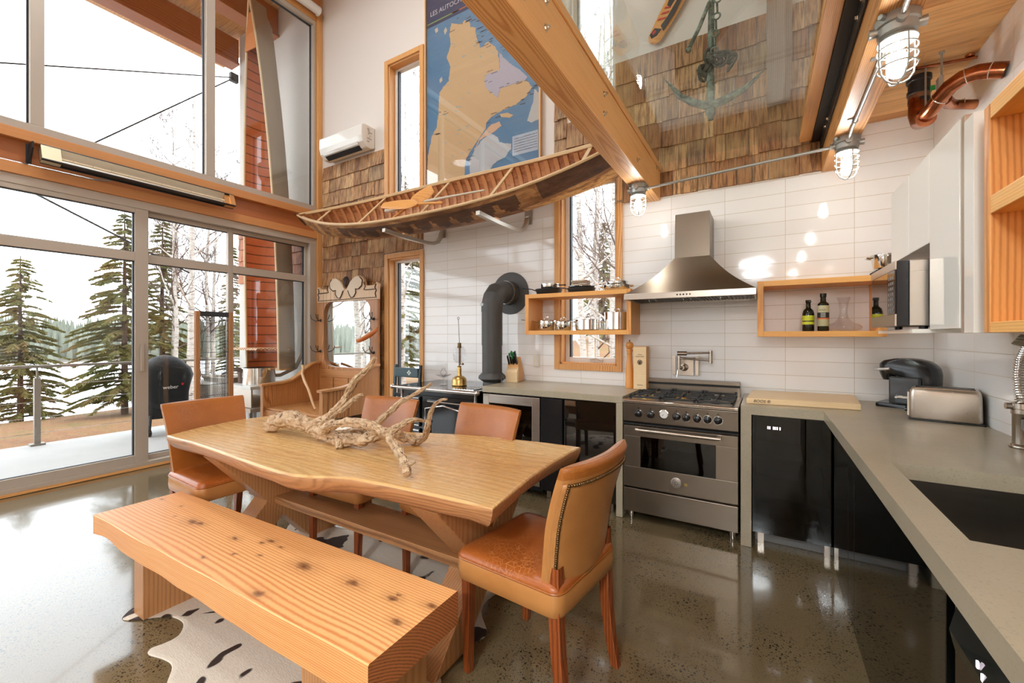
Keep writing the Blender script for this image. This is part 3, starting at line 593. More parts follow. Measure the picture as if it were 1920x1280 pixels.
# behind the house, seen through the narrow windows
birch(-3.6, 9.5, 10, .085, 41, 'leftmost thick birch seen through the window behind the pan shelf', (-.05, 0), 1.1, start=.15)
birch(-3.05, 9.9, 10, .08, 42, 'straight birch in the middle of the window behind the pan shelf', (-.015, 0), 1.1, start=.15)
birch(-2.6, 9.2, 9, .075, 43, 'leaning birch at the right edge of the window behind the pan shelf', (-.06, .02), 1.1, start=.15)
birch(-3.9, 13.5, 11, .1, 44, 'slender grey birch in the distance behind the window birches', (.02, 0), 1.0, start=.2)
birch(-4.6, 12.5, 11, .1, 45, 'thin birch behind the left window birch', (.03, 0), 1.0, start=.2)
birch(-9.6, 9.5, 10, .09, 46, 'bare branching birch seen in the narrow upper window beside the map', (.0, 0), 1.2, start=.3)
spruce(-10.2, 10.0, 7.0, 1.9, 47, 'dense green spruce filling the tall narrow window by the black chair', 1.0, .06)
birch(-3.9, 11.0, 9, .05, 54, 'thin twiggy birch between the left and middle window birches', (.0, 0), 1.4, start=.1)
spruce(-6.4, 19, 5.5, 1.6, 48, 'small far spruce on the slope behind the window birches', .9, .05)
spruce(-4.2, 21, 5, 1.5, 49, 'second small far spruce on the slope behind the window birches', .9, .05)
# reflected in the hall mirror
birch(-12.5, -1.4, 9, .13, 51, 'stout birch reflected left in the hall mirror', (.01, -.02), 1.0, start=.15)
birch(-13.0, -3.1, 9, .14, 52, 'stout birch reflected near the middle of the hall mirror', (-.01, .01), 1.0, start=.15)
birch(-14.5, -4.6, 9, .1, 53, 'slim birch reflected at the right of the hall mirror', (0, .02), 1.0, start=.15)
# far shore
rnd = random.Random(77); f1 = M()
for i in range(5200):
    az = R(rnd.uniform(30, 128)); d = rnd.uniform(205, 330); x, y = -math.sin(az) * d, math.cos(az) * d
    h = rnd.uniform(6, 11.5) * (1 + (d - 205) / 330); r = h * rnd.uniform(.11, .2); zb = -7.2 + (d - 205) * .045
    n = 5; f1.add([(x + r * math.cos(6.283 * k / n), y + r * math.sin(6.283 * k / n), zb) for k in range(n)] + [(x, y, zb + h)], [(k, (k + 1) % n, n) for k in range(n)])
o = tag(f1.build('far_forest', NT('hazy_far_forest').p(Base_Color=L_(118, 120, 106), Roughness=1.0), w0=True), 'low band of dark forest along the far shore of the frozen lake', 'forest'); o['kind'] = 'stuff'  # distance haze is mixed into the forest colour
st(M().grid([[(-math.sin(R(a)) * d, math.cos(R(a)) * d, z) for a in range(25, 134, 3)] for d, z in ((198, -7.3), (205, -6.9), (260, 1.5), (340, 5.0))]).build('far_shore', NT('far_shore_brush').p(Base_Color=L_(104, 98, 88), Roughness=1.0), w0=True))

# ---- canoe stood on end outside
def canoe_section(hw, dp, n, full=2.4):
    """cross-section points from one gunwale round the keel to the other: (across, down)"""
    out = []
    for k in range(n + 1):
        a = math.pi * k / n; cx, sy = math.cos(a), math.sin(a)
        out.append((hw * math.copysign(abs(cx) ** (2 / full), cx), dp * abs(sy) ** (2 / full)))
    return out
oc = thing('upright_canoe', (-6.3, 3.45, .86), 'reddish cedar canoe half stood on end outside against the stucco wall', 'canoe')
H0, H1 = .90, 6.12; rows = []; inner = []; NL = 40
OCM = Matrix.Rotation(R(5), 3, 'Z')
def oc_pt(u, a, d):                                  # u 0..1 up the hull; a across; d depth behind the opening
    p = OCM @ Vector((a, d, 0)); return Vector((-6.03 + p.x - .16 * u, 3.28 + p.y, H0 + (H1 - H0) * u))
def oc_w(u): return .345 * max(0, 1 - max(0, (u - .12) / .88) ** 2.3) + .004
for i in range(NL + 1):
    u = i / NL; hw = oc_w(u); dp = .40 * (1 - .25 * u ** 3); 
    if u > .97: dp *= .8
    rows.append([oc_pt(u, a, d - .10 * u * u) for a, d in canoe_section(hw, dp, 20)])
    inner.append([oc_pt(u, a, d - .10 * u * u) for a, d in canoe_section(max(hw - .018, .002), dp - .02, 20)])
M().grid(rows).build('hull', plain('canoe_canvas_grey', L_(168, 150, 132), .7), oc, smooth=True)
t = NT('canoe_planking_red'); v = t.coord(); bz = t.n('TexBrick', {'Vector': t.map(v, (1, 1, 1)), 'Scale': 1}); sp = t.n('SeparateXYZ', {0: v})
wv = t.n('TexWave', {'Vector': v, 'Scale': .314 / .13, 'Distortion': .2}, wave_type='BANDS', bands_direction='Z'); k = t.ramp(wv.outputs['Fac'], [(.0, (1, 1, 1)), (.06, (0, 0, 0))])
OCIN = t.p(Base_Color=t.mix(k, t.mix(t.noise(v, 5, 3).outputs['Fac'], L_(176, 92, 50), L_(206, 124, 76)), L_(70, 36, 20)), Roughness=.5)
M().grid(inner).build('planking', OCIN, oc, smooth=True)
for sg in (-1, 1):
    m = M(); m.tube([oc_pt(i / NL, sg * oc_w(i / NL), -.10 * (i / NL) ** 2 - .01) for i in range(NL + 1)], .016, 6); m.build('gunwale', plain('pale_gunwale', L_(236, 214, 176), .5), oc, smooth=True)
m = M(); m.grid([[oc_pt(.955 - .10 * q, (s_ - .5) * 2 * oc_w(.955 - .1 * q), -.09 - .01) for s_ in (0, .33, .66, 1)] for q in (0, .3, .6, 1)]); m.build('deck_plate', plain('canoe_deck_wood', L_(206, 130, 74), .4), oc, solid=.012)
for u in (.44,): M().bar(oc_pt(u, -.36, .0), oc_pt(u, .36, .0), .05, .02).build('thwart', plain('thwart_wood', L_(224, 160, 96), .4), oc)
t = NT('woven_cane'); v = t.coord(); ck = t.n('TexChecker', {'Vector': v, 'Scale': 40, 'Color1': L_(232, 196, 150), 'Color2': L_(150, 96, 56)}); CANE = t.p(Base_Color=ck.outputs['Color'], Roughness=.6)
pa, pb = oc_pt(.052, -.50, -.24), oc_pt(.052, .24, -.24); pc, pd = oc_pt(.052, .34, .16), oc_pt(.052, -.36, .16)
M().prism([pa, pb, pc, pd], (0, 0, .025)).build('cane_seat', CANE, oc)
M().grid([[oc_pt(.0, a * s_, d * s_) for a, d in canoe_section(.37, .32, 20)] for s_ in (.75, 1)]).build('end_ring', plain('end_ring_wood', L_(226, 178, 120), .5), oc, solid=.02)
# curved rack tube under it
m = M(); pts = [(-5.86, 3.70, 1.62), (-5.86, 3.68, 1.1), (-5.88, 3.62, .92)]
m.tube([(-5.80, 3.74, 1.75), (-5.80, 3.72, 1.1), (-5.84, 3.64, .9), (-5.98, 3.5, .80), (-6.3, 3.3, .78), (-7.0, 2.95, .78)], [.026] * 6, 10)
tag(m.build('canoe_rack', plain('rack_metal', L_(170, 160, 144), .5, .3), smooth=True), 'curved grey metal rack arm holding up the canoe outside', 'rack')

# ---- covered grill
GX, GY = -7.85, 2.80
g = thing('covered_grill', (GX, GY, -.1), 'barbecue grill under a fitted black cover on the terrace', 'grill')
m = M(); rows = []
for i, (z, rx, ry) in enumerate([(.24, .22, .27), (.30, .23, .28), (.60, .24, .29), (.72, .25, .32), (.86, .26, .35), (.97, .25, .32), (1.07, .20, .22), (1.13, .14, .15), (1.165, .06, .06), (1.175, .005, .005)]):
    row = []
    for k in range(36):
        q = 6.283 * k / 36; wv_ = 1 + .04 * mnoise.noise(Vector((math.cos(q) * 2, math.sin(q) * 2, z * 2))) + (.03 * math.sin(q * 7 + z * 4) if z < .9 else 0)
        cx, sy = math.cos(q), math.sin(q); row.append((GX + rx * wv_ * math.copysign(abs(cx) ** .8, cx), GY + ry * wv_ * math.copysign(abs(sy) ** .8, sy), z - .1))
    rows.append(row)
m.grid(rows, closed=True); gc = m.build('cover', plain('black_vinyl_cover', L_(14, 14, 15), .75), g, smooth=True, ang=60)
for a in (-.2, .2):
    for b in (-.26, .26):
        M().cyl((GX + a, GY + b, -.06), (GX + a * .9, GY + b * .9, .2), .022, n=8).build('leg', BLACKM, g)
        M().cyl((GX + a, GY - .02 + b, -.05), (GX + a, GY + .02 + b, -.05), .05, n=14).build('wheel', BLACKP, g)

text('cover_lettering', 'weber', .075, (GX + .262, GY - .02, .60), (R(90), 0, R(90)), WHITEP, g)
M().lathe((GX + .258, GY + .13, .635), [(.001, 0), (.018, 0), (.018, .003), (.001, .003)], 14, (1, 0, 0)).build('red_dot', plain('red_logo', L_(200, 40, 40), .5), g)
# ---- outdoor kitchen counter behind the hall seat
k = thing('outdoor_counter', (-6.55, 3.3, -.1), 'white framed outdoor counter with a steel front beneath the canoe', 'counter')
M().box(-7.35, 2.95, .66, -5.72, 3.74, .70).build('countertop', plain('pale_counter_stone', L_(210, 206, 198), .5), k, bevel=.004)
M().box(-7.3, 2.98, .42, -5.76, 3.0, .655).build('steel_front', STEEL, k)
M().box(-7.35, 2.95, .36, -5.72, 3.74, .41).build('lower_rail', plain('worn_grey_rail', L_(172, 154, 138), .7), k)
M().box(-7.3, 3.02, -.1, -5.76, 3.05, .355).build('panel', plain('outdoor_white_panel', L_(190, 192, 194), .6), k)
for xx in (-7.32, -6.55, -5.78): M().box(xx - .02, 2.96, -.1, xx + .02, 3.0, .36).build('leg', RAILM, k)
m = M(); m.lathe((-5.98, 3.2, .70), [(.001, 0), (.20, 0), (.20, .22), (.215, .222), (.215, .23), (.19, .23), (.19, .02), (.001, .02)], 28); tag(m.build('stock_pot', CHROME, smooth=True), 'wide shiny steel pot on the outdoor counter beside the oak bench arm', 'pot')
m = M(); m.box(-7.1, 3.0, .70, -6.45, 3.4, .76).box(-7.12, 2.98, .76, -6.43, 3.42, .775); tag(m.build('dish_tray', STEEL, bevel=.004), 'flat steel tray on the outdoor counter left of the pot', 'tray')
m = M(); m.lathe((-6.32, 3.15, .70), [(.001, 0), (.05, 0), (.055, .16), (.12, .17), (.14, .21), (.13, .21), (.11, .18), (.001, .18)], 20); tag(m.build('scale_bowl', plain('dull_dark_metal', L_(96, 76, 66), .5, .4), smooth=True), 'small dark pedestal bowl between the tray and pot outside', 'bowl')
# ================================================================ DINING FURNITURE
def rrect(w0, w1, d0, d1, rad, n=6):
    """rounded trapezoid plan: w0/w1 half widths at y=d0/d1"""
    pts = []
    for (cx, cy_, a0) in ((w1 - rad, d1 - rad, 0), (-w1 + rad, d1 - rad, 90), (-w0 + rad, d0 + rad, 180), (w0 - rad, d0 + rad, 270)):
        for k in range(n + 1):
            a = R(a0 + 90 * k / n); pts.append((cx + rad * math.cos(a), cy_ + rad * math.sin(a)))
    return pts
def loft(mb, levels, plan, dome=0, cx=0, cy_=0):
    """levels: (z, inset fraction scale)"""
    rows = []
    for z, s_ in levels: rows.append([(cx + (p[0]) * s_, cy_ + (p[1]) * s_, z) for p in plan])
    mb.grid(rows, closed=True); n = len(plan); b = len(mb.v) - n * len(rows)
    mb.add(rows[0], [tuple(range(n))[::-1]]); mb.add(rows[-1], [tuple(range(n))]); return mb
def make_chair():
    c = thing('leather_dining_chair', (0, 0, 0), 'chair', 'chair')
    plan = rrect(.245, .228, -.235, .245, .045)
    loft(M(), [(.392, .985), (.397, 1.0), (.43, 1.012), (.465, 1.006), (.475, .995), (.479, .985)], plan).build('seat_side', LEATHERL, c, smooth=True, ang=50)
    loft(M(), [(.471, 1.0), (.483, 1.006), (.495, .985), (.505, .93), (.512, .8), (.516, .55), (.517, .02)], plan).build('seat_cushion', LEATHERS, c, smooth=True, ang=80)
    m = M(); n = len(plan); m.tube([(p[0] * 1.004, p[1] * 1.004, .4775) for p in plan] + [(plan[0][0] * 1.004, plan[0][1] * 1.004, .4775)], .0035, 6, cap=False); m.build('seat_piping', LEATHER, c, smooth=True)
    # backrest: closed cross sections going up
    def yb(t_): return .212 + .055 * t_ + .10 * max(0, t_ - .45) ** 1.6
    NT_, NS = 18, 12; rows = []; zb, zt = .47, .905
    def sec(t_, th, y0, wsc=1.0):
        hw = (.215 + .03 * t_) * wsc; row = []
        for k in range(NS + 1):
            s_ = -1 + 2 * k / NS; row.append((hw * s_, y0 - .038 * s_ * s_ - th / 2 * (1 - abs(s_) ** 8 * .6), None))
        for k in range(NS + 1):
            s_ = 1 - 2 * k / NS; row.append((hw * s_, y0 - .038 * s_ * s_ + th / 2 * (1 - abs(s_) ** 8 * .6), None))
        return row
    for i in range(NT_ + 1):
        t_ = i / NT_; z = zb + (zt - zb) * t_; rows.append([(x, y, z) for x, y, _ in sec(t_, .062, yb(t_))])
    for dz, sc_, dy in ((.010, .93, .006), (.017, .7, .012), (.021, .35, .02), (.0215, .02, .022)):
        rows.append([(x, y, zt + dz) for x, y, _ in sec(1, .062 * sc_, yb(1) + dy * .4)])
    rows.insert(0, [(x, y, zb - .004) for x, y, _ in sec(0, .03, yb(0))])
    m = M().grid(rows, closed=True); nr = len(rows[0]); m.m = [0 if ((i % nr) < NS or (i // nr) >= NT_ - 0) else 1 for i in range(len(m.f))]
    m.build('backrest', [LEATHER, LEATHERL], c, smooth=True, ang=70)
    # paler outer panel with a brass nail trim
    rows = []
    for i in range(NT_):
        t_ = .0 + .91 * i / (NT_ - 1); z = zb + (zt - zb) * t_; hw = (.213 + .03 * t_); rows.append([(hw * s_, yb(t_) - .038 * s_ * s_ + .0315 * (1 - abs(s_) ** 8 * .6) + .0025, z) for s_ in [-1 + 2 * k / NS for k in range(NS + 1)]])
    M().grid(rows).build('back_panel', LEATHERL, c, smooth=True, solid=.003)
    m = M(); path = []
    def bp(s_, t_): hw = (.213 + .03 * t_); return (hw * s_, yb(t_) - .038 * s_ * s_ + .0315 * (1 - abs(s_) ** 8 * .6) + .005, zb + (zt - zb) * t_)
    path = [bp(-.93, i / 24 * .90) for i in range(25)] + [bp(-.93 + 1.86 * i / 24, .90) for i in range(1, 25)] + [bp(.93, .90 - i / 24 * .90) for i in range(1, 25)]
    m.tube(path, .0012, 4, cap=False)
    for p in path:
        m.ball(p, .0068, 8, 5)
    for i in range(len(path) - 1): m.ball([(a + b) / 2 for a, b in zip(path[i], path[i + 1])], .0062, 8, 5)
    nt = m.build('nail_trim', plain('antique_nail_brass', L_(120, 92, 58), .35, .9), c, smooth=True); nt['kind'] = 'stuff'
    # legs
    for sx in (-1, 1):
        m = M(); m.bar((sx * .205, -.195, .40), (sx * .200, -.20, .0), .042, .042, (0, 1, 0)); m.v = [(x, y, z) for x, y, z in m.v]
        for i in (4, 5, 6, 7): x, y, z = m.v[i]; cx_, cy_ = sx * .203, -.20; m.v[i] = (cx_ + (x - cx_) * .72, cy_ + (y - cy_) * .72, z)
        m.build('leg', CHAIRLEG, c, bevel=.003)
        m = M(); rows = []
        for z, y, w_ in ((.56, .212, .040), (.45, .214, .044), (.36, .216, .044), (.25, .222, .042), (.12, .238, .038), (0, .262, .033)):
            h = w_ / 2; rows.append([(sx * .192 - h, y - h, z), (sx * .192 + h, y - h, z), (sx * .192 + h, y + h, z), (sx * .192 - h, y + h, z)])
        m.grid(rows, closed=True); m.add(rows[-1], [(0, 1, 2, 3)]); m.build('leg', CHAIRLEG, c, bevel=.003)
        for zz in (.375, .41): pass
    return c
chair = make_chair()
CH = [(-.808, 1.555, R(-97), 'tan leather dining chair nearest the camera at the right end of the table'),
      (-3.02, 1.40, R(90), 'tan leather dining chair at the left end of the table by the glass doors'),
      (-2.24, 1.84, R(180 + 2), 'tan leather dining chair tucked under the far side, beside the oak bench'),
      (-1.50, 1.90, R(180 - 8), 'tan leather dining chair tucked under the far side, in front of the wine cooler')]
for i, (x, y, a, lb) in enumerate(CH):
    c = chair if i == 0 else copy_tree(chair)
    # prototype faces -Y; rotate so that the seat front points to the table
    c.location = (x, y, 0); c.rotation_euler = (0, 0, a); c['label'] = lb; c['group'] = 'leather chairs round the dining table'
# chairs 3 and 4 must face the table (towards -Y)
for o in COL.objects:
    if o.get('group') == 'leather chairs round the dining table' and o.location.y > 1.8: o.rotation_euler.z -= R(180)

# ---- live edge table
tb = thing('live_edge_table', (-1.98, 1.55, 0), 'long live-edge wooden dining table on crossed plank legs', 'table')
near = [(-3.096, 1.116), (-2.796, 1.121), (-2.526, 1.108), (-2.24, 1.090), (-1.992, 1.077), (-1.848, 1.074), (-1.749, 1.082), (-1.66, 1.11), (-1.59, 1.15), (-1.5, 1.183), (-1.307, 1.205), (-1.079, 1.219), (-.94, 1.225), (-.816, 1.232)]
end = [(-.832, 1.381), (-.857, 1.60), (-.866, 1.812), (-.864, 2.034), (-.852, 2.146)]
far = [(-1.05, 2.14), (-1.247, 2.116), (-1.45, 2.09), (-1.656, 2.03), (-1.93, 1.925), (-2.217, 1.856), (-2.6, 1.86), (-2.95, 1.92), (-3.12, 1.94)]
left = [(-3.195, 1.815), (-3.237, 1.591), (-3.19, 1.33)]
outl = near + end + far + left; cxt, cyt = -1.98, 1.6
rows = []
nn = len(outl)
def inset(k, d):
    p = Vector((*outl[k], 0)); a = Vector((*outl[k - 1], 0)); b = Vector((*outl[(k + 1) % nn], 0)); tt = (b - a).normalized(); nrm = Vector((-tt.y, tt.x, 0)); return p + nrm * d
for z, d in ((.667, .075), (.672, .05), (.688, .028), (.71, .012), (.735, .0), (.752, -.002), (.7585, .002), (.7605, .008)):
    rows.append([(*inset(k, d + (.012 * mnoise.noise(Vector((k * .9, z * 20, 0))) if z < .74 else 0)).xy, z) for k in range(nn)])
m = M().grid(rows, closed=True); m.add(rows[0], [tuple(range(nn))[::-1]]); m.add(rows[-1], [tuple(range(nn))])
nf = len(m.f); m.m = [1 if i < 5 * nn or i == nf - 2 else 0 for i in range(nf)]
m.build('tabletop', [TABLEW, TABLEEDGE], tb, smooth=True, ang=60)
def xleg(xc, w_, y0=1.27, y1=1.84):
    for k, (ya, yb_) in enumerate(((y0, y1 + .02), (y1, y0 - .02))):
        m = M(); a, b = Vector((xc, ya, .668)), Vector((xc, yb_, .0)); d = (b - a).normalized(); n_ = Vector((0, d.z, -d.y)) * .075
        hx = w_ / 2 - .002 * k
        # ends cut flat: slide along d to the two planes
        def at(z, off): q = a + n_ * off; t_ = (z - q.z) / d.z; return q + d * t_
        P = [at(.668, -1), at(.668, 1), at(0.009, 1), at(0.009, -1)]
        m.prism([(p.x - hx, p.y, p.z) for p in P], (2 * hx, 0, 0)); m.build('leg', TABLELEG, tb, bevel=.003)
xleg(-2.70, .15); xleg(-1.17, .15, 1.36, 1.95)
M().box(-2.93, 1.50, .315, -1.12, 1.74, .36).build('stretcher', STRETCHW, tb, bevel=.004)

# ---- solid timber bench
bn = thing('timber_bench', (-1.94, .97, 0), 'thick sawn fir bench with block feet in front of the table', 'bench')
m = M(); rows = []
for i in range(41):
    u = i / 40; x = -2.935 + 1.995 * u; y0 = .748 + .048 * u + .006 * mnoise.noise(Vector((u * 6, 0, 0))); y1 = 1.128 + .068 * u; zb = .352 - .022 * smooth(.1, .9, u) + .008 * mnoise.noise(Vector((u * 9, 3, 0))) + (.015 * math.exp(-((u - .08) / .06) ** 2))
    r_ = .004; rows.append([(x, y0, zb), (x, y0, .45 - r_), (x, y0 + r_, .45), (x, y1 - r_, .45), (x, y1, .45 - r_), (x, y1, zb)])
m.grid(rows, closed=True); m.add(rows[0], [tuple(range(6))]); m.add(rows[-1], [tuple(range(6))[::-1]]); m.m[-2:] = [1, 1]; m.build('seat_slab', [BENCHW, BENCHEND], bn)
M().box(-2.645, .82, .006, -2.535, 1.10, .352).build('foot_block', TABLELEG, bn, bevel=.003)
M().box(-1.30, .83, .006, -1.06, 1.165, .34).build('foot_block', TABLELEG, bn, bevel=.003)

# ---- cowhide rug
rug = [(-2.652, .777), (-2.702, .825), (-2.69, .86), (-2.64, .93), (-2.70, 1.1), (-2.80, 1.35), (-2.78, 1.6), (-2.95, 1.8), (-3.02, 1.95), (-2.86, 2.02), (-2.65, 1.93), (-2.44, 1.98), (-2.121, 2.03), (-1.903, 2.0), (-1.6, 2.03), (-1.35, 2.12), (-1.2, 2.02), (-1.22, 1.8), (-1.19, 1.70), (-1.09, 1.60), (-1.10, 1.53), (-1.193, 1.47), (-1.2, 1.36), (-1.13, 1.3), (-1.08, 1.27), (-1.0, 1.1), (-1.0, .9), (-1.15, .78), (-1.5, .68), (-1.8, .66), (-1.98, .71), (-2.085, .768), (-2.162, .768), (-2.251, .747), (-2.285, .763), (-2.272, .806), (-2.278, .862), (-2.356, .912), (-2.456, .905), (-2.517, .868), (-2.551, .825), (-2.60, .79)]
_r = []
for i in range(len(rug)):
    a, b_, c, d = [Vector(rug[(i + k) % len(rug)]) for k in (-1, 0, 1, 2)]
    for q in (0, .25, .5, .75): _r.append(tuple(.5 * ((2 * b_) + (-a + c) * q + (2 * a - 5 * b_ + 4 * c - d) * q * q + (-a + 3 * b_ - 3 * c + d) * q ** 3)))
rug = _r; m = M(); c_ = (-1.9, 1.35); rows = []
for s_, z in ((1.0, .0012), (.995, .006), (.97, .008), (.7, .0085), (.4, .0085), (.05, .0085)): rows.append([(c_[0] + (x - c_[0]) * s_, c_[1] + (y - c_[1]) * s_, z) for x, y in rug])
m.grid(rows, closed=True); n = len(rug); m.add(rows[-1], [tuple(range(n))])
tag(m.build('cowhide_rug', COWHIDE), 'white cowhide rug with dark brown spots lying under the table and bench', 'rug')

# ---- driftwood branch on the table
def gnarl(name, pts, r0, r1, par, seed, n=26, amp=.28, flat=1.0, prof=None):
    pts = [Vector(p) for p in pts]; sm = []; K = len(pts); N = (K - 1) * 9 + 1
    for i in range(N):
        f = i / 9; k = min(int(f), K - 2); q = f - k; p0, p1, p2, p3 = pts[max(k - 1, 0)], pts[k], pts[k + 1], pts[min(k + 2, K - 1)]
        sm.append(.5 * ((2 * p1) + (-p0 + p2) * q + (2 * p0 - 5 * p1 + 4 * p2 - p3) * q * q + (-p0 + 3 * p1 - 3 * p2 + p3) * q ** 3))
    m = M(); rs = [(r0 + (r1 - r0) * i / (N - 1)) * (prof(i / (N - 1)) if prof else 1) for i in range(N)]; m.tube(sm, rs, n)
    out = []; gr = []
    for i, (x, y, z) in enumerate(m.v):
        k = min(i // n, N - 1); c0 = sm[k]; d = Vector((x, y, z)) - c0; th = 6.283 * (i % n) / n + k * .035
        big = amp * mnoise.noise(Vector((math.cos(th) * 1.5 + seed, math.sin(th) * 1.5, k * .16))) + amp * .6 * mnoise.noise(Vector((math.cos(th) * .5 + seed, math.sin(th) * .5, k * .5)))
        rg = abs(mnoise.noise(Vector((math.cos(th) * 3.2 + seed * 3, math.sin(th) * 3.2, k * .045)))); rg = min(1, rg * 4.5)
        gr.append(rg); out.append(tuple(c0 + d * (1 + big - .12 * (1 - rg)) * 1.12))
    m.v = out; o = m.build(name, DRIFT, par, smooth=True, ang=75)
    at = o.data.attributes.new('groove', 'FLOAT', 'POINT'); at.data.foreach_set('value', gr); return o
dw = thing('driftwood_branch', (-2.0, 1.5, .7605), 'large twisted grey driftwood branch laid on the dining table', 'driftwood')
gnarl('trunk', [(-2.70, 1.5, .795), (-2.60, 1.5, .825), (-2.472, 1.5, .850), (-2.371, 1.5, .852), (-2.283, 1.5, .838), (-2.171, 1.5, .812), (-2.047, 1.5, .797), (-1.945, 1.5, .797), (-1.849, 1.52, .806), (-1.794, 1.56, .824), (-1.754, 1.6, .837), (-1.724, 1.65, .828), (-1.699, 1.7, .80), (-1.636, 1.72, .784)], .040, .020, dw, 1, 26, .5, prof=lambda u: (.75 + .5 * math.sin(min(u * 3.2, 1) * 3.14)) if u < .35 else 1)
gnarl('branch', [(-2.26, 1.5, .83), (-2.227, 1.5, .841), (-2.178, 1.53, .875), (-2.129, 1.56, .921), (-2.084, 1.58, .974), (-2.049, 1.6, 1.038), (-1.989, 1.6, 1.11), (-1.922, 1.6, 1.158), (-1.873, 1.6, 1.199), (-1.836, 1.6, 1.242)], .031, .011, dw, 2, 26, .4)
gnarl('branch', [(-2.11, 1.57, .93), (-2.075, 1.58, .946), (-2.023, 1.6, .988), (-1.988, 1.62, 1.017), (-1.974, 1.64, 1.022)], .020, .009, dw, 3, 26)
gnarl('branch', [(-2.09, 1.48, .82), (-2.061, 1.46, .855), (-1.965, 1.44, .891), (-1.857, 1.42, .915), (-1.765, 1.42, .928), (-1.684, 1.42, .928), (-1.633, 1.42, .915), (-1.578, 1.42, .903), (-1.53, 1.42, .899), (-1.50, 1.40, .878), (-1.431, 1.37, .852), (-1.369, 1.34, .832), (-1.315, 1.31, .812), (-1.274, 1.28, .785)], .022, .016, dw, 4, 26, .4)
gnarl('branch', [(-1.306, 1.305, .812), (-1.261, 1.29, .828), (-1.226, 1.28, .845)], .011, .003, dw, 5, 26)
gnarl('branch', [(-1.56, 1.42, .90), (-1.53, 1.42, .903), (-1.505, 1.46, .927), (-1.486, 1.5, .946), (-1.472, 1.54, .948), (-1.449, 1.58, .936)], .022, .006, dw, 6, 26)
gnarl('branch', [(-1.75, 1.45, .90), (-1.718, 1.5, .907), (-1.7, 1.55, .942), (-1.694, 1.6, .971), (-1.663, 1.62, 1.009), (-1.627, 1.65, 1.034), (-1.581, 1.67, 1.062), (-1.552, 1.7, 1.087), (-1.528, 1.72, 1.108)], .018, .006, dw, 7, 26, .35)
gnarl('branch', [(-1.66, 1.72, .785), (-1.636, 1.72, .782), (-1.585, 1.72, .811), (-1.563, 1.72, .862), (-1.553, 1.72, .907), (-1.535, 1.72, .952), (-1.507, 1.72, .997), (-1.465, 1.72, 1.022), (-1.425, 1.72, 1.03)], .020, .005, dw, 8, 26, .4)
gnarl('branch', [(-2.20, 1.5, .82), (-2.133, 1.55, .795), (-2.075, 1.6, .793), (-1.996, 1.62, .822), (-1.873, 1.6, .836), (-1.80, 1.57, .832)], .024, .019, dw, 9, 26, .4)
gnarl('stub', [(-1.95, 1.47, .80), (-1.94, 1.455, .785), (-1.93, 1.445, .765)], .020, .014, dw, 10, 26, .2)
# ================================================================ KITCHEN
FY = (R(90), 0, 0)                       # writing on a face that looks towards -Y
# ---- left worktop run
tag(M().box(-2.185, 3.13, .856, -.907, YB - .003, .91).box(-.957, 3.13, .002, -.907, YB - .003, .856).build('concrete_worktop', CONCRETE, bevel=.003), 'short grey concrete worktop with one waterfall leg, left of the range', 'worktop', )
wc = thing('wine_cooler', (-1.9, 3.45, 0), 'stainless framed wine cooler under the left worktop', 'wine cooler')
M().box(-2.18, 3.20, .1, -1.60, 3.76, .845).build('case', BLACKM, wc)
M().box(-2.16, 3.22, .03, -1.62, 3.7, .1).build('plinth', DARK, wc)
m = M(); m.box(-2.18, 3.135, .10, -2.115, 3.195, .842).box(-1.68, 3.135, .10, -1.605, 3.195, .842).box(-2.115, 3.135, .765, -1.68, 3.195, .842).box(-2.115, 3.135, .10, -1.68, 3.195, .17)
d_ = m.build('door', STEEL, wc, bevel=.003); M().box(-2.115, 3.16, .17, -1.68, 3.168, .765).build('door_glass', GLASSD, d_)
M().box(-2.115, 3.1965, .17, -1.68, 3.198, .765).build('dark_interior', plain('cooler_interior', L_(50, 54, 56), .6), wc)
for zz in (.24, .35, .46, .57, .68): M().box(-2.11, 3.172, zz, -1.685, 3.195, zz + .035).build('rack', BOXW, wc)
bc = thing('black_cabinet', (-1.28, 3.45, 0), 'black glass-fronted cabinet between wine cooler and range', 'cabinet')
M().box(-1.595, 3.18, .08, -.962, 3.77, .85).build('case', BLACKM, bc)
M().box(-1.38, 3.135, .085, -.962, 3.175, .848).build('door', BLACKG, bc, bevel=.002)
M().box(-1.592, 3.13, .085, -1.40, 3.178, .846).build('side_panel', BLACKP, bc, bevel=.002)
for xx in (-1.55, -1.02): M().box(xx - .02, 3.2, 0, xx + .02, 3.24, .08).build('foot', STEEL, bc)

# ---- range
rg = thing('range_cooker', (-.52, 3.45, 0), 'stainless steel range cooker with gas hob and black knobs', 'range')
XL, XR_ = -.898, -.142
M().box(XL, 3.17, .068, XR_, 3.74, .88).build('body', STEELD, rg, bevel=.003)
M().box(XL + .002, 3.128, .068, XR_ - .002, 3.168, .238).build('drawer', STEELD, rg, bevel=.003)
dr = M(); dr.box(XL + .002, 3.128, .252, XR_ - .002, 3.168, .40).box(XL + .002, 3.128, .625, XR_ - .002, 3.168, .70).box(XL + .002, 3.128, .40, -.775, 3.168, .625).box(-.277, 3.128, .40, XR_ - .002, 3.168, .625)
dr = dr.build('oven_door', STEELD, rg, bevel=.002)
M().box(-.775, 3.133, .40, -.277, 3.139, .625).build('oven_window', GLASSD, dr)
m = M(); m.box(-.775, 3.1385, .40, -.277, 3.160, .402)
m.box(-.775, 3.160, .40, -.277, 3.166, .625).build('oven_interior', plain('oven_enamel', L_(40, 46, 44), .5), dr)
m = M(); [m.cyl((-.77, 3.15, z_), (-.28, 3.15, z_), .0025, n=6) for z_ in (.48, .55)]; [m.cyl((-.73 + i * .035, 3.15, .55), (-.73 + i * .035, 3.145, .556), .002, n=4) for i in range(12)]; m.build('oven_rack', CHROME, dr)
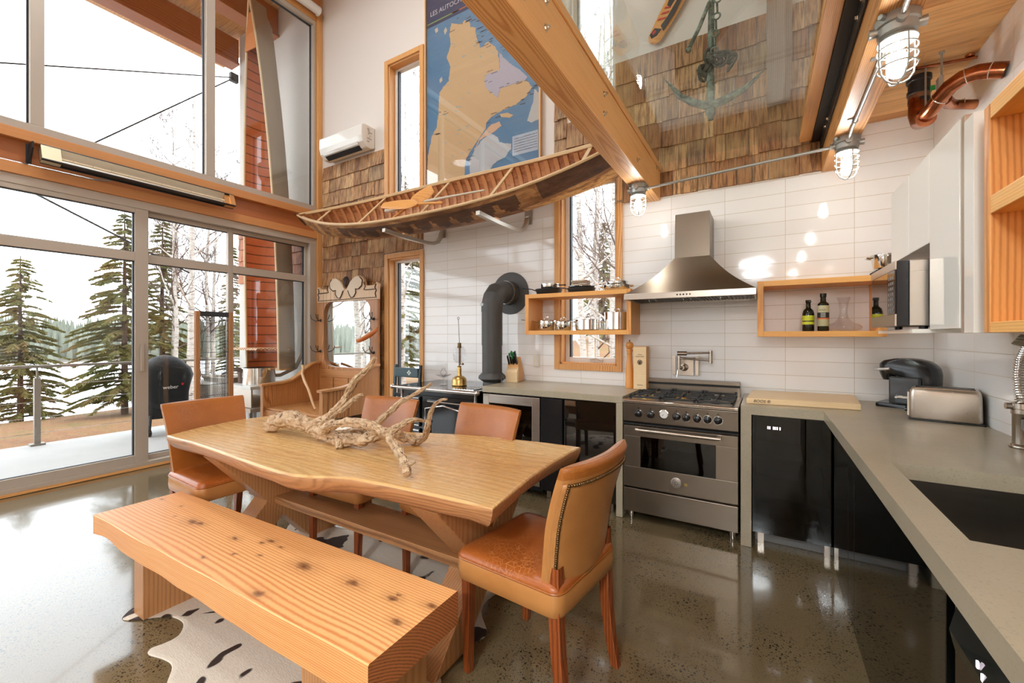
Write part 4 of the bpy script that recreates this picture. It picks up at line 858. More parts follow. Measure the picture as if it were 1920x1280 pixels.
m = M(); m.cyl((-.80, 3.085, .680), (-.245, 3.085, .680), .0125, n=14); [m.box(x - .013, 3.085, .665, x + .013, 3.13, .695) for x in (-.79, -.255)]; m.build('door_handle', STEEL, dr, smooth=True)
m = M(); m.lathe((-.527, 3.1278, .331), [(.001, 0), (.036, 0), (.036, .004), (.033, .006), (.001, .006)], 24, (0, -1, 0)); bd = m.build('maker_badge', plain('badge_silver', L_(198, 190, 182), .35, .6), dr, smooth=True)
m = M(); [m.torus((-.527, 3.121, .331), r_, .0012, (0, 1, 0), 20, 4) for r_ in (.032, .025)]; 
for k in range(10): a = k * .628; m.cyl((-.527 + .006 * math.cos(a), 3.121, .331 + .006 * math.sin(a)), (-.527 + .022 * math.cos(a + .5), 3.121, .331 + .022 * math.sin(a + .5)), .0018, n=5)
m.build('badge_relief', plain('badge_dark_lines', L_(96, 86, 76), .5, .3), bd)
m = M(); m.lathe((-.464, 3.1278, .329), [(.001, 0), (.011, 0), (.011, .003), (.001, .003)], 16, (0, -1, 0)); m.build('round_sticker', plain('brass_sticker', L_(160, 140, 70), .4, .5), dr)
M().prism([(XL, 3.128, .733), (XL, 3.168, .728), (XL, 3.168, .875), (XL, 3.118, .865)], (XR_ - XL, 0, 0)).build('control_panel', STEELD, rg, bevel=.002)
M().box(XL, 3.118, .712, XR_, 3.17, .722).build('door_vent', DARK, rg)
m = M(); m.prism([(XL, 3.10, .872), (XL, 3.17, .870), (XL, 3.17, .892), (XL, 3.12, .898), (XL, 3.10, .892)], (XR_ - XL, 0, 0)); m.box(XL, 3.17, .872, XR_, 3.72, .888); m.build('hob_top', STEEL, rg, bevel=.003)
m = M(); m.cyl((XL + .01, 3.095, .888), (XR_ - .02, 3.095, .888), .008, n=10); m.build('front_rail', CHROME, rg, smooth=True)
M().box(XL + .02, 3.70, .885, XR_ - .015, 3.745, .975).box(XL + .02, 3.67, .975, XR_ - .015, 3.745, 1.003).build('backguard', STEELD, rg, bevel=.002)
M().box(XL + .02, 3.668, .960, XR_ - .015, 3.70, .974).build('backguard_slot', DARK, rg)
m0 = None
for i, x in enumerate((-.787, -.700, None, -.524, -.461, -.392, -.327, -.263)):
    if x is None: continue
    zc = .797; m = M(); m.lathe((x, 3.124, zc), [(.001, 0), (.027, 0), (.027, .004), (.021, .006), (.020, .018), (.022, .022), (.020, .036), (.012, .040), (.001, .040)], 20, (0, -1, -.05)); kb = m.build('knob', BLACKP, rg, smooth=True, ang=50)
    M().lathe((x, 3.125, zc), [(.0265, 0), (.0295, .001), (.0295, .005), (.0265, .005)], 20, (0, -1, -.05), cap=False).build('knob_ring', CHROME, kb, smooth=True)
    M().box(x - .004, 3.118, zc + .034, x + .004, 3.126, zc + .042).build('pointer_mark', BLACKP, kb)
m = M(); m.lathe((-.609, 3.124, .805), [(.001, 0), (.034, 0), (.034, .010), (.028, .012), (.028, .008), (.001, .008)], 24, (0, -1, 0)); gg = m.build('thermometer', CHROME, rg, smooth=True)
M().lathe((-.609, 3.1155, .805), [(.001, 0), (.0275, 0), (.0275, .001), (.001, .001)], 24, (0, -1, 0)).build('dial_face', WHITEP, gg)
m = M(); m.bar((-.609, 3.1135, .805), (-.620, 3.1135, .796), .0012, .003); [m.box(-.609 + .022 * math.cos(a) - .001, 3.1135, .805 + .022 * math.sin(a) - .001, -.609 + .022 * math.cos(a) + .001, 3.114, .805 + .022 * math.sin(a) + .001) for a in [i * .524 for i in range(12)]]; m.build('dial_needle', BLACKP, gg)
for i, xx in enumerate((-.86, -.18)): M().cyl((xx, 3.20, 0), (xx, 3.20, .07), .022, .024, 16).build('foot', CHROME, rg, smooth=True)
for xx in (-.86, -.18): M().cyl((xx, 3.68, 0), (xx, 3.68, .07), .022, .024, 12).build('foot', CHROME, rg, smooth=True)
for gx in range(3):                       # three cast iron grates
    x0 = XL + .035 + gx * .232; x1 = x0 + .224; m = M(); z0, z1 = .904, .918
    for a in (x0, x1 - .012): m.box(a, 3.155, z0, a + .012, 3.665, z1)
    for b in (3.155, 3.404, 3.653): m.box(x0, b, z0, x1, b + .012, z1)
    xm = (x0 + x1) / 2
    for b in (3.285, 3.535):
        m.box(x0, b - .006, z0 + .002, xm - .035, b + .006, z1 + .004); m.box(xm + .035, b - .006, z0 + .002, x1, b + .006, z1 + .004)
        m.box(xm - .006, b - .12, z0 + .002, xm + .006, b - .035, z1 + .004); m.box(xm - .006, b + .035, z0 + .002, xm + .006, b + .12, z1 + .004)
    for a in (x0, x1 - .016):
        for b in (3.155, 3.40, 3.649): m.box(a, b, .889, a + .016, b + .016, z1 + .012)
    m.build('grate', IRON, rg, bevel=.002)
for bx, by, br_ in ((-.76, 3.29, .045), (-.76, 3.54, .032), (-.528, 3.41, .055), (-.29, 3.29, .032), (-.29, 3.54, .045)):
    M().lathe((bx, by, .888), [(.001, 0), (br_ + .01, 0), (br_ + .008, .006), (br_, .008), (br_, .014), (.001, .016)], 20).build('burner', BRASSY if bx < -.5 else IRON, rg, smooth=True)
# ---- hood
hd = thing('range_hood', (-.49, 3.55, 1.642), 'stainless chimney hood mounted on the tile wall above the range', 'hood')
m = M(); lo = [(-.945, 3.30), (-.044, 3.30), (-.044, 3.797), (-.945, 3.797)]; up = [(-.602, 3.50), (-.35, 3.50), (-.35, 3.797), (-.602, 3.797)]
rows = []
for i in range(13):
    q = i / 12; z_ = 1.688 + (1.972 - 1.688) * q; s_ = q + .13 * math.sin(math.pi * q) * (1 - q * .4)
    rows.append([(a[0] + (b[0] - a[0]) * s_, a[1] + (b[1] - a[1]) * s_, z_) for a, b in zip(lo, up)])
m.grid(rows, closed=True); m.build('canopy', STEELD, hd, smooth=True, ang=25)
M().box(-.602, 3.50, 1.968, -.35, 3.797, 2.312).build('chimney', STEELD, hd, bevel=.002)
m = M(); m.box(-.945, 3.30, 1.644, -.044, 3.315, 1.69).box(-.945, 3.782, 1.644, -.044, 3.797, 1.69).box(-.945, 3.315, 1.644, -.93, 3.782, 1.69).box(-.059, 3.315, 1.644, -.044, 3.782, 1.69); m.build('rim', STEEL, hd, bevel=.002)
m = M(); m.box(-.93, 3.315, 1.655, -.059, 3.782, 1.662)
for i in range(34): m.box(-.92 + i * .025, 3.33, 1.649, -.908 + i * .025, 3.77, 1.655)
m.build('baffle_filter', plain('dark_filter_steel', L_(70, 66, 60), .35, .9), hd)
for xx in (-.74, -.49, -.24): m = M(); m.tube([(xx - .025, 3.36, 1.65), (xx - .025, 3.36, 1.628), (xx + .025, 3.36, 1.628), (xx + .025, 3.36, 1.65)], .003, 6); m.build('filter_handle', CHROME, hd, smooth=True)
for i in range(5): M().cyl((-.55 + i * .022, 3.30, 1.667), (-.55 + i * .022, 3.295, 1.667), .006, n=10).build('button', BLACKP, hd)
# ---- pot filler tap on a steel plate
pf = thing('pot_filler', (-.57, 3.76, 1.03), 'folding brushed nickel pot filler tap on a steel plate above the hob', 'tap')
M().box(-.625, 3.785, 1.03, -.50, 3.797, 1.185).build('wall_plate', STEEL, pf, bevel=.002)
for xx in (-.655, -.475):
    m = M(); m.box(xx - .012, 3.775, 1.035, xx + .012, 3.797, 1.195); m.build('slotted_rail', STEEL, pf)
NICK = plain('brushed_nickel', L_(178, 168, 156), .22, 1)
m = M(); m.lathe((-.575, 3.785, 1.10), [(.001, 0), (.035, 0), (.033, .012), (.016, .02), (.016, .10), (.001, .10)], 20, (0, -1, 0)); m.build('valve', NICK, pf, smooth=True)
M().cyl((-.598, 3.68, 1.085), (-.598, 3.68, 1.195), .014, n=14).cyl((-.598, 3.68, 1.1), (-.575, 3.70, 1.1), .016, n=12).build('riser', NICK, pf, smooth=True)
m = M(); m.cyl((-.606, 3.672, 1.08), (-.610, 3.665, 1.025), .005, .0065, 8); m.build('lever', CHROME, pf, smooth=True)
M().cyl((-.598, 3.68, 1.178), (-.372, 3.66, 1.168), .0085, n=12).build('lower_arm', NICK, pf, smooth=True)
M().cyl((-.36, 3.66, 1.145), (-.36, 3.66, 1.245), .014, n=14).build('elbow', NICK, pf, smooth=True)
M().cyl((-.36, 3.655, 1.228), (-.575, 3.60, 1.222), .0085, n=12).cyl((-.53, 3.613, 1.222), (-.60, 3.595, 1.222), .017, n=12).build('upper_arm', NICK, pf, smooth=True)

# ---- right worktop (L shaped) with sink
def slabs(m):
    z0, z1 = .856, .91
    m.prism([(-.129, 3.115, z0), (.308, 3.115, z0), (.308, 2.0, z0), (.308, -.8, z0), (.393, -.8, z0), (.393, 1.985, z0), (.39, 1.985, z0), (.80, 1.985, z0), (.80, 1.315, z0), (.96, 1.315, z0), (.957, YB - .003, z0), (-.129, YB - .003, z0)], (0, 0, z1 - z0))
m = M(); z0, z1 = .856, .91
m.box(-.129, 3.115, z0, .957, YB - .003, z1).box(.308, 1.99, z0, .957, 3.115, z1).box(.308, 1.315, z0, .390, 1.99, z1).box(.81, 1.315, z0, .957, 1.99, z1).box(.308, -.8, z0, .957, 1.315, z1).box(-.129, 3.115, .002, -.069, YB - .003, z0)
tag(m.build('concrete_worktop', CONCRETE), 'long L-shaped grey concrete worktop with the sink, in the right foreground', 'worktop')
sk = thing('kitchen_sink', (.6, 1.65, .62), 'dark stainless undermount sink sunk into the right worktop', 'sink')
m = M(); m.box(.385, 1.31, .64, .815, 1.995, .648).box(.382, 1.307, .64, .39, 1.998, .8555).box(.81, 1.307, .64, .818, 1.998, .8555).box(.39, 1.307, .64, .81, 1.315, .8555).box(.39, 1.99, .64, .81, 1.998, .8555); m.build('basin', SINKM, sk)
M().lathe((.62, 1.6, .648), [(.001, 0), (.045, 0), (.04, .004), (.001, .003)], 20).build('drain', CHROME, sk, smooth=True)
# fridge under the corner
fr = thing('glass_front_fridge', (.12, 3.45, 0), 'black bar fridge with a dark glass door under the corner of the worktop', 'fridge')
m = M(); m.box(-.062, 3.2, .085, -.05, 3.75, .85).box(.36, 3.2, .085, .372, 3.75, .85).box(-.05, 3.73, .085, .36, 3.75, .85).box(-.05, 3.2, .085, .36, 3.73, .097).box(-.05, 3.2, .838, .36, 3.73, .85); m.build('case', DARK, fr)
M().box(-.062, 3.163, .09, .372, 3.175, .85).build('glass_door', thin_glass('fridge_door_glass', (.08, .11, .10, 1), .7, 1.5), fr)
for zz in (.30, .56): M().box(-.05, 3.22, zz, .36, 3.7, zz + .008).build('shelf', GREYP, fr)
M().box(-.035, 3.22, 0, .0, 3.26, .085).build('foot', STEEL, fr); M().box(.32, 3.22, 0, .35, 3.26, .085).build('foot', STEEL, fr)
M().box(-.05, 3.26, .002, .37, 3.27, .08).build('plinth', GREYP, fr)
LEDM = emis('display_glow', (1, .85, .95, 1), 1.6); 
for i, x in enumerate((.02, .03, .05, .06, .07, .085)): M().box(x, 3.158, .765, x + .006, 3.1625, .782).build('display_light', LEDM, fr)
m = M(); m.lathe((.27, 3.45, .309), [(.001, 0), (.07, 0), (.075, .02), (.07, .06), (.075, .09), (.07, .13), (.06, .17), (.025, .20), (.025, .22), (.001, .22)], 20); o = m.build('water_jug', plain('blue_water_jug', L_(60, 84, 120), .15), smooth=True); tag(o, 'blue plastic water jug standing inside the glass-front fridge', 'jug')
m = M(); m.box(.03, 3.4, .0985, .16, 3.58, .2); tag(m.build('food_tub', plain('grey_tub', L_(120, 118, 112), .4), bevel=.015), 'grey tub on the bottom of the glass-front fridge', 'tub')
# glossy black base cabinets on the right
bk = [(2.62, 3.12), (1.315, 2.61)]
cb = thing('glossy_base_cabinet', (.6, 2.86, 0), 'mirror-black cabinet door next to the corner fridge', 'cabinet')
M().box(.375, 2.625, .0, .95, 3.1, .85).build('case', BLACKM, cb); M().box(.355, 2.625, .004, .374, 3.1, .853).build('door', BLACKG, cb, bevel=.0015)
cb = thing('glossy_base_cabinet', (.6, 2.0, 0), 'wide mirror-black cabinet front under the sink', 'cabinet')
M().box(.375, 1.33, .0, .95, 2.615, .63).build('case', BLACKM, cb)
M().box(.355, 2.46, .004, .374, 2.618, .853).build('door', BLACKG, cb, bevel=.0015); M().box(.355, 1.33, .004, .374, 2.456, .853).build('door', BLACKG, cb, bevel=.0015)
tag(M().box(.362, 1.215, .004, .95, 1.30, .85).build('steel_filler', STEELD, bevel=.002), 'narrow upright stainless filler strip beside the dishwasher', 'panel')
dwm = thing('dishwasher', (.6, .9, 0), 'dishwasher with a tilted black control panel at the right picture edge', 'dishwasher')
M().box(.372, .6, .02, .95, 1.205, .85).build('case', BLACKM, dwm); M().box(.352, .6, .08, .371, 1.205, .70).build('door', STEELD, dwm, bevel=.004)
M().prism([(.371, .6, .70), (.336, .6, .715), (.326, .6, .76), (.345, .6, .845), (.371, .6, .85)], (0, .605, 0)).build('control_panel', plain('glossy_dark_panel', L_(34, 36, 34), .08), dwm, bevel=.003)
for i, (y_, z_) in enumerate(((1.07, .775), (1.05, .765), (1.0, .77), (.96, .765))): M().box(.3255, y_ - .003, z_ - .006, .3285, y_ + .003, z_ + .006).build('indicator', LEDM, dwm)

# ---- tap, toaster, coffee maker, board
tp = thing('spring_tap', (.89, 2.50, .91), 'brushed nickel spring-neck kitchen tap at the right picture edge', 'tap')
TX, TY = .888, 2.50
M().lathe((TX, TY, .91), [(.001, 0), (.034, 0), (.036, .006), (.034, .012), (.026, .018), (.026, .135), (.03, .14), (.001, .14)], 24).build('base', NICK, tp, smooth=True)
M().lathe((TX, TY, 1.05), [(.001, 0), (.029, 0), (.029, .014), (.027, .016), (.031, .020), (.031, .040), (.02, .044), (.001, .044)], 24).cyl((TX, TY, 1.078), (TX - .045, TY - .0, 1.078), .013, n=12).build('collar', NICK, tp, smooth=True)
M().box(TX - .012, TY - .036, .985, TX + .012, TY - .024, 1.03).build('button', GREYP, tp, bevel=.004)
pts = [(TX, TY, 1.09), (TX - .006, TY, 1.15), (TX - .010, TY - .004, 1.21), (TX - .006, TY - .01, 1.27), (TX + .006, TY - .02, 1.32), (TX + .02, TY - .04, 1.345)]
M().tube(pts, .0125, 12).build('hose', NICK, tp, smooth=True)
m = M(); sp = []
for i in range(30 * 12):
    f = i / (30 * 12 - 1) * (len(pts) - 1); k = min(int(f), len(pts) - 2); p = Vector(pts[k]).lerp(Vector(pts[k + 1]), f - k); a = i / 12 * 6.283; sp.append((p.x + math.cos(a) * .016, p.y + math.sin(a) * .016, p.z))
m.tube(sp, .0030, 5); m.build('spring', CHROME, tp, smooth=True)
M().lathe((TX - .008, TY - .035, 1.318), [(.030, 0), (.034, .003), (.030, .016), (.031, .018), (.027, .028), (.028, .030), (.022, .045), (.001, .046)], 24, (.35, 0, 1)).build('spray_head', NICK, tp, smooth=True)
M().torus((TX + .03, TY - .05, 1.385), .018, .008, (.3, 0, 1), 20, 8).tube([(TX + .02, TY - .045, 1.345), (TX + .03, TY - .05, 1.385)], .012, 10).build('hose_top', NICK, tp, smooth=True)

to = thing('toaster', (.80, 3.02, .91), 'brushed steel four-slice toaster on the corner of the worktop', 'toaster')
TM = Matrix.Translation((.822, 3.095, .91)) @ Matrix.Rotation(R(-14), 4, 'Z')
def loc_build(m, Mx): m.v = [tuple(Mx @ Vector(p)) for p in m.v]; return m
plan = rrect(.135, .135, -.075, .075, .02)
m = M(); loft(m, [(.012, .985), (.016, 1), (.13, .99), (.155, .975), (.168, .94), (.174, .88), (.176, .6), (.176, .02)], plan); loc_build(m, TM).build('housing', STEEL, to, smooth=True, ang=50)
m = M(); [m.box(-.11, y_ - .012, .170, .11, y_ + .012, .1775) for y_ in (-.035, .035)]; loc_build(m, TM).build('bread_slots', DARK, to)
m = M(); m.box(-.137, -.07, .0, .137, .07, .013); [m.cyl((a, b, -.0), (a, b, .005), .012, n=10) for a in (-.11, .11) for b in (-.05, .05)]; loc_build(m, TM).build('base', BLACKP, to, bevel=.003)
m = M(); m.box(-.142, -.06, .02, -.133, .06, .15); loc_build(m, TM).build('end_panel', STEEL, to, bevel=.003)
for b in (-.03, .03):
    m = M(); m.box(-.165, b - .006, .108, -.142, b + .006, .116).cyl((-.188, b - .02, .112), (-.188, b + .02, .112), .006, n=8).box(-.188, b - .004, .109, -.163, b + .004, .115); loc_build(m, TM).build('lever', CHROME, to, smooth=True)
    m = M(); m.cyl((-.142, b, .05), (-.152, b, .05), .011, n=14); loc_build(m, TM).build('dial', BLACKP, to)
    for z_ in (.07, .085): m = M(); m.cyl((-.142, b + .018, z_), (-.146, b + .018, z_), .004, n=8); loc_build(m, TM).build('button', BLACKP, to)
m = M(); m.tube([(.935, 3.05, .915), (.945, 3.02, .914), (.94, 2.98, .914), (.935, 3.02, .916)], .006, 6); m.build('cord', BLACKP, to, smooth=True)

cm = thing('pod_coffee_maker', (.77, 3.55, .91), 'black single-cup coffee maker standing in the corner behind the toaster', 'coffee maker')
KM = Matrix.Translation((.775, 3.55, .91)) @ Matrix.Rotation(R(-28), 4, 'Z')     # local -x is the front
m = M(); rows = []
for z_, a, b in ((.03, -.04, .15), (.10, -.04, .152), (.20, -.04, .155), (.215, -.10, .156), (.25, -.13, .15), (.275, -.13, .135), (.295, -.11, .11), (.308, -.06, .06), (.311, -.03, .02)):
    rows.append([(a + (b - a) * (.5 + .5 * math.copysign(abs(math.cos(q)) ** .6, math.cos(q))), .085 * (1 - max(0, z_ - .25) * 3.5) * math.copysign(abs(math.sin(q)) ** .6, math.sin(q)), z_) for q in [6.283 * k / 32 for k in range(32)]])
m.grid(rows, closed=True); m.add(rows[-1], [tuple(range(32))]); loc_build(m, KM).build('housing', BLACKP, cm, smooth=True, ang=50)
m = M(); loft(m, [(0, 1), (.02, 1), (.026, .97)], rrect(.14, .14, -.085, .085, .03)); loc_build(m, KM).build('base', BLACKP, cm, smooth=True, ang=40)
m = M(); m.box(-.125, -.06, .026, -.045, .06, .031); [m.box(-.12, -.055 + i * .02, .031, -.05, -.045 + i * .02, .034) for i in range(6)]; loc_build(m, KM).build('drip_grille', GREYP, cm)
m = M(); m.lathe((-.09, 0, .17), [(.001, 0), (.03, .0), (.038, .02), (.048, .05), (.05, .07), (.001, .07)], 22); loc_build(m, KM).build('pod_holder', BLACKP, cm, smooth=True)
m = M(); m.tube([(-.06, -.088, .245), (-.12, -.075, .238), (-.15, -.03, .236), (-.15, .03, .236), (-.12, .075, .238), (-.06, .088, .245)], [.008, .010, .011, .011, .010, .008], 10); loc_build(m, KM).build('handle', plain('silver_plastic', L_(196, 192, 188), .3, .4), cm, smooth=True)
m = M(); m.box(-.06, -.112, .03, .09, -.088, .20); loc_build(m, KM).build('water_tank', plain('smoked_tank', L_(70, 72, 74), .08, .3), cm, bevel=.01)
tq = text('brand_lettering', 'KEURIG', .016, KM @ Vector((-.153, 0, .262)), (R(80), 0, R(-90 - 28)), WHITEP, cm)

cbd = thing('chopping_board', (.2, 3.45, .91), 'thick pale maple chopping board on the worktop right of the range', 'board')
m = M(); m.prism([(-.10, 3.225, .911), (.505, 3.265, .911), (.548, 3.77, .911), (-.075, 3.72, .911)], (0, 0, .038)); m.build('board', LIGHTW, cbd, bevel=.004)
text('burnt_lettering', 'BOOS \u00ae', .026, (-.012, 3.2283, .9295), (R(90), 0, R(3.8)), plain('burnt_brown', L_(58, 34, 20), .7), cbd, shear=.2)

# ---- white wall cupboards with microwave
def cupboard(y0, y1, z0, z1, lb):
    o = thing('wall_cupboard', (.75, (y0 + y1) / 2, z0), lb, 'cupboard')
    M().box(.572, y0 + .001, z0, .957, y1 - .001, z1).build('case', GLOSSW, o); M().box(.55, y0 + .0015, z0 - .004, .57, y1 - .0015, z1).build('door', GLOSSW, o, bevel=.0015); return o
cupboard(2.50, 2.797, 1.725, 2.07, 'short gloss white wall cupboard farthest from the camera, above the microwave')
cupboard(2.228, 2.498, 1.725, 2.07, 'short gloss white wall cupboard in the middle, above the microwave')
o = cupboard(1.935, 2.226, 1.39, 2.07, 'tall gloss white wall cupboard between microwave and wooden shelf unit')
M().box(.553, 1.905, 1.37, .957, 1.933, 2.07).build('side_strip', plain('champagne_edge', L_(186, 164, 144), .3, .6), o)
M().box(.551, 1.83, 1.37, .957, 1.903, 2.045).build('end_stile', GLOSSW, o, bevel=.001)
tag(M().box(.50, 2.229, 1.372, .957, 2.80, 1.388).build('microwave_shelf', GLOSSW), 'thin white shelf carrying the microwave', 'shelf')
mw = thing('microwave', (.68, 2.5, 1.389), 'stainless microwave oven with a mirror door on the thin white shelf', 'microwave')
M().box(.50, 2.26, 1.402, .93, 2.70, 1.665).build('body', STEEL, mw, bevel=.003)
M().box(.462, 2.262, 1.402, .499, 2.70, 1.665).build('door_edge', BLACKP, mw, bevel=.002)
M().box(.457, 2.385, 1.45, .4615, 2.69, 1.63).build('mirror_window', plain('mirror_tint', L_(170, 160, 156), .03, 1), mw)
m = M(); m.box(.4555, 2.262, 1.402, .4612, 2.70, 1.449).box(.4555, 2.262, 1.631, .4612, 2.70, 1.665); m.build('door_trim', STEEL, mw)
M().box(.4565, 2.268, 1.45, .4612, 2.38, 1.63).build('keypad', plain('keypad_dark', L_(60, 58, 58), .1, .5), mw)
for i in range(7):
    for j in range(3): M().box(.4550, 2.285 + j * .03, 1.462 + i * .022, .4563, 2.303 + j * .03, 1.474 + i * .022).build('key', GREYP, mw)
for yy in (2.3, 2.66): M().cyl((.55, yy, 1.3885), (.55, yy, 1.403), .014, n=10).build('foot', BLACKP, mw)

# ---- wooden shelf boxes
def shelf_box(x0, x1, z0, z1, y0, lb, th=.038, ey=0):
    o = thing('wall_shelf_box', ((x0 + x1) / 2, 3.65, z0), lb, 'shelf')
    M().box(x0 + th, y0, z0, x1 - th, YB - .002, z0 + th).build('bottom_board', SHELFW, o, bevel=.002); M().box(x0 + th, y0, z1 - th, x1 - th, YB - .002, z1).build('top_board', SHELFW, o, bevel=.002)
    for a in (x0, x1 - th): M().box(a, y0, z0, a + th, YB - .002, z1).build('side_board', SHELFZ, o, bevel=.002)
    return o
shelf_box(-1.948, -.944, 1.374, 1.754, 3.50, 'long open fir shelf box with pots, hung across the window left of the hood')
shelf_box(-.04, .668, 1.356, 1.752, 3.50, 'open fir shelf box holding bottles and a decanter, right of the hood')
ws = thing('wall_shelf_unit', (.75, 1.3, 1.37), 'orange fir open shelf unit at the right picture edge', 'shelf unit')
SHY = wood('shelf_fir_y', L_(240, 182, 104), L_(214, 142, 66), 'Y', .009, off=(.2, 0, .3), knots=0, contrast=.6)
M().box(.55, 1.72, 1.37, .957, 1.757, 2.02).build('side_board', wood('shelf_side_grain', L_(226, 156, 84), L_(184, 110, 48), 'Z', .013, off=(.9, -.2, 0), knots=0), ws, bevel=.002)
for z0_, z1_ in ((1.37, 1.40), (1.706, 1.757), (1.975, 2.02)): M().box(.55, .7, z0_, .957, 1.719, z1_).build('shelf_board', SHY, ws, bevel=.002)
M().box(.945, .7, 1.4, .957, 1.719, 2.0).build('back_board', SHELFZ, ws)
M().box(.55, .68, 1.37, .957, .70, 2.02).build('side_board', SHELFZ, ws)
# ================================================================ LAMPS, CANOE, WALL THINGS
LAMPGLASS = thin_glass('lamp_jar_glass', (1, .99, .97, 1), .8, 1.45)
BULB = emis('frosted_bulb', (1, .985, .95, 1), 80)
def make_lamp():
    o = thing('cage_lamp', (0, 0, 0), 'lamp', 'lamp')
    m = M(); m.lathe((0, 0, -.062), [(.046, 0), (.052, .004), (.054, .03), (.060, .034), (.060, .062), (.001, .062)], 24, cap=True)
    for a in (0, 90, 180, 270): m.cyl((.05 * math.cos(R(a)), .05 * math.sin(R(a)), -.032), (.074 * math.cos(R(a)), .074 * math.sin(R(a)), -.032), .014, .016, 12)
    for a in (45, 225): m.cyl((.06 * math.cos(R(a)), .06 * math.sin(R(a)), -.01), (.076 * math.cos(R(a)), .076 * math.sin(R(a)), -.01), .009, n=8)
    m.build('housing', GALV, o, smooth=True)
    M().lathe((0, 0, -.082), [(.044, 0), (.050, .002), (.050, .010), (.046, .012), (.050, .014), (.046, .020), (.001, .02)], 24).build('threaded_collar', GALV, o, smooth=True)
    M().lathe((0, 0, -.205), [(.002, 0), (.014, .001), (.026, .006), (.035, .015), (.040, .028), (.041, .045), (.041, .125)], 24, cap=False).build('jar', LAMPGLASS, o, smooth=True)
    M().lathe((0, 0, -.172), [(.002, 0), (.012, .002), (.021, .009), (.026, .022), (.026, .036), (.020, .055), (.014, .07), (.014, .092), (.001, .092)], 18).build('bulb', BULB, o, smooth=True)
    m = M()
    for a in (0, 90): 
        c, s_ = math.cos(R(a + 20)), math.sin(R(a + 20)); pr_ = [(.052, -.075), (.053, -.15), (.048, -.185), (.034, -.207), (.016, -.217), (0, -.219)]
        m.tube([(r_ * c, r_ * s_, z_) for r_, z_ in pr_] + [(-r_ * c, -r_ * s_, z_) for r_, z_ in pr_[-2::-1]], .0028, 6)
    for z_, r_ in ((-.078, .052), (-.105, .053), (-.135, .053), (-.165, .0525)): m.torus((0, 0, z_), r_, .0026, n=28, m=6)
    m.build('wire_guard', GALV, o, smooth=True); return o
lamp = make_lamp()
for i, (x, y, z_, s_, lb) in enumerate(((-.835, 3.30, 2.527, 1.08, 'caged glass lamp under the far end of the big overhead beam'), (.43, 3.22, 2.553, 1.12, 'caged glass lamp at the tile wall end of the right-hand beam'), (.43, 2.10, 2.553, 1.12, 'caged glass lamp nearest the camera on the right-hand beam'))):
    c = lamp if i == 0 else copy_tree(lamp); c.location = (x, y, z_); c.scale = (s_,) * 3; c['label'] = lb; c['group'] = 'caged lamps under the beams'
for x, y, z_, wh in ((.43, 0.75, 2.553, 'right-hand beam just behind the camera'), (.43, -.9, 2.553, 'right-hand beam farthest from the tiles'), (-.835, -.6, 2.527, 'big overhead beam behind the camera')):
    c = copy_tree(lamp); c.location = (x, y, z_); c.scale = (1.1,) * 3; c['label'] = 'added unseen caged fill lamp on the ' + wh; c['group'] = 'added caged fill lamps behind the camera'  # unseen lamp copies added to give the kitchen more light
def conduit(pts, lb):
    m = M(); m.tube(pts, .0095, 10); tag(m.build('conduit', GALV, smooth=True), lb, 'conduit')
conduit([(-.755, 3.296, 2.492), (.36, 3.225, 2.517)], 'thin galvanised conduit crossing under the glass floor between two caged lamps')
conduit([(.43, 3.145, 2.524), (.43, 3.05, 2.540), (.43, 2.25, 2.541), (.43, 2.18, 2.524)], 'galvanised conduit between the two caged lamps of the right-hand beam')
conduit([(.43, 2.02, 2.524), (.43, 1.9, 2.541), (.43, .85, 2.541)], 'galvanised conduit leaving the nearest caged lamp towards the camera')
for yy in (2.95, 2.35): tag(M().box(.395, yy - .012, 2.546, .425, yy + .012, 2.552).torus((.43, yy, 2.541), .012, .003, (0, 1, 0), 16, 6).build('conduit_clip', GALV), 'small metal clip fixing the conduit to the right-hand beam, %s' % ('near the tile wall' if yy > 2.5 else 'near the closest lamp'), 'clip')

# ---- birchbark canoe on two curved wall arms
cn = thing('birchbark_canoe', (-2.95, 3.28, 2.79), 'old birchbark canoe tilted on curved arms high on the back wall', 'canoe')
TH = R(45); CA = Vector((0, math.cos(TH), math.sin(TH))); CU = Vector((0, -math.sin(TH), math.cos(TH))); CC = Vector((-2.93, 3.275, 2.795)); HL = 2.12
def cpt(x, a, h): return CC + Vector((x, 0, 0)) + CA * a + CU * h
def cw(s_): return .335 * max(0.0, 1 - abs(s_) ** 2.3) ** .9 + .004
def sheer(s_): return .15 * abs(s_) ** 3 - .02
def hull_rows(inset, n=20, NX=84):
    rows = []
    for i in range(NX + 1):
        s_ = -1 + 2 * i / NX; hw = max(cw(s_) - inset, .002); dp = .315 * (1 - .10 * s_ * s_) - inset; sh = sheer(s_)
        if abs(s_) > .86: dp *= math.sqrt(max(0.0, 1 - ((abs(s_) - .86) / .145) ** 2)) * .95 + .05
        full = 2.3 - .9 * abs(s_) ** 3
        row = []
        for a, d in canoe_section(hw, 1.0, n, full): row.append(cpt(s_ * HL, a, sh - d * dp))
        rows.append(row)
    return rows
rows = hull_rows(0, 26, 150); m = M(); n = len(rows[0]); b = len(m.v); m.v += [tuple(p) for r_ in rows for p in r_]; rnd = random.Random(5)
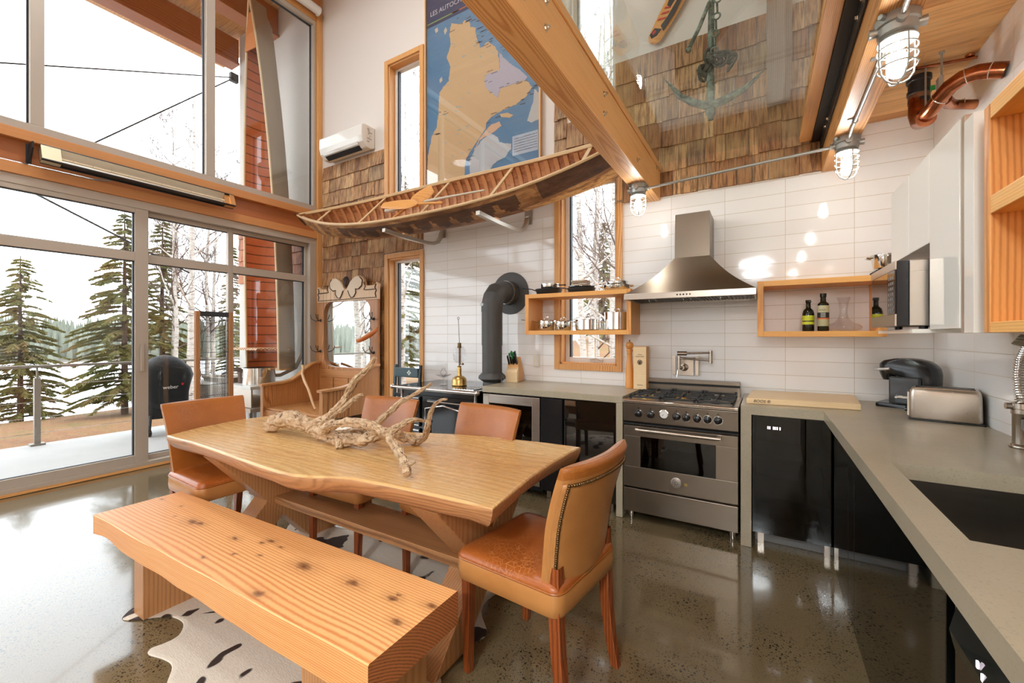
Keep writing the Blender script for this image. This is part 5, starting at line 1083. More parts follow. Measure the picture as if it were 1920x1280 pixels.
for i in range(len(rows) - 1):
    s_ = -1 + 2 * (i + .5) / 150
    for k in range(n - 1):
        v_ = 1 - (k + .5) / (n - 1)                     # 0 at the near gunwale
        mi = 0; per = .118; ph = (s_ + 1) / per % 1
        if -.62 < s_ < .52 and .03 < v_ < .07 + .15 * math.sqrt(max(0, 1 - ((ph - .5) / .42) ** 2)): mi = 1
        if s_ > .50 and .22 < v_ < .62 and mnoise.noise(Vector((s_ * 4, v_ * 5, 1))) > -.25: mi = 2
        if s_ < -.66 and v_ < .5 and (s_ * 9 + v_ * 1.2) % 1 > .55: mi = 2
        if v_ < .2 and s_ > .62: mi = 1
        m.f.append((b + i * n + k, b + i * n + k + 1, b + (i + 1) * n + k + 1, b + (i + 1) * n + k)); m.m.append(mi)
hull = m.build('hull', [BARK, BARKD, BARKT], cn, smooth=True)
M().grid(hull_rows(.012, 20)).build('lining', bark_mat('canoe_lining', [L_(150, 92, 56), L_(186, 124, 78), L_(206, 146, 96), L_(170, 110, 66)], (3, 10, 10)), cn, smooth=True)
for i in range(38):
    s_ = -.93 + 1.86 * i / 37; hw = cw(s_) - .020; dp = .315 * (1 - .10 * s_ * s_) - .022
    if abs(s_) > .86: dp *= .8
    m = M(); pr_ = [cpt(s_ * HL, a, sheer(s_) - .012 - d * dp) for a, d in canoe_section(max(hw, .01), 1.0, 14, 2.3 - .9 * abs(s_) ** 3)]
    rows = []
    for j, p in enumerate(pr_):
        ctr = cpt(s_ * HL, 0, sheer(s_) - .02); nrm = (ctr - p); nrm.x = 0; nrm = nrm.normalized() * .006 if nrm.length > 1e-5 else Vector((0, 0, 0))
        rows.append([p + Vector((-.021, 0, 0)), p + Vector((.021, 0, 0)), p + Vector((.021, 0, 0)) + nrm, p + Vector((-.021, 0, 0)) + nrm])
    m.grid(rows, closed=True); m.build('rib', RIBW, cn)
for sg in (-1, 1):
    m = M(); m.tube([cpt(s_ * HL, sg * (cw(s_) + .006), sheer(s_) + .006) for s_ in [-1 + 2 * i / 60 for i in range(61)]], .013, 8); m.build('gunwale', GUNW, cn, smooth=True)
    m = M(); m.tube([cpt(s_ * HL, sg * (cw(s_) - .020), sheer(s_) + .002) for s_ in [-.95 + 1.9 * i / 60 for i in range(61)]], .009, 6); m.build('inner_gunwale', GUNW, cn, smooth=True)
for s_ in (-.80, -.42, .02, .40, .80):
    m = M(); m.bar(cpt(s_ * HL, -cw(s_) + .015, sheer(s_) - .01), cpt(s_ * HL, cw(s_) - .015, sheer(s_) - .01), .036, .014, CU); m.build('thwart', GUNW, cn, bevel=.003)
for sg in (-1, 1):
    m = M(); m.tube([cpt(sg * HL * q, 0, sheer(1) + h) for q, h in ((1.0, .03), (1.006, -.06), (.995, -.14))], .014, 8); m.build('stem_band', BARKD, cn, smooth=True)
def arm(x, lb):
    m = M(); pts = [(3.796, 2.575), (3.765, 2.555), (3.745, 2.50), (3.70, 2.44), (3.62, 2.402), (3.5, 2.39), (3.2, 2.388), (2.90, 2.40)]
    rows = []
    for y, z_ in pts: rows.append((y, z_))
    q = []
    for i, (y, z_) in enumerate(rows):
        a = Vector(rows[max(i - 1, 0)]); b_ = Vector(rows[min(i + 1, len(rows) - 1)]); t_ = (b_ - a).normalized(); nn_ = Vector((-t_.y, t_.x)) * .017
        q.append([(x - .02, y + nn_.x, z_ + nn_.y), (x + .02, y + nn_.x, z_ + nn_.y), (x + .02, y - nn_.x, z_ - nn_.y), (x - .02, y - nn_.x, z_ - nn_.y)])
    m.grid(q, closed=True); m.add(q[-1], [(0, 1, 2, 3)]); m.box(x - .04, 3.785, 2.50, x + .04, 3.797, 2.66)
    o = thing('curved_wall_bracket', (x, 3.79, 2.40), lb, 'bracket'); m.build('arm', plain('arm_metal', L_(186, 178, 166), .35, .7), o, smooth=True, ang=30)
    M().box(x - .014, 3.16, 2.406, x + .014, 3.22, 2.425).build('rest_block', BOXW, o)
arm(-3.20, 'curved metal arm under the left half of the birchbark canoe'); arm(-2.07, 'curved metal arm under the right half of the birchbark canoe')
PADW = wood('paddle_wood', L_(226, 160, 84), L_(190, 118, 50), 'X', .02, off=(0, .1, .1), knots=0, contrast=.5)
def paddle(p0, p1, bl, bw, up, lb, blades=1, sr=.012, mat=PADW):
    p0, p1 = Vector(p0), Vector(p1); d = (p1 - p0).normalized(); sd = d.cross(Vector(up)).normalized(); L = (p1 - p0).length
    nrm = sd.cross(d); o = thing('canoe_paddle', p0, lb, 'paddle'); m = M(); m.tube([p0 + d * bl * .85, p1], sr, 10); m.build('shaft', mat, o, smooth=True)
    m = M(); rows = []
    for i in range(13):
        q = i / 12; wv_ = bw / 2 * (math.sin(math.pi * min(1, .12 + q * .62)) ** .55) * (1 if q < .8 else 1 - (q - .8) * 3.3); c = p0 + d * (bl * q)
        rows.append([c + sd * wv_ * math.cos(a) + nrm * (.008 + .006 * q) * math.sin(a) for a in [6.283 * k / 12 for k in range(12)]])
    m.grid(rows, closed=True); m.add(rows[0], [tuple(range(12))[::-1]]); m.build('blade', mat, o, smooth=True); return o
paddle((-3.44, 3.10, 2.735), (-2.60, 3.08, 2.62), .52, .13, (0, -1, .6), 'orange-brown wooden paddle lying lengthwise in the birchbark canoe')
paddle((-2.85, 3.22, 2.84), (-3.28, 3.10, 2.58), .30, .16, (.3, -1, .3), 'short broad wooden paddle propped crosswise in the birchbark canoe')
m = M(); m.tube([(-3.50, 3.2, 2.71), (-3.45, 3.2, 2.70), (-2.9, 3.19, 2.715), (-2.2, 3.19, 2.70)], [.02, .017, .015, .008], 10); tag(m.build('pale_pole', plain('bleached_wood', L_(206, 196, 176), .7), smooth=True), 'pale bleached pole lying along the inside of the birchbark canoe', 'pole')

# ---- framed wall map
mp = thing('wall_map', (-2.68, 3.77, 3.2), 'tall framed blue and tan map hanging above the birchbark canoe', 'map')
yM = 3.775
M().box(-3.434, yM, 3.0, -1.932, yM + .012, 5.5).build('sheet', plain('map_sea_blue', L_(88, 142, 176), .5), mp)
def flat(name, poly, col, y=yM - .0012):
    m = M(); m.prism([(x, y, z_) for x, z_ in poly], (0, .001, 0)); return m.build(name, plain(name + '_tone', col, .6), mp)
flat('header_band', [(-3.43, 5.49), (-3.43, 5.00), (-1.94, 5.00), (-1.94, 5.49)], L_(34, 66, 104))
flat('header_rule', [(-3.43, 5.048), (-3.43, 5.036), (-2.95, 5.036), (-2.95, 5.048)], L_(150, 180, 90), yM - .002)
flat('header_rule', [(-3.05, 5.048), (-3.05, 5.036), (-2.2, 5.036), (-2.2, 5.048)], L_(220, 120, 70), yM - .002)
land = [(-3.067, 4.933), (-2.946, 4.874), (-2.876, 4.892), (-2.807, 4.843), (-2.793, 4.789), (-2.725, 4.752), (-2.719, 4.673), (-2.698, 4.6), (-2.658, 4.509), (-2.605, 4.523), (-2.553, 4.547), (-2.488, 4.471), (-2.437, 4.4), (-2.412, 4.285), (-2.404, 4.187), (-2.566, 4.196), (-2.605, 4.144), (-2.592, 4.064), (-2.527, 3.991), (-2.437, 3.9), (-2.399, 3.984), (-2.264, 3.985), (-2.097, 3.985), (-2.016, 3.889), (-2.097, 3.811), (-2.215, 3.763), (-2.387, 3.748), (-2.514, 3.719), (-2.579, 3.671), (-2.592, 3.61), (-2.698, 3.505), (-2.807, 3.398), (-2.862, 3.322), (-2.9, 3.05), (-3.42, 3.05), (-3.42, 3.5), (-3.36, 3.7), (-3.29, 3.789), (-3.254, 3.94), (-3.239, 4.191), (-3.105, 4.289), (-3.075, 4.439), (-3.134, 4.573), (-3.075, 4.667), (-3.09, 4.81)]
def rough(poly, amp=.014, seed=1):
    out = []
    for i in range(len(poly)):
        a, b_ = Vector(poly[i]), Vector(poly[(i + 1) % len(poly)]); k = max(1, int((b_ - a).length / .022))
        for j in range(k):
            p = a.lerp(b_, j / k); q = mnoise.noise(Vector((p.x * 30, p.y * 30, seed))); w_ = mnoise.noise(Vector((p.x * 30, p.y * 30, seed + 9))); out.append((p.x + amp * q, p.y + amp * w_))
    return out
flat('land', rough(land), L_(228, 190, 138))
flat('land', rough([(-2.412, 4.37), (-2.288, 4.222), (-2.144, 4.092), (-2.073, 4.008), (-2.097, 3.985), (-2.264, 3.985), (-2.399, 3.984), (-2.437, 3.9), (-2.527, 3.991), (-2.592, 4.064), (-2.605, 4.144), (-2.566, 4.196), (-2.404, 4.187)], .01, 2), L_(198, 192, 202), yM - .0018)
flat('land', rough([(-2.752, 3.408), (-2.671, 3.521), (-2.592, 3.588), (-2.514, 3.633), (-2.412, 3.639), (-2.387, 3.59), (-2.463, 3.556), (-2.514, 3.537), (-2.592, 3.523), (-2.671, 3.499), (-2.725, 3.424)], .008, 3), L_(234, 190, 150))
flat('land', rough([(-2.807, 3.31), (-2.725, 3.424), (-2.618, 3.508), (-2.514, 3.537), (-2.437, 3.486), (-2.412, 3.416), (-2.264, 3.371), (-2.264, 3.318), (-2.337, 3.251), (-2.463, 3.215), (-2.6, 3.1), (-2.8, 3.06)], .01, 4), L_(206, 208, 206), yM - .0018)
flat('land', rough([(-2.073, 3.56), (-2.05, 3.635), (-2.004, 3.744), (-1.993, 3.862), (-1.938, 3.804), (-1.938, 3.544), (-2.027, 3.528)], .008, 5), L_(208, 208, 200))
flat('land', rough([(-2.412, 3.717), (-2.312, 3.707), (-2.239, 3.662), (-2.288, 3.648), (-2.387, 3.685)], .004, 6), L_(230, 190, 138))
for pl in ([(-3.315, 4.951), (-3.269, 4.964), (-3.257, 4.917), (-3.29, 4.902)], [(-3.173, 4.886), (-3.143, 4.921), (-3.125, 4.868), (-3.158, 4.835)], [(-3.239, 4.342), (-3.203, 4.366), (-3.194, 4.317), (-3.23, 4.3)]): flat('island', rough(pl, .006, 8), L_(222, 206, 176))
flat('legend_panel', [(-2.251, 3.44), (-1.95, 3.44), (-1.95, 3.237), (-2.251, 3.237)], L_(196, 210, 220), yM - .002)
flat('coloured_rule', [(-2.9, 3.115), (-1.94, 3.115), (-1.94, 3.105), (-2.9, 3.105)], L_(220, 140, 150), yM - .002)
INK = plain('map_ink', L_(60, 50, 46), .6)
m = M(); rnd = random.Random(3)
for _ in range(60):
    k = rnd.randrange(len(land)); x, z_ = land[k]; x += rnd.uniform(.0, .12) - .02; z_ += rnd.uniform(-.03, .03); l_ = rnd.uniform(.03, .09)
    if x < -3.4: continue
    for j in range(int(l_ / .008)): m.box(x + j * .008, yM - .0026, z_, x + j * .008 + .005, yM - .0022, z_ + rnd.uniform(.006, .012))
for j in range(6):
    for i in range(26): m.box(-2.23 + i * .0105, yM - .0030, 3.405 - j * .027, -2.2235 + i * .0105, yM - .0022, 3.405 - j * .027 + rnd.uniform(.004, .009))
o = m.build('place_names', INK, mp); o['kind'] = 'stuff'
m = M()
for _ in range(40):
    x, z_ = rnd.uniform(-3.2, -2.5), rnd.uniform(3.3, 4.7); m.box(x, yM - .0026, z_, x + rnd.uniform(.01, .05), yM - .0022, z_ + rnd.uniform(.004, .012))
o = m.build('lakes', plain('map_lake_blue', L_(150, 190, 190), .6), mp); o['kind'] = 'stuff'
text('title_lettering', 'LES AUTOCHTONES', .078, (-3.38, yM - .003, 5.145), FY, WHITEP, mp, align='LEFT')
m = M()
for a, b_, c, d_ in ((-3.452, -3.434, 2.98, 5.52), (-1.932, -1.914, 2.98, 5.52)): m.box(a, yM - .022, c, b_, yM + .02, d_)
m.box(-3.434, yM - .022, 5.5, -1.932, yM + .02, 5.52).box(-3.434, yM - .022, 2.98, -1.932, yM + .02, 3.0); m.build('frame', BOXW, mp)
M().box(-3.434, yM - .012, 3.0, -1.932, yM - .009, 5.5).build('glazing', ACRYL, mp)

# ---- split air conditioner
ac = thing('wall_air_conditioner', (-4.8, 3.7, 3.77), 'glossy white wall air conditioner above the shingles in the corner', 'air conditioner')
m = M(); prof = [(3.797, 3.80), (3.797, 4.06), (3.62, 4.065), (3.585, 4.04), (3.58, 3.90), (3.60, 3.83), (3.66, 3.775), (3.74, 3.77)]
m.prism([(-5.21, y, z_) for y, z_ in prof], (.86, 0, 0)); m.build('casing', GLOSSW, ac, bevel=.012, seg=3)
M().prism([(-5.13, 3.625, 3.800), (-5.13, 3.675, 3.760), (-5.13, 3.680, 3.766), (-5.13, 3.63, 3.806)], (.68, 0, 0)).build('air_outlet', DARK, ac)
M().prism([(-5.14, 3.592, 3.842), (-5.14, 3.612, 3.808), (-5.14, 3.606, 3.806), (-5.14, 3.588, 3.838)], (.7, 0, 0)).build('louvre', GLOSSW, ac)
m = M(); [m.box(-4.349, 3.66 + rnd.uniform(0, .06), z_, -4.348, 3.70 + rnd.uniform(0, .05), z_ + .008) for z_ in [3.85 + i * .02 for i in range(9)]]; m.build('side_markings', GREYP, ac)

# ---- infrared heater on the beam
ht = thing('infrared_heater', (-5.33, 1.8, 2.86), 'long slim infrared heater bar tilted down on the window beam', 'heater')
HM = Matrix.Translation((-5.345, 1.80, 2.935)) @ Matrix.Rotation(R(-22), 4, 'Y')
m = M(); y0, y1 = -.77, .77; m.box(-.05, y0, -.07, -.04, y1, .07); m.prism([(-.04, y0, .06), (.035, y0, .075), (.035, y0, .068), (-.04, y0, .052)], (0, y1 - y0, 0)); m.prism([(-.04, y0, -.06), (.035, y0, -.075), (.035, y0, -.068), (-.04, y0, -.052)], (0, y1 - y0, 0))
loc_build(m, HM).build('housing', BLACKM, ht)
m = M(); m.grid([[(-.038 + .07 * abs(q) ** 1.8, y, .066 * q) for q in [-1 + k / 8 for k in range(17)]] for y in (y0 + .12, y1 - .10)]); loc_build(m, HM).build('reflector', plain('polished_reflector', L_(236, 228, 212), .42, .75), ht, smooth=True)
m = M(); m.box(-.04, y0 + .0, -.068, .033, y0 + .12, .068); loc_build(m, HM).build('end_cap', plain('champagne_cap', L_(196, 180, 148), .45, .4), ht)
m = M(); m.box(-.04, y1 - .10, -.068, .015, y1 - .05, .068); m.box(-.04, y1 - .05, -.068, .033, y1, .068); loc_build(m, HM).build('end_cap', plain('copper_tinted_cap', L_(214, 160, 104), .3, .7), ht)
m = M(); m.cyl((-.005, y0 + .12, -.008), (-.005, y1 - .1, -.008), .011, n=12); loc_build(m, HM).build('heating_tube', plain('quartz_tube', L_(240, 222, 190), .15, .2), ht, smooth=True)
m = M(); [m.torus((-.005, y0 + .2 + i * .13, -.008), .013, .0015, (0, 1, 0), 12, 4) for i in range(10)]; loc_build(m, HM).build('tube_clip', CHROME, ht)
M().prism([(-5.45, .98, 3.02), (-5.45, .98, 2.85), (-5.43, .98, 2.85), (-5.34, .98, 2.97), (-5.34, .98, 3.02)], (0, .012, 0)).box(-5.46, .965, 2.85, -5.45, 1.0, 3.02).build('bracket', BLACKM, ht)
m = M(); m.tube([(-5.505, -.2, 2.85), (-5.505, .9, 2.852), (-5.505, 1.25, 2.855), (-5.49, 1.4, 2.852), (-5.46, 1.5, 2.87), (-5.42, 1.56, 2.90)], .009, 8); tag(m.build('heater_cable', GALV, smooth=True), 'grey cable running along the beam into the infrared heater', 'cable')
m = M(); m.cyl((-5.375, -4.9, 5.93), (-5.375, 3.70, 5.93), .058, n=20); m.box(-5.40, 3.66, 5.86, -5.36, 3.69, 5.875); tag(m.build('roller_blind', WHITEP, smooth=True), 'rolled white window blind above the tall glazing', 'blind')

# ---- copper drain pipes under the ceiling
cp = thing('copper_drain', (.75, 3.1, 2.5), 'polished copper waste pipe bending from the plank ceiling into the tile wall', 'pipe')
m = M(); m.tube([(.745, 3.20, 2.72), (.742, 3.19, 2.60), (.742, 3.15, 2.545), (.748, 3.08, 2.53)], .044, 16); m.build('trap_elbow', COPPER, cp, smooth=True)
m = M(); m.tube([(.742, 3.16, 2.555), (.748, 3.09, 2.545), (.758, 3.02, 2.552), (.772, 2.97, 2.575), (.795, 2.92, 2.602), (.83, 2.885, 2.617), (.875, 2.862, 2.617), (.92, 2.84, 2.60), (.957, 2.826, 2.582)], .036, 16); m.build('curved_pipe', COPPER, cp, smooth=True)
m = M(); m.tube([(.80, 3.00, 2.575), (.835, 3.08, 2.583), (.87, 3.13, 2.59), (.957, 3.15, 2.577)], [.026, .027, .024, .024], 14); m.build('branch_pipe', COPPER, cp, smooth=True)
for c, ax, r_ in (((.772, 2.97, 2.575), (.4, -.8, .4), .037), ((.842, 2.878, 2.618), (1, -.55, .1), .037), ((.915, 2.842, 2.602), (1, -.5, -.4), .037), ((.90, 3.14, 2.59), (1, .2, -.2), .025)): M().torus(c, r_, .0022, ax, 20, 6).build('solder_ring', CHROME, cp, smooth=True)
m = M(); m.lathe((.747, 3.20, 2.66), [(.046, 0), (.048, .01), (.046, .05), (.052, .055), (.052, .075), (.047, .08), (.047, .12), (.054, .125), (.054, .15), (.001, .15)], 20); m.build('rubber_coupling', BLACKM, cp, smooth=True)
M().lathe((.747, 3.20, 2.685), [(.0475, 0), (.0475, .035)], 20, cap=False).build('clamp_band', plain('clamp_steel', L_(150, 112, 90), .35, .8), cp, smooth=True)
M().box(.78, 3.143, 2.70, .80, 3.150, 2.725).build('green_sticker', plain('sticker_green', L_(30, 150, 70), .5), cp)
m = M(); m.cyl((.795, 3.03, 2.72), (.795, 3.03, 2.84), .005, n=8); m.torus((.79, 3.02, 2.70), .018, .003, (1, 0, 0), 14, 5); m.cyl((.795, 3.03, 2.83), (.795, 3.03, 2.84), .012, n=8).box(.775, 3.0, 2.62, .795, 3.04, 2.70); m.build('hanger_rod', GALV, cp)
m = M(); m.cyl((.755, 3.12, 2.60), (.755, 3.12, 2.84), .0045, n=8); m.build('hanger_rod', GALV, cp)
m = M(); m.tube([(.60, 3.10, 2.825), (.78, 3.12, 2.822), (.957, 3.137, 2.818)], .008, 10); m.lathe((.93, 3.135, 2.838), [(.02, 0), (.018, -.012), (.001, -.014)], 14, cap=False); tag(m.build('copper_supply_pipe', COPPER, smooth=True), 'thin copper supply pipe along the plank ceiling corner', 'pipe')

# ---- things seen through the glass floor
VERD = NT('verdigris_iron'); _n = VERD.noise(VERD.coord(), 24, 4, .6).outputs['Fac']; VERD.bump(_n, .4, .006); VERD = VERD.p(Base_Color=VERD.ramp(_n, [(.35, L_(66, 72, 66)), (.5, L_(112, 126, 114)), (.68, L_(150, 160, 144))]), Roughness=.7, Metallic=.2)
an = thing('ship_anchor', (-.335, 3.5, 2.97), 'weathered green iron anchor hanging on a chain above the glass floor', 'anchor')
m = M(); m.tube([(-.345, 3.5, 3.03), (-.345, 3.5, 3.4), (-.338, 3.5, 3.95)], [.030, .026, .020], 10); m.lathe((-.345, 3.5, 2.99), [(.001, 0), (.02, .002), (.022, .03), (.035, .05), (.034, .14), (.001, .15)], 14); m.build('shank', VERD, an, smooth=True)
m = M(); m.tube([(-.63, 3.42, 3.315), (-.55, 3.44, 3.20), (-.46, 3.46, 3.135), (-.345, 3.49, 3.09), (-.22, 3.5, 3.125), (-.12, 3.52, 3.17), (-.03, 3.54, 3.25)], [.010, .022, .026, .032, .026, .022, .010], 10); m.build('arms', VERD, an, smooth=True)
for sg, pts in ((-1, [(-.665, 3.40, 3.345), (-.60, 3.36, 3.23), (-.51, 3.43, 3.17), (-.58, 3.50, 3.24)]), (1, [(-.0, 3.55, 3.275), (-.085, 3.60, 3.24), (-.19, 3.54, 3.14), (-.09, 3.46, 3.17)])):
    M().prism(pts, (0, .0, .012)).build('fluke', VERD, an, bevel=.004)
m = M(); m.tube([(-.352, 3.47, 3.86), (-.42, 3.45, 3.68), (-.485, 3.43, 3.545)], [.014, .014, .016], 10); m.ball((-.49, 3.43, 3.53), .021, 12, 8); m.build('stock', VERD, an, smooth=True)
m = M()
for i in range(9):
    z_ = 3.98 - i * .062; a = i % 2; m.torus((-.285 - .004 * i, 3.46, z_), .024, .007, (1, 0, 0) if a else (0, 1, 0), 14, 6)
for i in range(12): m.torus((-.338, 3.5, 4.0 + i * .055), .024, .007, (1, 0, 0) if i % 2 else (0, 1, 0), 14, 6)
m.torus((-.338, 3.5, 3.95), .035, .009, (1, 0, 0), 18, 6); m.build('chain', VERD, an, smooth=True)
m = M(); rnd = random.Random(12)
for i in range(16):
    c = Vector((-.34 + rnd.uniform(-.10, .14), 3.47 + rnd.uniform(-.05, .05), 3.42 + rnd.uniform(-.06, .06))); m.torus(c, rnd.uniform(.03, .06), .012, (rnd.uniform(-1, 1), rnd.uniform(-1, 1), rnd.uniform(-.4, 1)), 14, 6)
m.build('rope_bundle', plain('tarred_rope', L_(70, 76, 70), .9), an, smooth=True)
m = M(); rows = []
for i in range(24):
    z_ = 3.10 + i * .085; e = .012 * mnoise.noise(Vector((0, 0, z_ * 5))); x0, x1 = .018 + e, .165 + .018 * mnoise.noise(Vector((4, 0, z_ * 4)))
    rows.append([(x0, 3.70, z_), (x1 - .03, 3.69, z_), (x1 + .012, 3.715, z_), (x1 + .008, 3.75, z_), (x0, 3.752, z_)])
m.grid(rows, closed=True); m.add(rows[0], [tuple(range(5))]); tag(m.build('live_edge_plank', wood('plank_weathered', L_(150, 126, 108), L_(108, 84, 70), 'Z', .012, off=(.02, .02, 0), knots=0)), 'weathered live-edge plank standing against the upper shingles behind the glass floor', 'plank')
ap = thing('painted_paddle', (-.8, 3.77, 3.9), 'carved paddle with a black and red painted blade on the upper wall', 'paddle')
AM = Matrix.Translation((-.835, 3.765, 3.90)) @ Matrix.Rotation(R(33), 4, 'Y')
def blade_w(q): return .075 * (.75 + .35 * math.sin(q * 2.4)) * (1 if q > .06 else .55 + q * 7)
m = M(); rows = [[(-blade_w(q), 0, q * .62), (0, -.014, q * .62), (blade_w(q), 0, q * .62), (0, .008, q * .62)] for q in [i / 16 for i in range(17)]]
m.grid(rows, closed=True); m.add(rows[0], [(0, 1, 2, 3)]); m.tube([(0, 0, .60), (0, 0, 1.3)], .016, 10); loc_build(m, AM).build('blade', PADW, ap, smooth=True)
m = M()
for pl in ([(-.05, .05), (-.02, .03), (.01, .06), (.02, .12), (-.04, .11)], [(.0, .14), (.045, .11), (.06, .25), (.055, .40), (.03, .47), (-.01, .42), (.02, .36), (.015, .22)], [(-.04, .30), (-.005, .29), (.005, .38), (-.02, .44), (-.055, .42), (-.05, .35)], [(-.03, .47), (.03, .49), (.02, .58), (-.03, .56)]):
    m.prism([(x, -.0162, z_) for x, z_ in pl], (0, .004, 0))
loc_build(m, AM).build('black_painting', plain('black_paint', L_(24, 24, 26), .5), ap)
m = M()
for pl in ([(-.04, .07), (-.02, .055), (-.01, .09), (-.03, .1)], [(-.055, .17), (.005, .20), (.005, .215), (-.05, .19)], [(-.05, .22), (.005, .25), (.005, .265), (-.045, .24)], [(-.05, .27), (.0, .285), (-.0, .295), (-.045, .285)], [(-.06, .45), (-.01, .455), (-.01, .47), (-.055, .465)]):
    m.prism([(x, -.0168, z_) for x, z_ in pl], (0, .004, 0))
loc_build(m, AM).build('red_painting', plain('red_paint', L_(196, 50, 40), .5), ap)
# ================================================================ HALL BENCH, STOVE, SMALL THINGS
hb = thing('oak_hall_bench', (-4.76, 3.3, 0), 'carved oak hall bench with a tall mirror back in the corner by the glass wall', 'hall bench')
yF, yK = 3.69, 3.735
m = M()
mo = []                                                     # mirror opening outline (x, z), softly shaped
for k in range(40):
    q = 6.283 * k / 40; cx, sy = math.cos(q), math.sin(q); x = -4.785 + .478 * math.copysign(abs(cx) ** .28, cx) * (1 + .012 * math.sin(3 * q)); z_ = 1.375 + .435 * math.copysign(abs(sy) ** .35, sy) + (.03 * (1 - cx * cx) if sy > 0 else 0); mo.append((x, z_))
ring = []; 
for x, z_ in mo:                                            # project to the outer rectangle
    dx, dz = x + 4.785, z_ - 1.375; f = min((.60 / abs(dx)) if abs(dx) > 1e-6 else 9, (.47 / abs(dz)) if abs(dz) > 1e-6 else 9); ring.append((-4.785 + dx * f, 1.375 + dz * f))
cor = [(-4.185, 1.845), (-5.385, 1.845), (-5.385, .905), (-4.185, .905)]
n = len(mo); v = [(x, yF, z_) for x, z_ in mo] + [(x, yF, z_) for x, z_ in ring] + [(x, yK, z_) for x, z_ in mo]
m.add(v, [(i, (i + 1) % n, n + (i + 1) % n, n + i) for i in range(n)] + [(i, 2 * n + i, 2 * n + (i + 1) % n, (i + 1) % n) for i in range(n)])
for i in range(n):                                          # corner fillers
    a, b_ = ring[i], ring[(i + 1) % n]
    if abs(a[0] - b_[0]) > 1e-4 and abs(a[1] - b_[1]) > 1e-4:
        c = min(cor, key=lambda q: (q[0] - a[0]) ** 2 + (q[1] - a[1]) ** 2); m.add([(a[0], yF, a[1]), (b_[0], yF, b_[1]), (c[0], yF, c[1])], [(0, 1, 2)])
m.box(-5.385, yF + .001, .905, -5.375, yK, 1.845).box(-4.195, yF + .001, .905, -4.185, yK, 1.845); fb = m.build('mirror_frame', OAK, hb)
M().box(-5.30, yK - .012, .90, -4.27, yK - .006, 1.86).build('mirror', MIRROR, hb)
M().box(-5.385, yF, .40, -4.185, yK, .905).box(-5.30, yF - .008, .80, -4.27, yF, .90).build('lower_back', OAKX, hb, bevel=.003)
for a in (-5.05, -4.74, -4.43): M().box(a - .004, yF - .003, .46, a + .004, yF + .001, .80).build('panel_groove', DARK, hb)
cr = [(-5.40, 1.83), (-5.40, 1.97), (-5.41, 2.02), (-5.375, 2.05), (-5.34, 2.01), (-5.20, 2.01), (-5.16, 2.03), (-5.14, 2.10), (-5.08, 2.145), (-5.0, 2.15), (-4.92, 2.12), (-4.86, 2.07), (-4.825, 2.01), (-4.785, 1.985), (-4.745, 2.01), (-4.71, 2.07), (-4.65, 2.12), (-4.57, 2.15), (-4.49, 2.145), (-4.43, 2.10), (-4.41, 2.03), (-4.37, 2.01), (-4.23, 2.01), (-4.195, 2.05), (-4.16, 2.02), (-4.17, 1.97), (-4.17, 1.83)]
M().prism([(x, yF - .006, z_) for x, z_ in cr], (0, .04, 0)).build('crest_board', BIRCHW, hb, bevel=.003)
INKC = plain('carving_dark_stain', L_(60, 36, 18), .6); BUMPW = plain('pale_scroll_wood', L_(222, 200, 172), .45)  # dark brown for carved outlines, cord and printing; pale wood for scrolls
for sg in (-1, 1):
    def mx(x, z_): return (-4.785 + sg * x, z_)
    pl = [(.02, .0), (.10, .10), (.19, .155), (.28, .15), (.335, .10), (.32, .03), (.26, -.01), (.20, -.005), (.205, -.06), (.16, -.11), (.11, -.115), (.075, -.07), (.05, -.02)]
    M().prism([(mx(x, 0)[0], yF - .013, 1.985 + z_) for x, z_ in pl], (0, .008, 0)).build('carved_scroll', BUMPW, hb, bevel=.003)
    mt = M(); mt.tube([(mx(x, 0)[0], yF - .014, 1.985 + z_) for x, z_ in [pl[k] for k in (3, 4, 5, 6, 7, 8, 9, 10, 11, 12)]], .006, 6); mt.tube([(mx(x, 0)[0], yF - .010, z_) for x, z_ in ((.585, 1.86), (.57, 1.90), (.59, 1.94), (.565, 1.98), (.585, 2.02))], .007, 6); mt.tube([(mx(x, 0)[0], yF - .010, z_) for x, z_ in ((.36, 2.06), (.385, 2.0), (.36, 1.96), (.40, 1.955), (.56, 1.955))], .006, 6)
    mt.build('carved_outline', INKC, hb, smooth=True)
mt = M(); mt.ball((-4.785, yF + .0, 2.09), .06, 14, 10, (1, .25, 1.15)); [mt.tube([(-4.785, yF - .016, 2.03), (-4.785 + math.sin(a) * .055, yF - .014, 2.08 + math.cos(a) * .07)], .006, 5) for a in [(-2 + k) * .4 for k in range(5)]]; mt.build('carved_shell', INKC, hb, smooth=True)
mt = M(); [mt.ball((-5.37 + i * .0195, yF - .008, 1.852 + (.002 if i % 2 else -.002)), .006, 6, 4) for i in range(61)]; o = mt.tube([(-5.38, yF - .006, 1.852), (-4.19, yF - .006, 1.852)], .003, 4).build('rope_moulding', INKC, hb, smooth=True); o['kind'] = 'stuff'
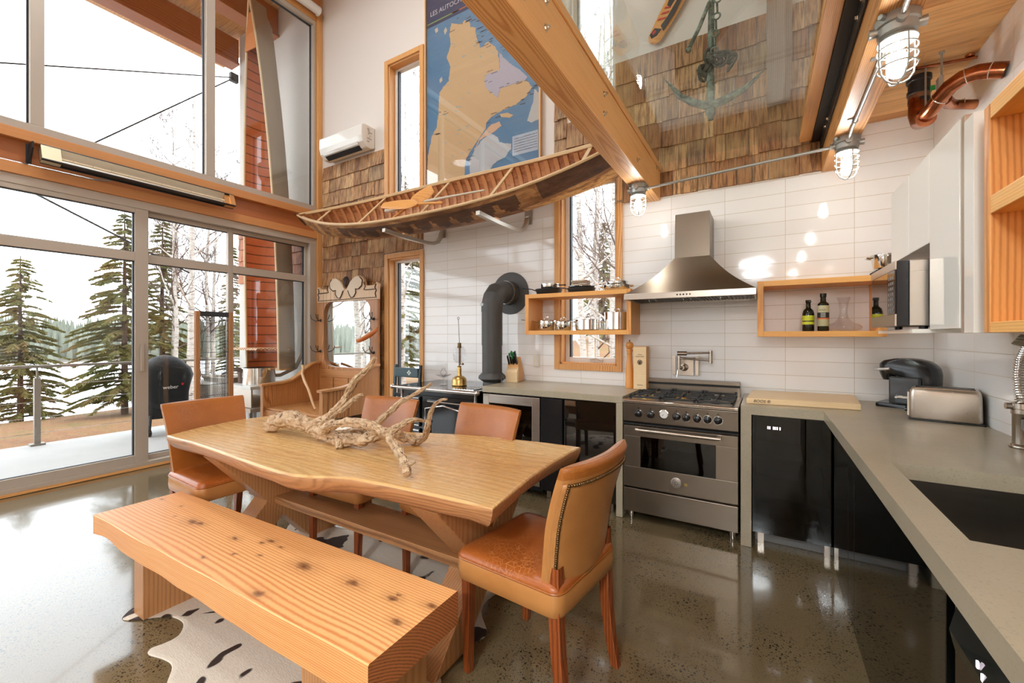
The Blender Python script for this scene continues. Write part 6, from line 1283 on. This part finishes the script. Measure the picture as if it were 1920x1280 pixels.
for x, nm in ((-5.365, 'left'), (-4.185, 'right')):
    P_ = [(3.70, .42), (3.70, .985), (3.62, .975), (3.55, .955), (3.47, .90), (3.38, .82), (3.28, .765), (3.15, .745), (2.93, .735), (2.93, .42)]
    M().prism([(x - .015, y, z_) for y, z_ in P_], (.03, 0, 0)).build('arm_panel', OAK, hb, bevel=.002)
    rows = [[(x - .045, y, z_), (x + .045, y, z_), (x + .045, y, z_ + .028), (x - .045, y, z_ + .028)] for y, z_ in [(3.70, .985), (3.62, .977), (3.55, .957), (3.47, .902), (3.38, .822), (3.28, .767), (3.15, .745), (2.88, .737)]]
    m = M(); m.grid(rows, closed=True); m.add(rows[0], [(0, 1, 2, 3)]); m.add(rows[-1], [(3, 2, 1, 0)]); m.build('armrest', OAKX, hb, bevel=.004)
    M().box(x - .03, 2.90, .0, x + .03, 2.96, .737).build('front_post', OAK, hb, bevel=.004)
    M().box(x - .03, 3.66, .0, x + .03, 3.70, .42).build('rear_post', OAK, hb, bevel=.004)
M().box(-5.34, 2.95, .44, -4.21, 3.69, .465).build('seat', OAKX, hb, bevel=.004)
M().box(-5.335, 2.93, .10, -4.215, 2.95, .44).build('seat_box_front', OAK, hb, bevel=.003)
for x, z_ in ((-5.33, 1.58), (-5.33, 1.15), (-4.25, 1.58), (-4.25, 1.15)):
    m = M(); m.lathe((x, yF, z_), [(.001, 0), (.022, 0), (.018, .008), (.008, .012), (.008, .03), (.001, .03)], 12, (0, -1, 0))
    for sx in (-1, 1): m.tube([(x, yF - .03, z_), (x + sx * .03, yF - .05, z_ - .012), (x + sx * .065, yF - .085, z_ + .01), (x + sx * .085, yF - .10, z_ + .06), (x + sx * .08, yF - .095, z_ + .075)], [.006, .006, .005, .005, .007], 6)
    m.tube([(x, yF - .03, z_), (x, yF - .06, z_ + .03), (x, yF - .075, z_ + .085)], .005, 6); m.build('coat_hook', BLACKM, hb, smooth=True)
oc_ = thing('toy_canoe', (-4.22, 3.56, 1.36), 'small orange model canoe hanging from the upper right hook of the hall bench', 'model canoe')
TC = Matrix.Translation((-4.21, 3.55, 1.37)) @ Matrix.Rotation(R(-22), 4, 'Y')
m = M(); rows = []
for i in range(17):
    s_ = -1 + i / 8; hw = .035 * max(0, 1 - abs(s_) ** 2.4) + .001; rows.append([(s_ * .21, a, .03 * abs(s_) ** 3 - d) for a, d in canoe_section(hw, .042, 8, 2.0)])
m.grid(rows); loc_build(m, TC).build('hull', plain('varnished_birch', L_(206, 116, 56), .4), oc_, smooth=True, solid=.003)
m = M(); [m.tube([(s_ * .21 * 1, sg * (.035 * max(0, 1 - abs(s_) ** 2.4) + .001), .03 * abs(s_) ** 3) for s_ in [-1 + i / 8 for i in range(17)]], .0035, 5) for sg in (-1, 1)]; loc_build(m, TC).build('gunwale', GUNW, oc_, smooth=True)
m = M(); m.tube([TC @ Vector((-.15, 0, 0)), (-4.25, 3.57, 1.55), TC @ Vector((.12, 0, 0))], .003, 5); m.build('hanging_cord', INKC, oc_)
m = M(); sp = [(-5.33, 3.42, .96), (-5.25, 3.38, .93), (-5.15, 3.30, .875), (-4.98, 3.22, .80), (-4.80, 3.16, .70), (-4.66, 3.12, .56), (-4.58, 3.10, .49)]
m.tube(sp, [.020, .018, .016, .017, .015, .014, .012], 8); tag(m.build('peeled_stick', plain('peeled_stick_wood', L_(214, 172, 126), .6), smooth=True), 'peeled crooked stick leaning across the oak hall bench', 'stick')

# ---- woven screen leaning by the doors
sc_ = thing('woven_screen', (-5.22, 2.31, 0), 'tall narrow folding screen with oak posts and a dark woven panel, by the glass doors', 'screen')
SMX = Matrix.Translation((-5.22, 2.31, 0)) @ Matrix.Rotation(R(8), 4, 'Z')
for y in (-.175, .175): m = M(); m.box(-.018, y - .022, .0, .018, y + .022, 1.63); loc_build(m, SMX).build('post', OAK, sc_, bevel=.003)
t = NT('woven_dark_mesh'); v = t.coord(); sp_ = t.n('SeparateXYZ', {0: v})
a = t.math('SINE', t.math('ADD', t.math('MULTIPLY', sp_.outputs[1], 620.0), t.math('MULTIPLY', t.math('SINE', t.math('MULTIPLY', sp_.outputs[2], 150.0)), 1.2)))
msk = t.math('GREATER_THAN', a, t.math('SUBTRACT', t.math('MULTIPLY', t.noise(t.map(v, (1, 14, 1.2)), 1, 2).outputs['Fac'], 3.4), 2.25)); t.b.inputs['Base Color'].default_value = L_(34, 34, 36)
tr = t.n('BsdfTransparent'); mxs = t.n('MixShader'); t.t.links.new(msk, mxs.inputs[0]); t.t.links.new(t.b.outputs[0], mxs.inputs[1]); t.t.links.new(tr.outputs[0], mxs.inputs[2]); t.t.links.new(mxs.outputs[0], t.out.inputs[0])
m = M(); m.box(-.003, -.153, .03, .003, .153, 1.58); loc_build(m, SMX).build('woven_panel', t.m, sc_)
m = M(); m.box(-.010, -.153, 1.575, .010, .153, 1.63); loc_build(m, SMX).build('top_rail', BLACKM, sc_); m = M(); m.box(-.010, -.153, .015, .010, .153, .05); loc_build(m, SMX).build('bottom_rail', BLACKM, sc_)
for i in range(13): m = M(); z_ = .12 + i * .118; m.cyl((.005, -.155, z_), (.005, .155, z_), .0028, n=6); loc_build(m, SMX).build('cross_bar', BLACKM, sc_)

# ---- cast iron stove with nickel trim
NICKEL = plain('polished_nickel', L_(214, 208, 202), .12, 1)
ENAM = plain('black_enamel', L_(22, 24, 28), .08)
sv = thing('antique_stove', (-2.72, 3.4, 0), 'black enamelled antique cookstove with nickel rails, in front of the tiles', 'stove')
M().box(-3.12, 3.14, .20, -2.27, 3.72, .78).build('body', ENAM, sv, bevel=.012)
M().box(-3.22, 3.10, .835, -2.21, 3.75, .86).build('cooktop', plain('polished_cooktop', L_(60, 60, 60), .10, .7), sv, bevel=.004)
M().box(-3.16, 3.12, .775, -2.24, 3.73, .835).build('apron', ENAM, sv, bevel=.004)
m = M(); m.cyl((-3.25, 3.06, .85), (-2.19, 3.06, .85), .015, n=12); [m.ball((x, 3.06, .85), .024, 10, 8) for x in (-3.25, -2.19)]; [m.cyl((x, 3.06, .85), (x, 3.11, .845), .010, n=8) for x in (-3.15, -2.28)]; m.build('front_rail', NICKEL, sv, smooth=True)
for i, z_ in enumerate((.842, .828)): M().box(-3.23, 3.092 - i * .006, z_, -2.20, 3.10, z_ + .01).build('nickel_edge', NICKEL, sv)
m = M(); [m.box(-2.52 + i * .03, 3.14, .8605, -2.505 + i * .03, 3.42, .866) for i in range(8)]; m.box(-2.53, 3.13, .8602, -2.28, 3.14, .864).box(-2.53, 3.42, .8602, -2.28, 3.43, .864); m.build('warming_grate', NICKEL, sv)
for x0, x1, z0_, z1_ in ((-3.10, -2.93, .46, .76), (-3.10, -2.93, .24, .44), (-2.84, -2.32, .30, .74)):
    d_ = M().box(x0, 3.118, z0_, x1, 3.14, z1_).build('door', ENAM, sv, bevel=.008)
    m = M(); mm_ = .012
    m.box(x0 + mm_, 3.112, z1_ - .02, x1 - mm_, 3.118, z1_ - .012).box(x0 + mm_, 3.112, z0_ + .012, x1 - mm_, 3.118, z0_ + .02); m.build('nickel_band', NICKEL, d_)
    m = M(); m.cyl((x0 + .03, 3.118, (z0_ + z1_) / 2), (x0 + .03, 3.085, (z0_ + z1_) / 2), .008, n=8); m.ball((x0 + .03, 3.08, (z0_ + z1_) / 2), .014, 10, 8); m.build('latch_knob', NICKEL, d_, smooth=True)
m = M(); m.tube([(-2.82, 3.08, .40), (-2.82, 3.08, .66), (-2.60, 3.08, .70), (-2.36, 3.08, .66)], .008, 8); m.build('oven_scroll', NICKEL, sv, smooth=True)
for x in (-3.17, -2.25):
    m = M(); m.lathe((x, 3.12, .60), [(.012, 0), (.022, .02), (.014, .05), (.028, .09), (.018, .13), (.014, .22), (.024, .235)], 14); m.tube([(x, 3.12, .74), (x, 3.085, .70), (x, 3.09, .64)], .009, 8); m.build('corner_bracket', NICKEL, sv, smooth=True)
for x in (-3.06, -2.33):
    for y in (3.2, 3.66): m = M(); m.tube([(x, y, .22), (x + (.04 if x > -2.7 else -.04), y - .01, .12), (x + (.02 if x > -2.7 else -.02), y, .0)], [.035, .024, .03], 10); m.build('leg', NICKEL, sv, smooth=True)
M().box(-3.24, 3.09, .32, -3.14, 3.14, .35).cyl((-3.28, 3.14, .42), (-3.28, 3.14, .50), .018, n=10).build('side_hinge', ENAM, sv)
# flue
fl = thing('stove_pipe', (-2.29, 3.46, .86), 'matt black stove pipe rising from the stove and elbowing into the wall', 'stove pipe')
PIPE = plain('matt_stove_paint', L_(66, 64, 62), .5)
M().cyl((-2.29, 3.45, .99), (-2.29, 3.45, 1.27), .098, n=32).cyl((-2.29, 3.45, 1.27), (-2.29, 3.45, 1.60), .102, n=32).build('pipe', PIPE, fl, smooth=True)
M().lathe((-2.29, 3.45, .862), [(.09, 0), (.092, .03), (.085, .05), (.135, .085), (.132, .11), (.102, .14)], 32, cap=False).build('base_collar', PIPE, fl, smooth=True)
rows = []; prs = [((-2.29, 3.45, 1.60), 0), ((-2.29, 3.45, 1.665), 8), ((-2.29, 3.478, 1.735), 35), ((-2.29, 3.525, 1.785), 62), ((-2.29, 3.59, 1.805), 85), ((-2.29, 3.68, 1.81), 90)]
for (x, y, z_), a in prs:
    u = Vector((0, math.cos(R(a)), -math.sin(R(a)))); rows.append([Vector((x, y, z_)) + (Vector((1, 0, 0)) * math.cos(q) + u * math.sin(q)) * .106 for q in [6.283 * k / 32 for k in range(32)]])
M().grid(rows, closed=True).build('elbow', PIPE, fl, smooth=True, ang=18)
M().cyl((-2.29, 3.66, 1.81), (-2.29, 3.72, 1.81), .116, n=32).cyl((-2.29, 3.71, 1.81), (-2.29, 3.79, 1.81), .125, n=32).build('outlet_sleeve', PIPE, fl, smooth=True)
M().torus((-2.29, 3.685, 1.81), .118, .0035, (0, 1, 0), 36, 6).build('band', CHROME, fl, smooth=True)
M().lathe((-2.29, 3.797, 1.81), [(.001, 0), (.222, 0), (.220, .010), (.12, .018), (.001, .018)], 40, (0, -1, 0)).build('wall_flange', PIPE, fl, smooth=True)
M().box(-2.365, 3.352, 1.655, -2.315, 3.362, 1.68).build('maker_plate', plain('plate_silver', L_(150, 146, 140), .35, .7), fl)
m = M(); m.tube([(-2.17, 3.40, .985), (-2.13, 3.37, .975), (-2.12, 3.36, .92)], .006, 6); m.build('damper_handle', BLACKM, fl)

# ---- brass lamp and glass stand on the stove
kl = thing('brass_lantern', (-2.655, 3.40, .861), 'old brass pressure lamp with a bare globe standing on the antique stove', 'lantern')
M().lathe((-2.655, 3.40, .861), [(.001, 0), (.074, 0), (.078, .004), (.074, .01), (.074, .055), (.066, .075), (.045, .092), (.024, .10), (.020, .12), (.022, .16), (.017, .185), (.024, .195), (.012, .20), (.001, .20)], 28).build('font', BRASSY, kl, smooth=True)
m = M(); m.cyl((-2.655, 3.40, 1.06), (-2.655, 3.40, 1.25), .007, n=8).cyl((-2.64, 3.40, 1.07), (-2.64, 3.40, 1.24), .004, n=8).lathe((-2.655, 3.40, 1.24), [(.001, 0), (.018, .0), (.022, .01), (.018, .03), (.02, .05), (.001, .055)], 16).cyl((-2.655, 3.4, 1.075), (-2.60, 3.385, 1.08), .004, n=6).ball((-2.60, 3.385, 1.08), .012, 8, 6); m.build('burner', plain('tarnished_brass', L_(120, 96, 60), .4, .8), kl, smooth=True)
M().lathe((-2.655, 3.40, 1.09), [(.035, 0), (.060, .03), (.066, .08), (.060, .13), (.04, .165)], 24, cap=False).build('glass_globe', GLASSC, kl, smooth=True)
m = M(); m.cyl((-2.655, 3.40, 1.29), (-2.668, 3.40, 1.53), .0025, n=6).torus((-2.669, 3.40, 1.542), .012, .0025, (0, 1, 0), 14, 5); m.build('hanging_hook', BLACKM, kl)
gs = M(); gs.lathe((-2.83, 3.36, .861), [(.001, 0), (.04, 0), (.036, .006), (.006, .012), (.006, .06), (.02, .075), (.085, .105), (.088, .108), (.02, .082), (.001, .08)], 24); [gs.tube([(-2.83, 3.36, .94), (-2.83 + .05 * math.cos(a), 3.36 + .05 * math.sin(a), .985), (-2.83 + .012 * math.cos(a), 3.36 + .012 * math.sin(a), 1.02)], .004, 6) for a in (0, 1.57, 3.14, 4.71)]
gs.lathe((-2.83, 3.36, 1.015), [(.001, 0), (.022, .002), (.028, .012), (.01, .02), (.001, .02)], 14); tag(gs.build('glass_stand', GLASSC, smooth=True), 'small clear glass footed dish beside the brass lamp on the stove', 'dish')

# ---- painted chair behind the stove
pc_ = thing('painted_chair', (-3.48, 3.5, 0), 'dark blue-green painted wooden chair behind the stove by the tall window', 'chair')
BLU = plain('blue_green_paint', L_(54, 78, 84), .4)
for x in (-3.74, -3.35): m = M(); m.bar((x, 3.50, 0), (x + (.0), 3.58, 1.03), .032, .032, (1, 0, 0)); m.build('back_post', BLU if x < -3.5 else BLACKM, pc_, bevel=.006)
m = M(); m.box(-3.725, 3.548, .885, -3.365, 3.568, .995); tr_ = m.build('top_rail', BLU, pc_, bevel=.008)
m = M(); [m.cyl((-3.50 + dx, 3.5475, .94 + dz), (-3.50 + dx, 3.5455, .94 + dz), .011, n=10) for dx, dz in ((0, .018), (0, -.018), (.018, 0), (-.018, 0))]; m.build('flower_motif', plain('pale_paint', L_(214, 220, 214), .5), tr_)
m = M(); m.box(-3.73, 3.535, .66, -3.36, 3.55, .70); m.build('mid_rail', BLACKM, pc_, bevel=.004)
m = M(); m.box(-3.75, 3.15, .42, -3.34, 3.53, .45); m.build('seat', BLACKM, pc_, bevel=.01)
for x in (-3.73, -3.36): M().bar((x, 3.17, .42), (x, 3.16, 0), .03, .03, (1, 0, 0)).build('front_leg', BLACKM, pc_, bevel=.004)

# ---- knife block, outlet, mill, box
kb = thing('knife_block', (-2.1, 3.66, .91), 'slanted wooden knife block on the left worktop by the stove pipe', 'knife block')
KB = Matrix.Translation((-2.125, 3.60, .9105)) @ Matrix.Rotation(R(12), 4, 'Z')       # local -y front, knives lean to the front
m = M(); m.prism([(-.055, -.05, 0), (-.055, .13, 0), (-.055, .165, .05), (-.055, .035, .245), (-.055, -.045, .17)], (.11, 0, 0)); loc_build(m, KB).build('block', BOXW, kb, bevel=.003)
m = M(); m.prism([(-.057, -.085, 0), (-.057, -.04, 0), (-.057, -.035, .15), (-.057, -.07, .125), (-.057, -.085, .10)], (.114, 0, 0)); loc_build(m, KB).build('front_step', LIGHTW, kb, bevel=.003)
GRN = plain('green_knife_cap', L_(26, 120, 62), .4); REDW = plain('red_collar', L_(150, 34, 30), .4)
kd = Vector((0, -.52, .85)).normalized()
for i, (x, q, l_, gr) in enumerate(((-.040, .05, .10, 0), (-.018, .10, .12, 1), (.004, .06, .09, 1), (.018, .22, .12, 1), (.034, .30, .13, 0), (.040, .10, .08, 0), (-.005, .34, .12, 1))):
    base = Vector((x, -.045 + .08 * q, .17 + .075 * q)); a = KB @ base; b_ = KB @ (base + kd * l_)
    kn = thing('kitchen_knife', a, ('green-tipped' if gr else 'plain black') + ' kitchen knife handle ' + ('far left in the block', 'tallest at the left in the block', 'in the middle front of the block', 'right of centre in the block', 'at the back right of the block', 'short and low at the right of the block', 'at the back centre of the block')[i], 'knife', 'knives in the block')
    m = M(); m.bar(a, b_, .013, .022); m.build('handle', BLACKP, kn, bevel=.004)
    if gr: m = M(); m.bar(a.lerp(b_, .72), a.lerp(b_, 1.04), .015, .025); m.build('green_cap', GRN, kn, bevel=.004)
    m = M(); m.bar(a - (b_ - a) * .12, a, .008, .02); m.build('collar', REDW if i > 2 else CHROME, kn)
ou = thing('wall_outlet', (-1.978, 3.795, 1.055), 'almond double power outlet on the tiles above the left worktop', 'outlet')
M().box(-2.012, 3.789, 1.053, -1.944, 3.798, 1.170).build('cover_plate', plain('ivory_plastic', L_(226, 218, 204), .35), ou, bevel=.003)
for z_ in (1.085, 1.138):
    M().lathe((-1.978, 3.789, z_), [(.001, 0), (.017, 0), (.016, .002), (.001, .002)], 16, (0, -1, 0)).build('socket_face', WHITEP, ou)
    M().box(-1.986, 3.786, z_ + .001, -1.984, 3.7872, z_ + .009).box(-1.972, 3.786, z_ + .001, -1.970, 3.7872, z_ + .009).box(-1.980, 3.786, z_ - .009, -1.976, 3.7872, z_ - .005).build('slots', DARK, ou)
pm = thing('pepper_mill', (-1.0, 3.66, .91), 'tall turned wooden pepper mill between the window and the wine box', 'pepper mill')
MILLW = plain('turned_maple', L_(214, 146, 70), .3)
M().lathe((-1.0, 3.66, .911), [(.001, 0), (.036, 0), (.036, .05), (.033, .06), (.034, .13), (.028, .20), (.023, .26), (.022, .30), (.026, .305), (.024, .315), (.028, .322), (.026, .335), (.022, .34), (.001, .34)], 24).build('body', MILLW, pm, smooth=True)
M().lathe((-1.0, 3.66, 1.251), [(.018, 0), (.026, .005), (.033, .02), (.034, .035), (.028, .052), (.012, .060), (.001, .06)], 24).build('head', MILLW, pm, smooth=True)
M().lathe((-1.0, 3.66, 1.311), [(.001, 0), (.006, 0), (.004, .006), (.008, .012), (.006, .02), (.001, .022)], 12).build('finial', NICKEL, pm, smooth=True)
wb = thing('wooden_wine_box', (-.89, 3.66, .91), 'pale wooden wine box with dark printed lettering, left of the range', 'box')
M().box(-.952, 3.60, .911, -.842, 3.70, 1.272).build('box', BOXW, wb, bevel=.002)
M().box(-.948, 3.5985, .914, -.846, 3.6005, 1.268).build('sliding_lid', LIGHTW, wb)
for s_, z_, sz in (('COLLE', 1.205, .012), ('VALENTINO', 1.188, .013), ('TENUTA', .948, .012)): text('printed_lettering', s_, sz, (-.897, 3.5975, z_), FY, INKC, wb)
m = M(); m.torus((-.897, 3.5978, 1.140), .018, .003, (0, 1, 0), 18, 5); m.prism([(-.909, 3.597, 1.15), (-.885, 3.597, 1.15), (-.888, 3.597, 1.13), (-.897, 3.597, 1.12), (-.906, 3.597, 1.13)], (0, .001, 0)); m.build('printed_crest', INKC, wb)

# ---- pans on the left shelf box
def pan(name, x, y, z0, r_, h, lb, mat, lid=False, handle=None, loops=False, group=None, flare=1.0, hmat=None):
    o = thing(name, (x, y, z0), lb, 'pan' if 'pan' in name or 'skillet' in name else 'pot', group)
    M().lathe((x, y, z0), [(.001, 0), (r_ * .93, 0), (r_, .008), (r_ * flare, h), (r_ * flare + .003, h), (r_ * flare + .003, h + .002), (r_ * flare - .002, h + .002), (r_ - .004, .012), (.001, .006)], 32).build('body', mat, o, smooth=True)
    if lid:
        M().lathe((x, y, z0 + h + .0025), [(r_ + .003, 0), (r_ + .002, .004), (r_ * .8, .010), (r_ * .4, .016), (.001, .018)], 32, cap=False).build('lid', mat, o, smooth=True)
        m = M(); m.tube([(x - .03, y, z0 + h + .016), (x - .026, y, z0 + h + .034), (x, y, z0 + h + .044), (x + .026, y, z0 + h + .034), (x + .03, y, z0 + h + .016)], .0045, 8); m.build('lid_handle', CHROME, o, smooth=True)
    if handle:
        dx, dy, dz, L, w_ = handle; d = Vector((dx, dy, 0)).normalized(); p = Vector((x, y, z0 + h * .85)) + d * r_ * flare; m = M()
        m.tube([p, p + d * L * .3 + Vector((0, 0, dz * .5)), p + d * L + Vector((0, 0, dz))], [w_ * .8, w_ * .8, w_], 8, ell=.5); m.build('long_handle', hmat or mat, o, smooth=True)
    if loops:
        for sg in (-1, 1): m = M(); m.tube([(x + sg * r_, y - .03, z0 + h * .8), (x + sg * (r_ + .032), y - .025, z0 + h * .85), (x + sg * (r_ + .032), y + .025, z0 + h * .85), (x + sg * r_, y + .03, z0 + h * .8)], .005, 6); m.build('loop_handle', CHROME, o, smooth=True)
    return o
TS, BS = 1.7545, 1.4125
pan('cast_iron_skillet', -1.76, 3.63, TS, .115, .048, 'black cast iron skillet with an upturned handle on the left end of the shelf top', IRON, handle=(-1, -.25, .03, .13, .012), flare=1.12)
pan('steel_saucepan', -1.75, 3.63, TS + .052, .085, .045, 'small copper-based steel pan sitting in the left cast iron skillet', CHROME, handle=(1, -.5, -.02, .14, .012), hmat=BLACKP)
pan('frying_pan', -1.43, 3.63, TS, .118, .040, 'black frying pan under the folded cloths in the middle of the shelf top', IRON, handle=(-1, -.9, .012, .15, .013), hmat=BLACKP, flare=1.08)
pan('steel_frying_pan', -1.43, 3.63, TS + .042, .112, .012, 'shallow steel pan stacked on the black frying pan, handle pointing right', CHROME, handle=(1, -.35, .02, .16, .008), flare=1.1)
CLOTH = [plain('striped_cloth', L_(168, 142, 120), .9), plain('beige_cloth', L_(206, 188, 166), .9)]
for i in range(4):
    m = M(); z_ = TS + .058 + i * .0165; rows = []
    for j in range(7):
        row = []
        for k in range(13):
            x, y = -.075 + .15 * k / 12, -.055 + .11 * j / 6; row.append((-1.44 + x + .006 * math.sin(i), 3.63 + y, z_ + .004 * mnoise.noise(Vector((x * 20, y * 20, i * 3)))))
        rows.append(row)
    m.grid(rows); tag(m.build('folded_cloth', CLOTH[i % 2], solid=.013, smooth=True, bevel=.004), ('lowest', 'second', 'third', 'topmost')[i] + ' folded kitchen cloth of the pile on the pans, ' + ('striped brown' if i % 2 == 0 else 'plain beige'), 'cloth', 'folded cloths on the pans')
pan('steel_saute_pan', -1.10, 3.63, TS, .112, .045, 'shiny lidded sauté pan on the right end of the shelf top', CHROME, lid=False, loops=True, flare=1.05)
pan('steel_casserole', -1.10, 3.63, TS + .048, .09, .026, 'low lidded steel casserole stacked on the sauté pan', CHROME, lid=True)
pan('steel_saucepan', -1.775, 3.62, BS, .086, .088, 'leftmost lidded steel saucepan in the shelf box, long handle to the left', CHROME, lid=True, handle=(-1, -.35, .03, .16, .008), group='steel pots in the shelf box')
pan('steel_saucepan', -1.595, 3.60, BS, .080, .078, 'second lidded steel saucepan in the shelf box, lower than its neighbour', CHROME, lid=True, handle=(.6, -1, .02, .10, .008), group='steel pots in the shelf box')
pan('steel_casserole', -1.375, 3.64, BS, .112, .092, 'broad lidded steel casserole third from the left in the shelf box', CHROME, lid=True, loops=True, group='steel pots in the shelf box')
pan('steel_stock_pot', -1.105, 3.64, BS, .106, .150, 'tallest steel pot at the right end of the shelf box', CHROME, lid=True, loops=False, group='steel pots in the shelf box')
# ---- right shelf box
z_ = 1.3945
GREENB = plain('dark_bottle_glass', L_(26, 28, 14), .05); 
bo = thing('oil_bottle', (.272, 3.66, z_), 'short dark oil bottle with a yellow label in the right shelf box', 'bottle')
M().lathe((.272, 3.66, z_), [(.001, 0), (.034, 0), (.036, .006), (.036, .125), (.030, .148), (.015, .165), (.014, .20), (.017, .205), (.017, .222), (.001, .222)], 24).build('glass', GREENB, bo, smooth=True)
YL = plain('yellow_label', L_(206, 214, 50), .5)
M().lathe((.272, 3.66, z_ + .075), [(.0368, 0), (.0368, .036)], 24, cap=False).build('label', YL, bo); M().lathe((.272, 3.66, z_ + .048), [(.0368, 0), (.0368, .020)], 24, cap=False).build('label', YL, bo)
M().box(.272, 3.64, z_ + .208, .295, 3.645, z_ + .212).build('pourer_tab', BLACKP, bo)
bo = thing('olive_oil_bottle', (.355, 3.63, z_), 'tall square-shouldered bottle with a cream and black label next to the decanter', 'bottle')
M().lathe((.355, 3.63, z_), [(.001, 0), (.031, 0), (.033, .005), (.033, .185), (.030, .193), (.017, .205), (.016, .235), (.019, .238), (.019, .262), (.001, .262)], 24).build('glass', GREENB, bo, smooth=True)
for a, b_, c, nm in ((.035, .082, L_(176, 172, 132), 'lower_label'), (.082, .092, L_(212, 116, 58), 'orange_band'), (.092, .130, L_(30, 36, 28), 'black_band'), (.130, .178, L_(200, 196, 156), 'upper_label')): M().lathe((.355, 3.63, z_ + a), [(.0336, 0), (.0336, b_ - a)], 28, cap=False).build(nm, plain(nm + '_paper', c, .6), bo, smooth=True)
text('label_lettering', 'ESTATE', .011, (.348, 3.5958, z_ + .146), (R(90), 0, R(-6)), INKC, bo)
m = M(); [m.box(.337, 3.5956, z_ + .098 + i * .008, .365, 3.5962, z_ + .1005 + i * .008) for i in range(4)]; m.build('label_lines', WHITEP, bo)
M().lathe((.468, 3.64, z_), [(.001, .001), (.07, .001), (.098, .016), (.102, .028), (.092, .042), (.05, .062), (.030, .088), (.022, .12), (.022, .15), (.030, .20), (.040, .232), (.0385, .232), (.0285, .20), (.0205, .15), (.0205, .12), (.028, .09), (.048, .065), (.09, .044), (.1, .028), (.096, .018), (.068, .004), (.001, .004)], 36)
m = M(); m.lathe((.468, 3.64, z_), [(.001, .001), (.07, .001), (.098, .016), (.102, .028), (.092, .042), (.05, .062), (.030, .088), (.022, .12), (.022, .15), (.030, .20), (.040, .232)], 40, cap=False); tag(m.build('glass_decanter', GLASSC, smooth=True), 'wide-bottomed clear glass wine decanter in the right shelf box', 'decanter')
pan('steel_colander', .69, 3.60, 1.80, .075, .085, 'shiny footed steel bowl on top of the right shelf box behind the cupboards', CHROME, loops=True, flare=1.15)
m = M(); m.lathe((.69, 3.60, 1.7525), [(.001, 0), (.085, 0), (.09, .02), (.06, .04), (.045, .046), (.001, .046)], 20); tag(m.build('black_dish', BLACKM, smooth=True), 'black low dish carrying the steel bowl on the right shelf box', 'dish')

# ---- fill lamps added out of view to brighten the room and kitchen
CEIL = emis('ceiling_fill_glow', (.90, .97, 1, 1), FILL_S)
FILL_LOW = emis('low_ceiling_fill_glow', (.90, .97, 1, 1), 110)
for i, (x, y, z_, lb) in enumerate(((-3.6, 1.6, 6.42, 'over the dining table'), (-1.6, -.6, 6.42, 'over the middle of the room'), (-3.6, -2.2, 6.42, 'over the far side of the room behind the camera'), (-.15, -1.9, 2.84, 'in the low plank ceiling just behind the camera'), (-.15, -3.6, 2.84, 'at the far end of the low plank ceiling'))):
    o = thing('added_fill_lamp', (x, y, z_), 'added round fill lamp out of view ' + lb, 'lamp', 'added fill lamps at the ceilings')
    M().lathe((x, y, z_), [(.28, 0), (.28, -.05), (.25, -.055), (.25, -.04), (.001, -.04)], 32, cap=False).build('housing', WHITEP, o, smooth=True)
    M().lathe((x, y, z_ - .05), [(.249, 0), (.001, -.004)], 32, cap=False).build('diffuser', CEIL if z_ > 3 else FILL_LOW, o)
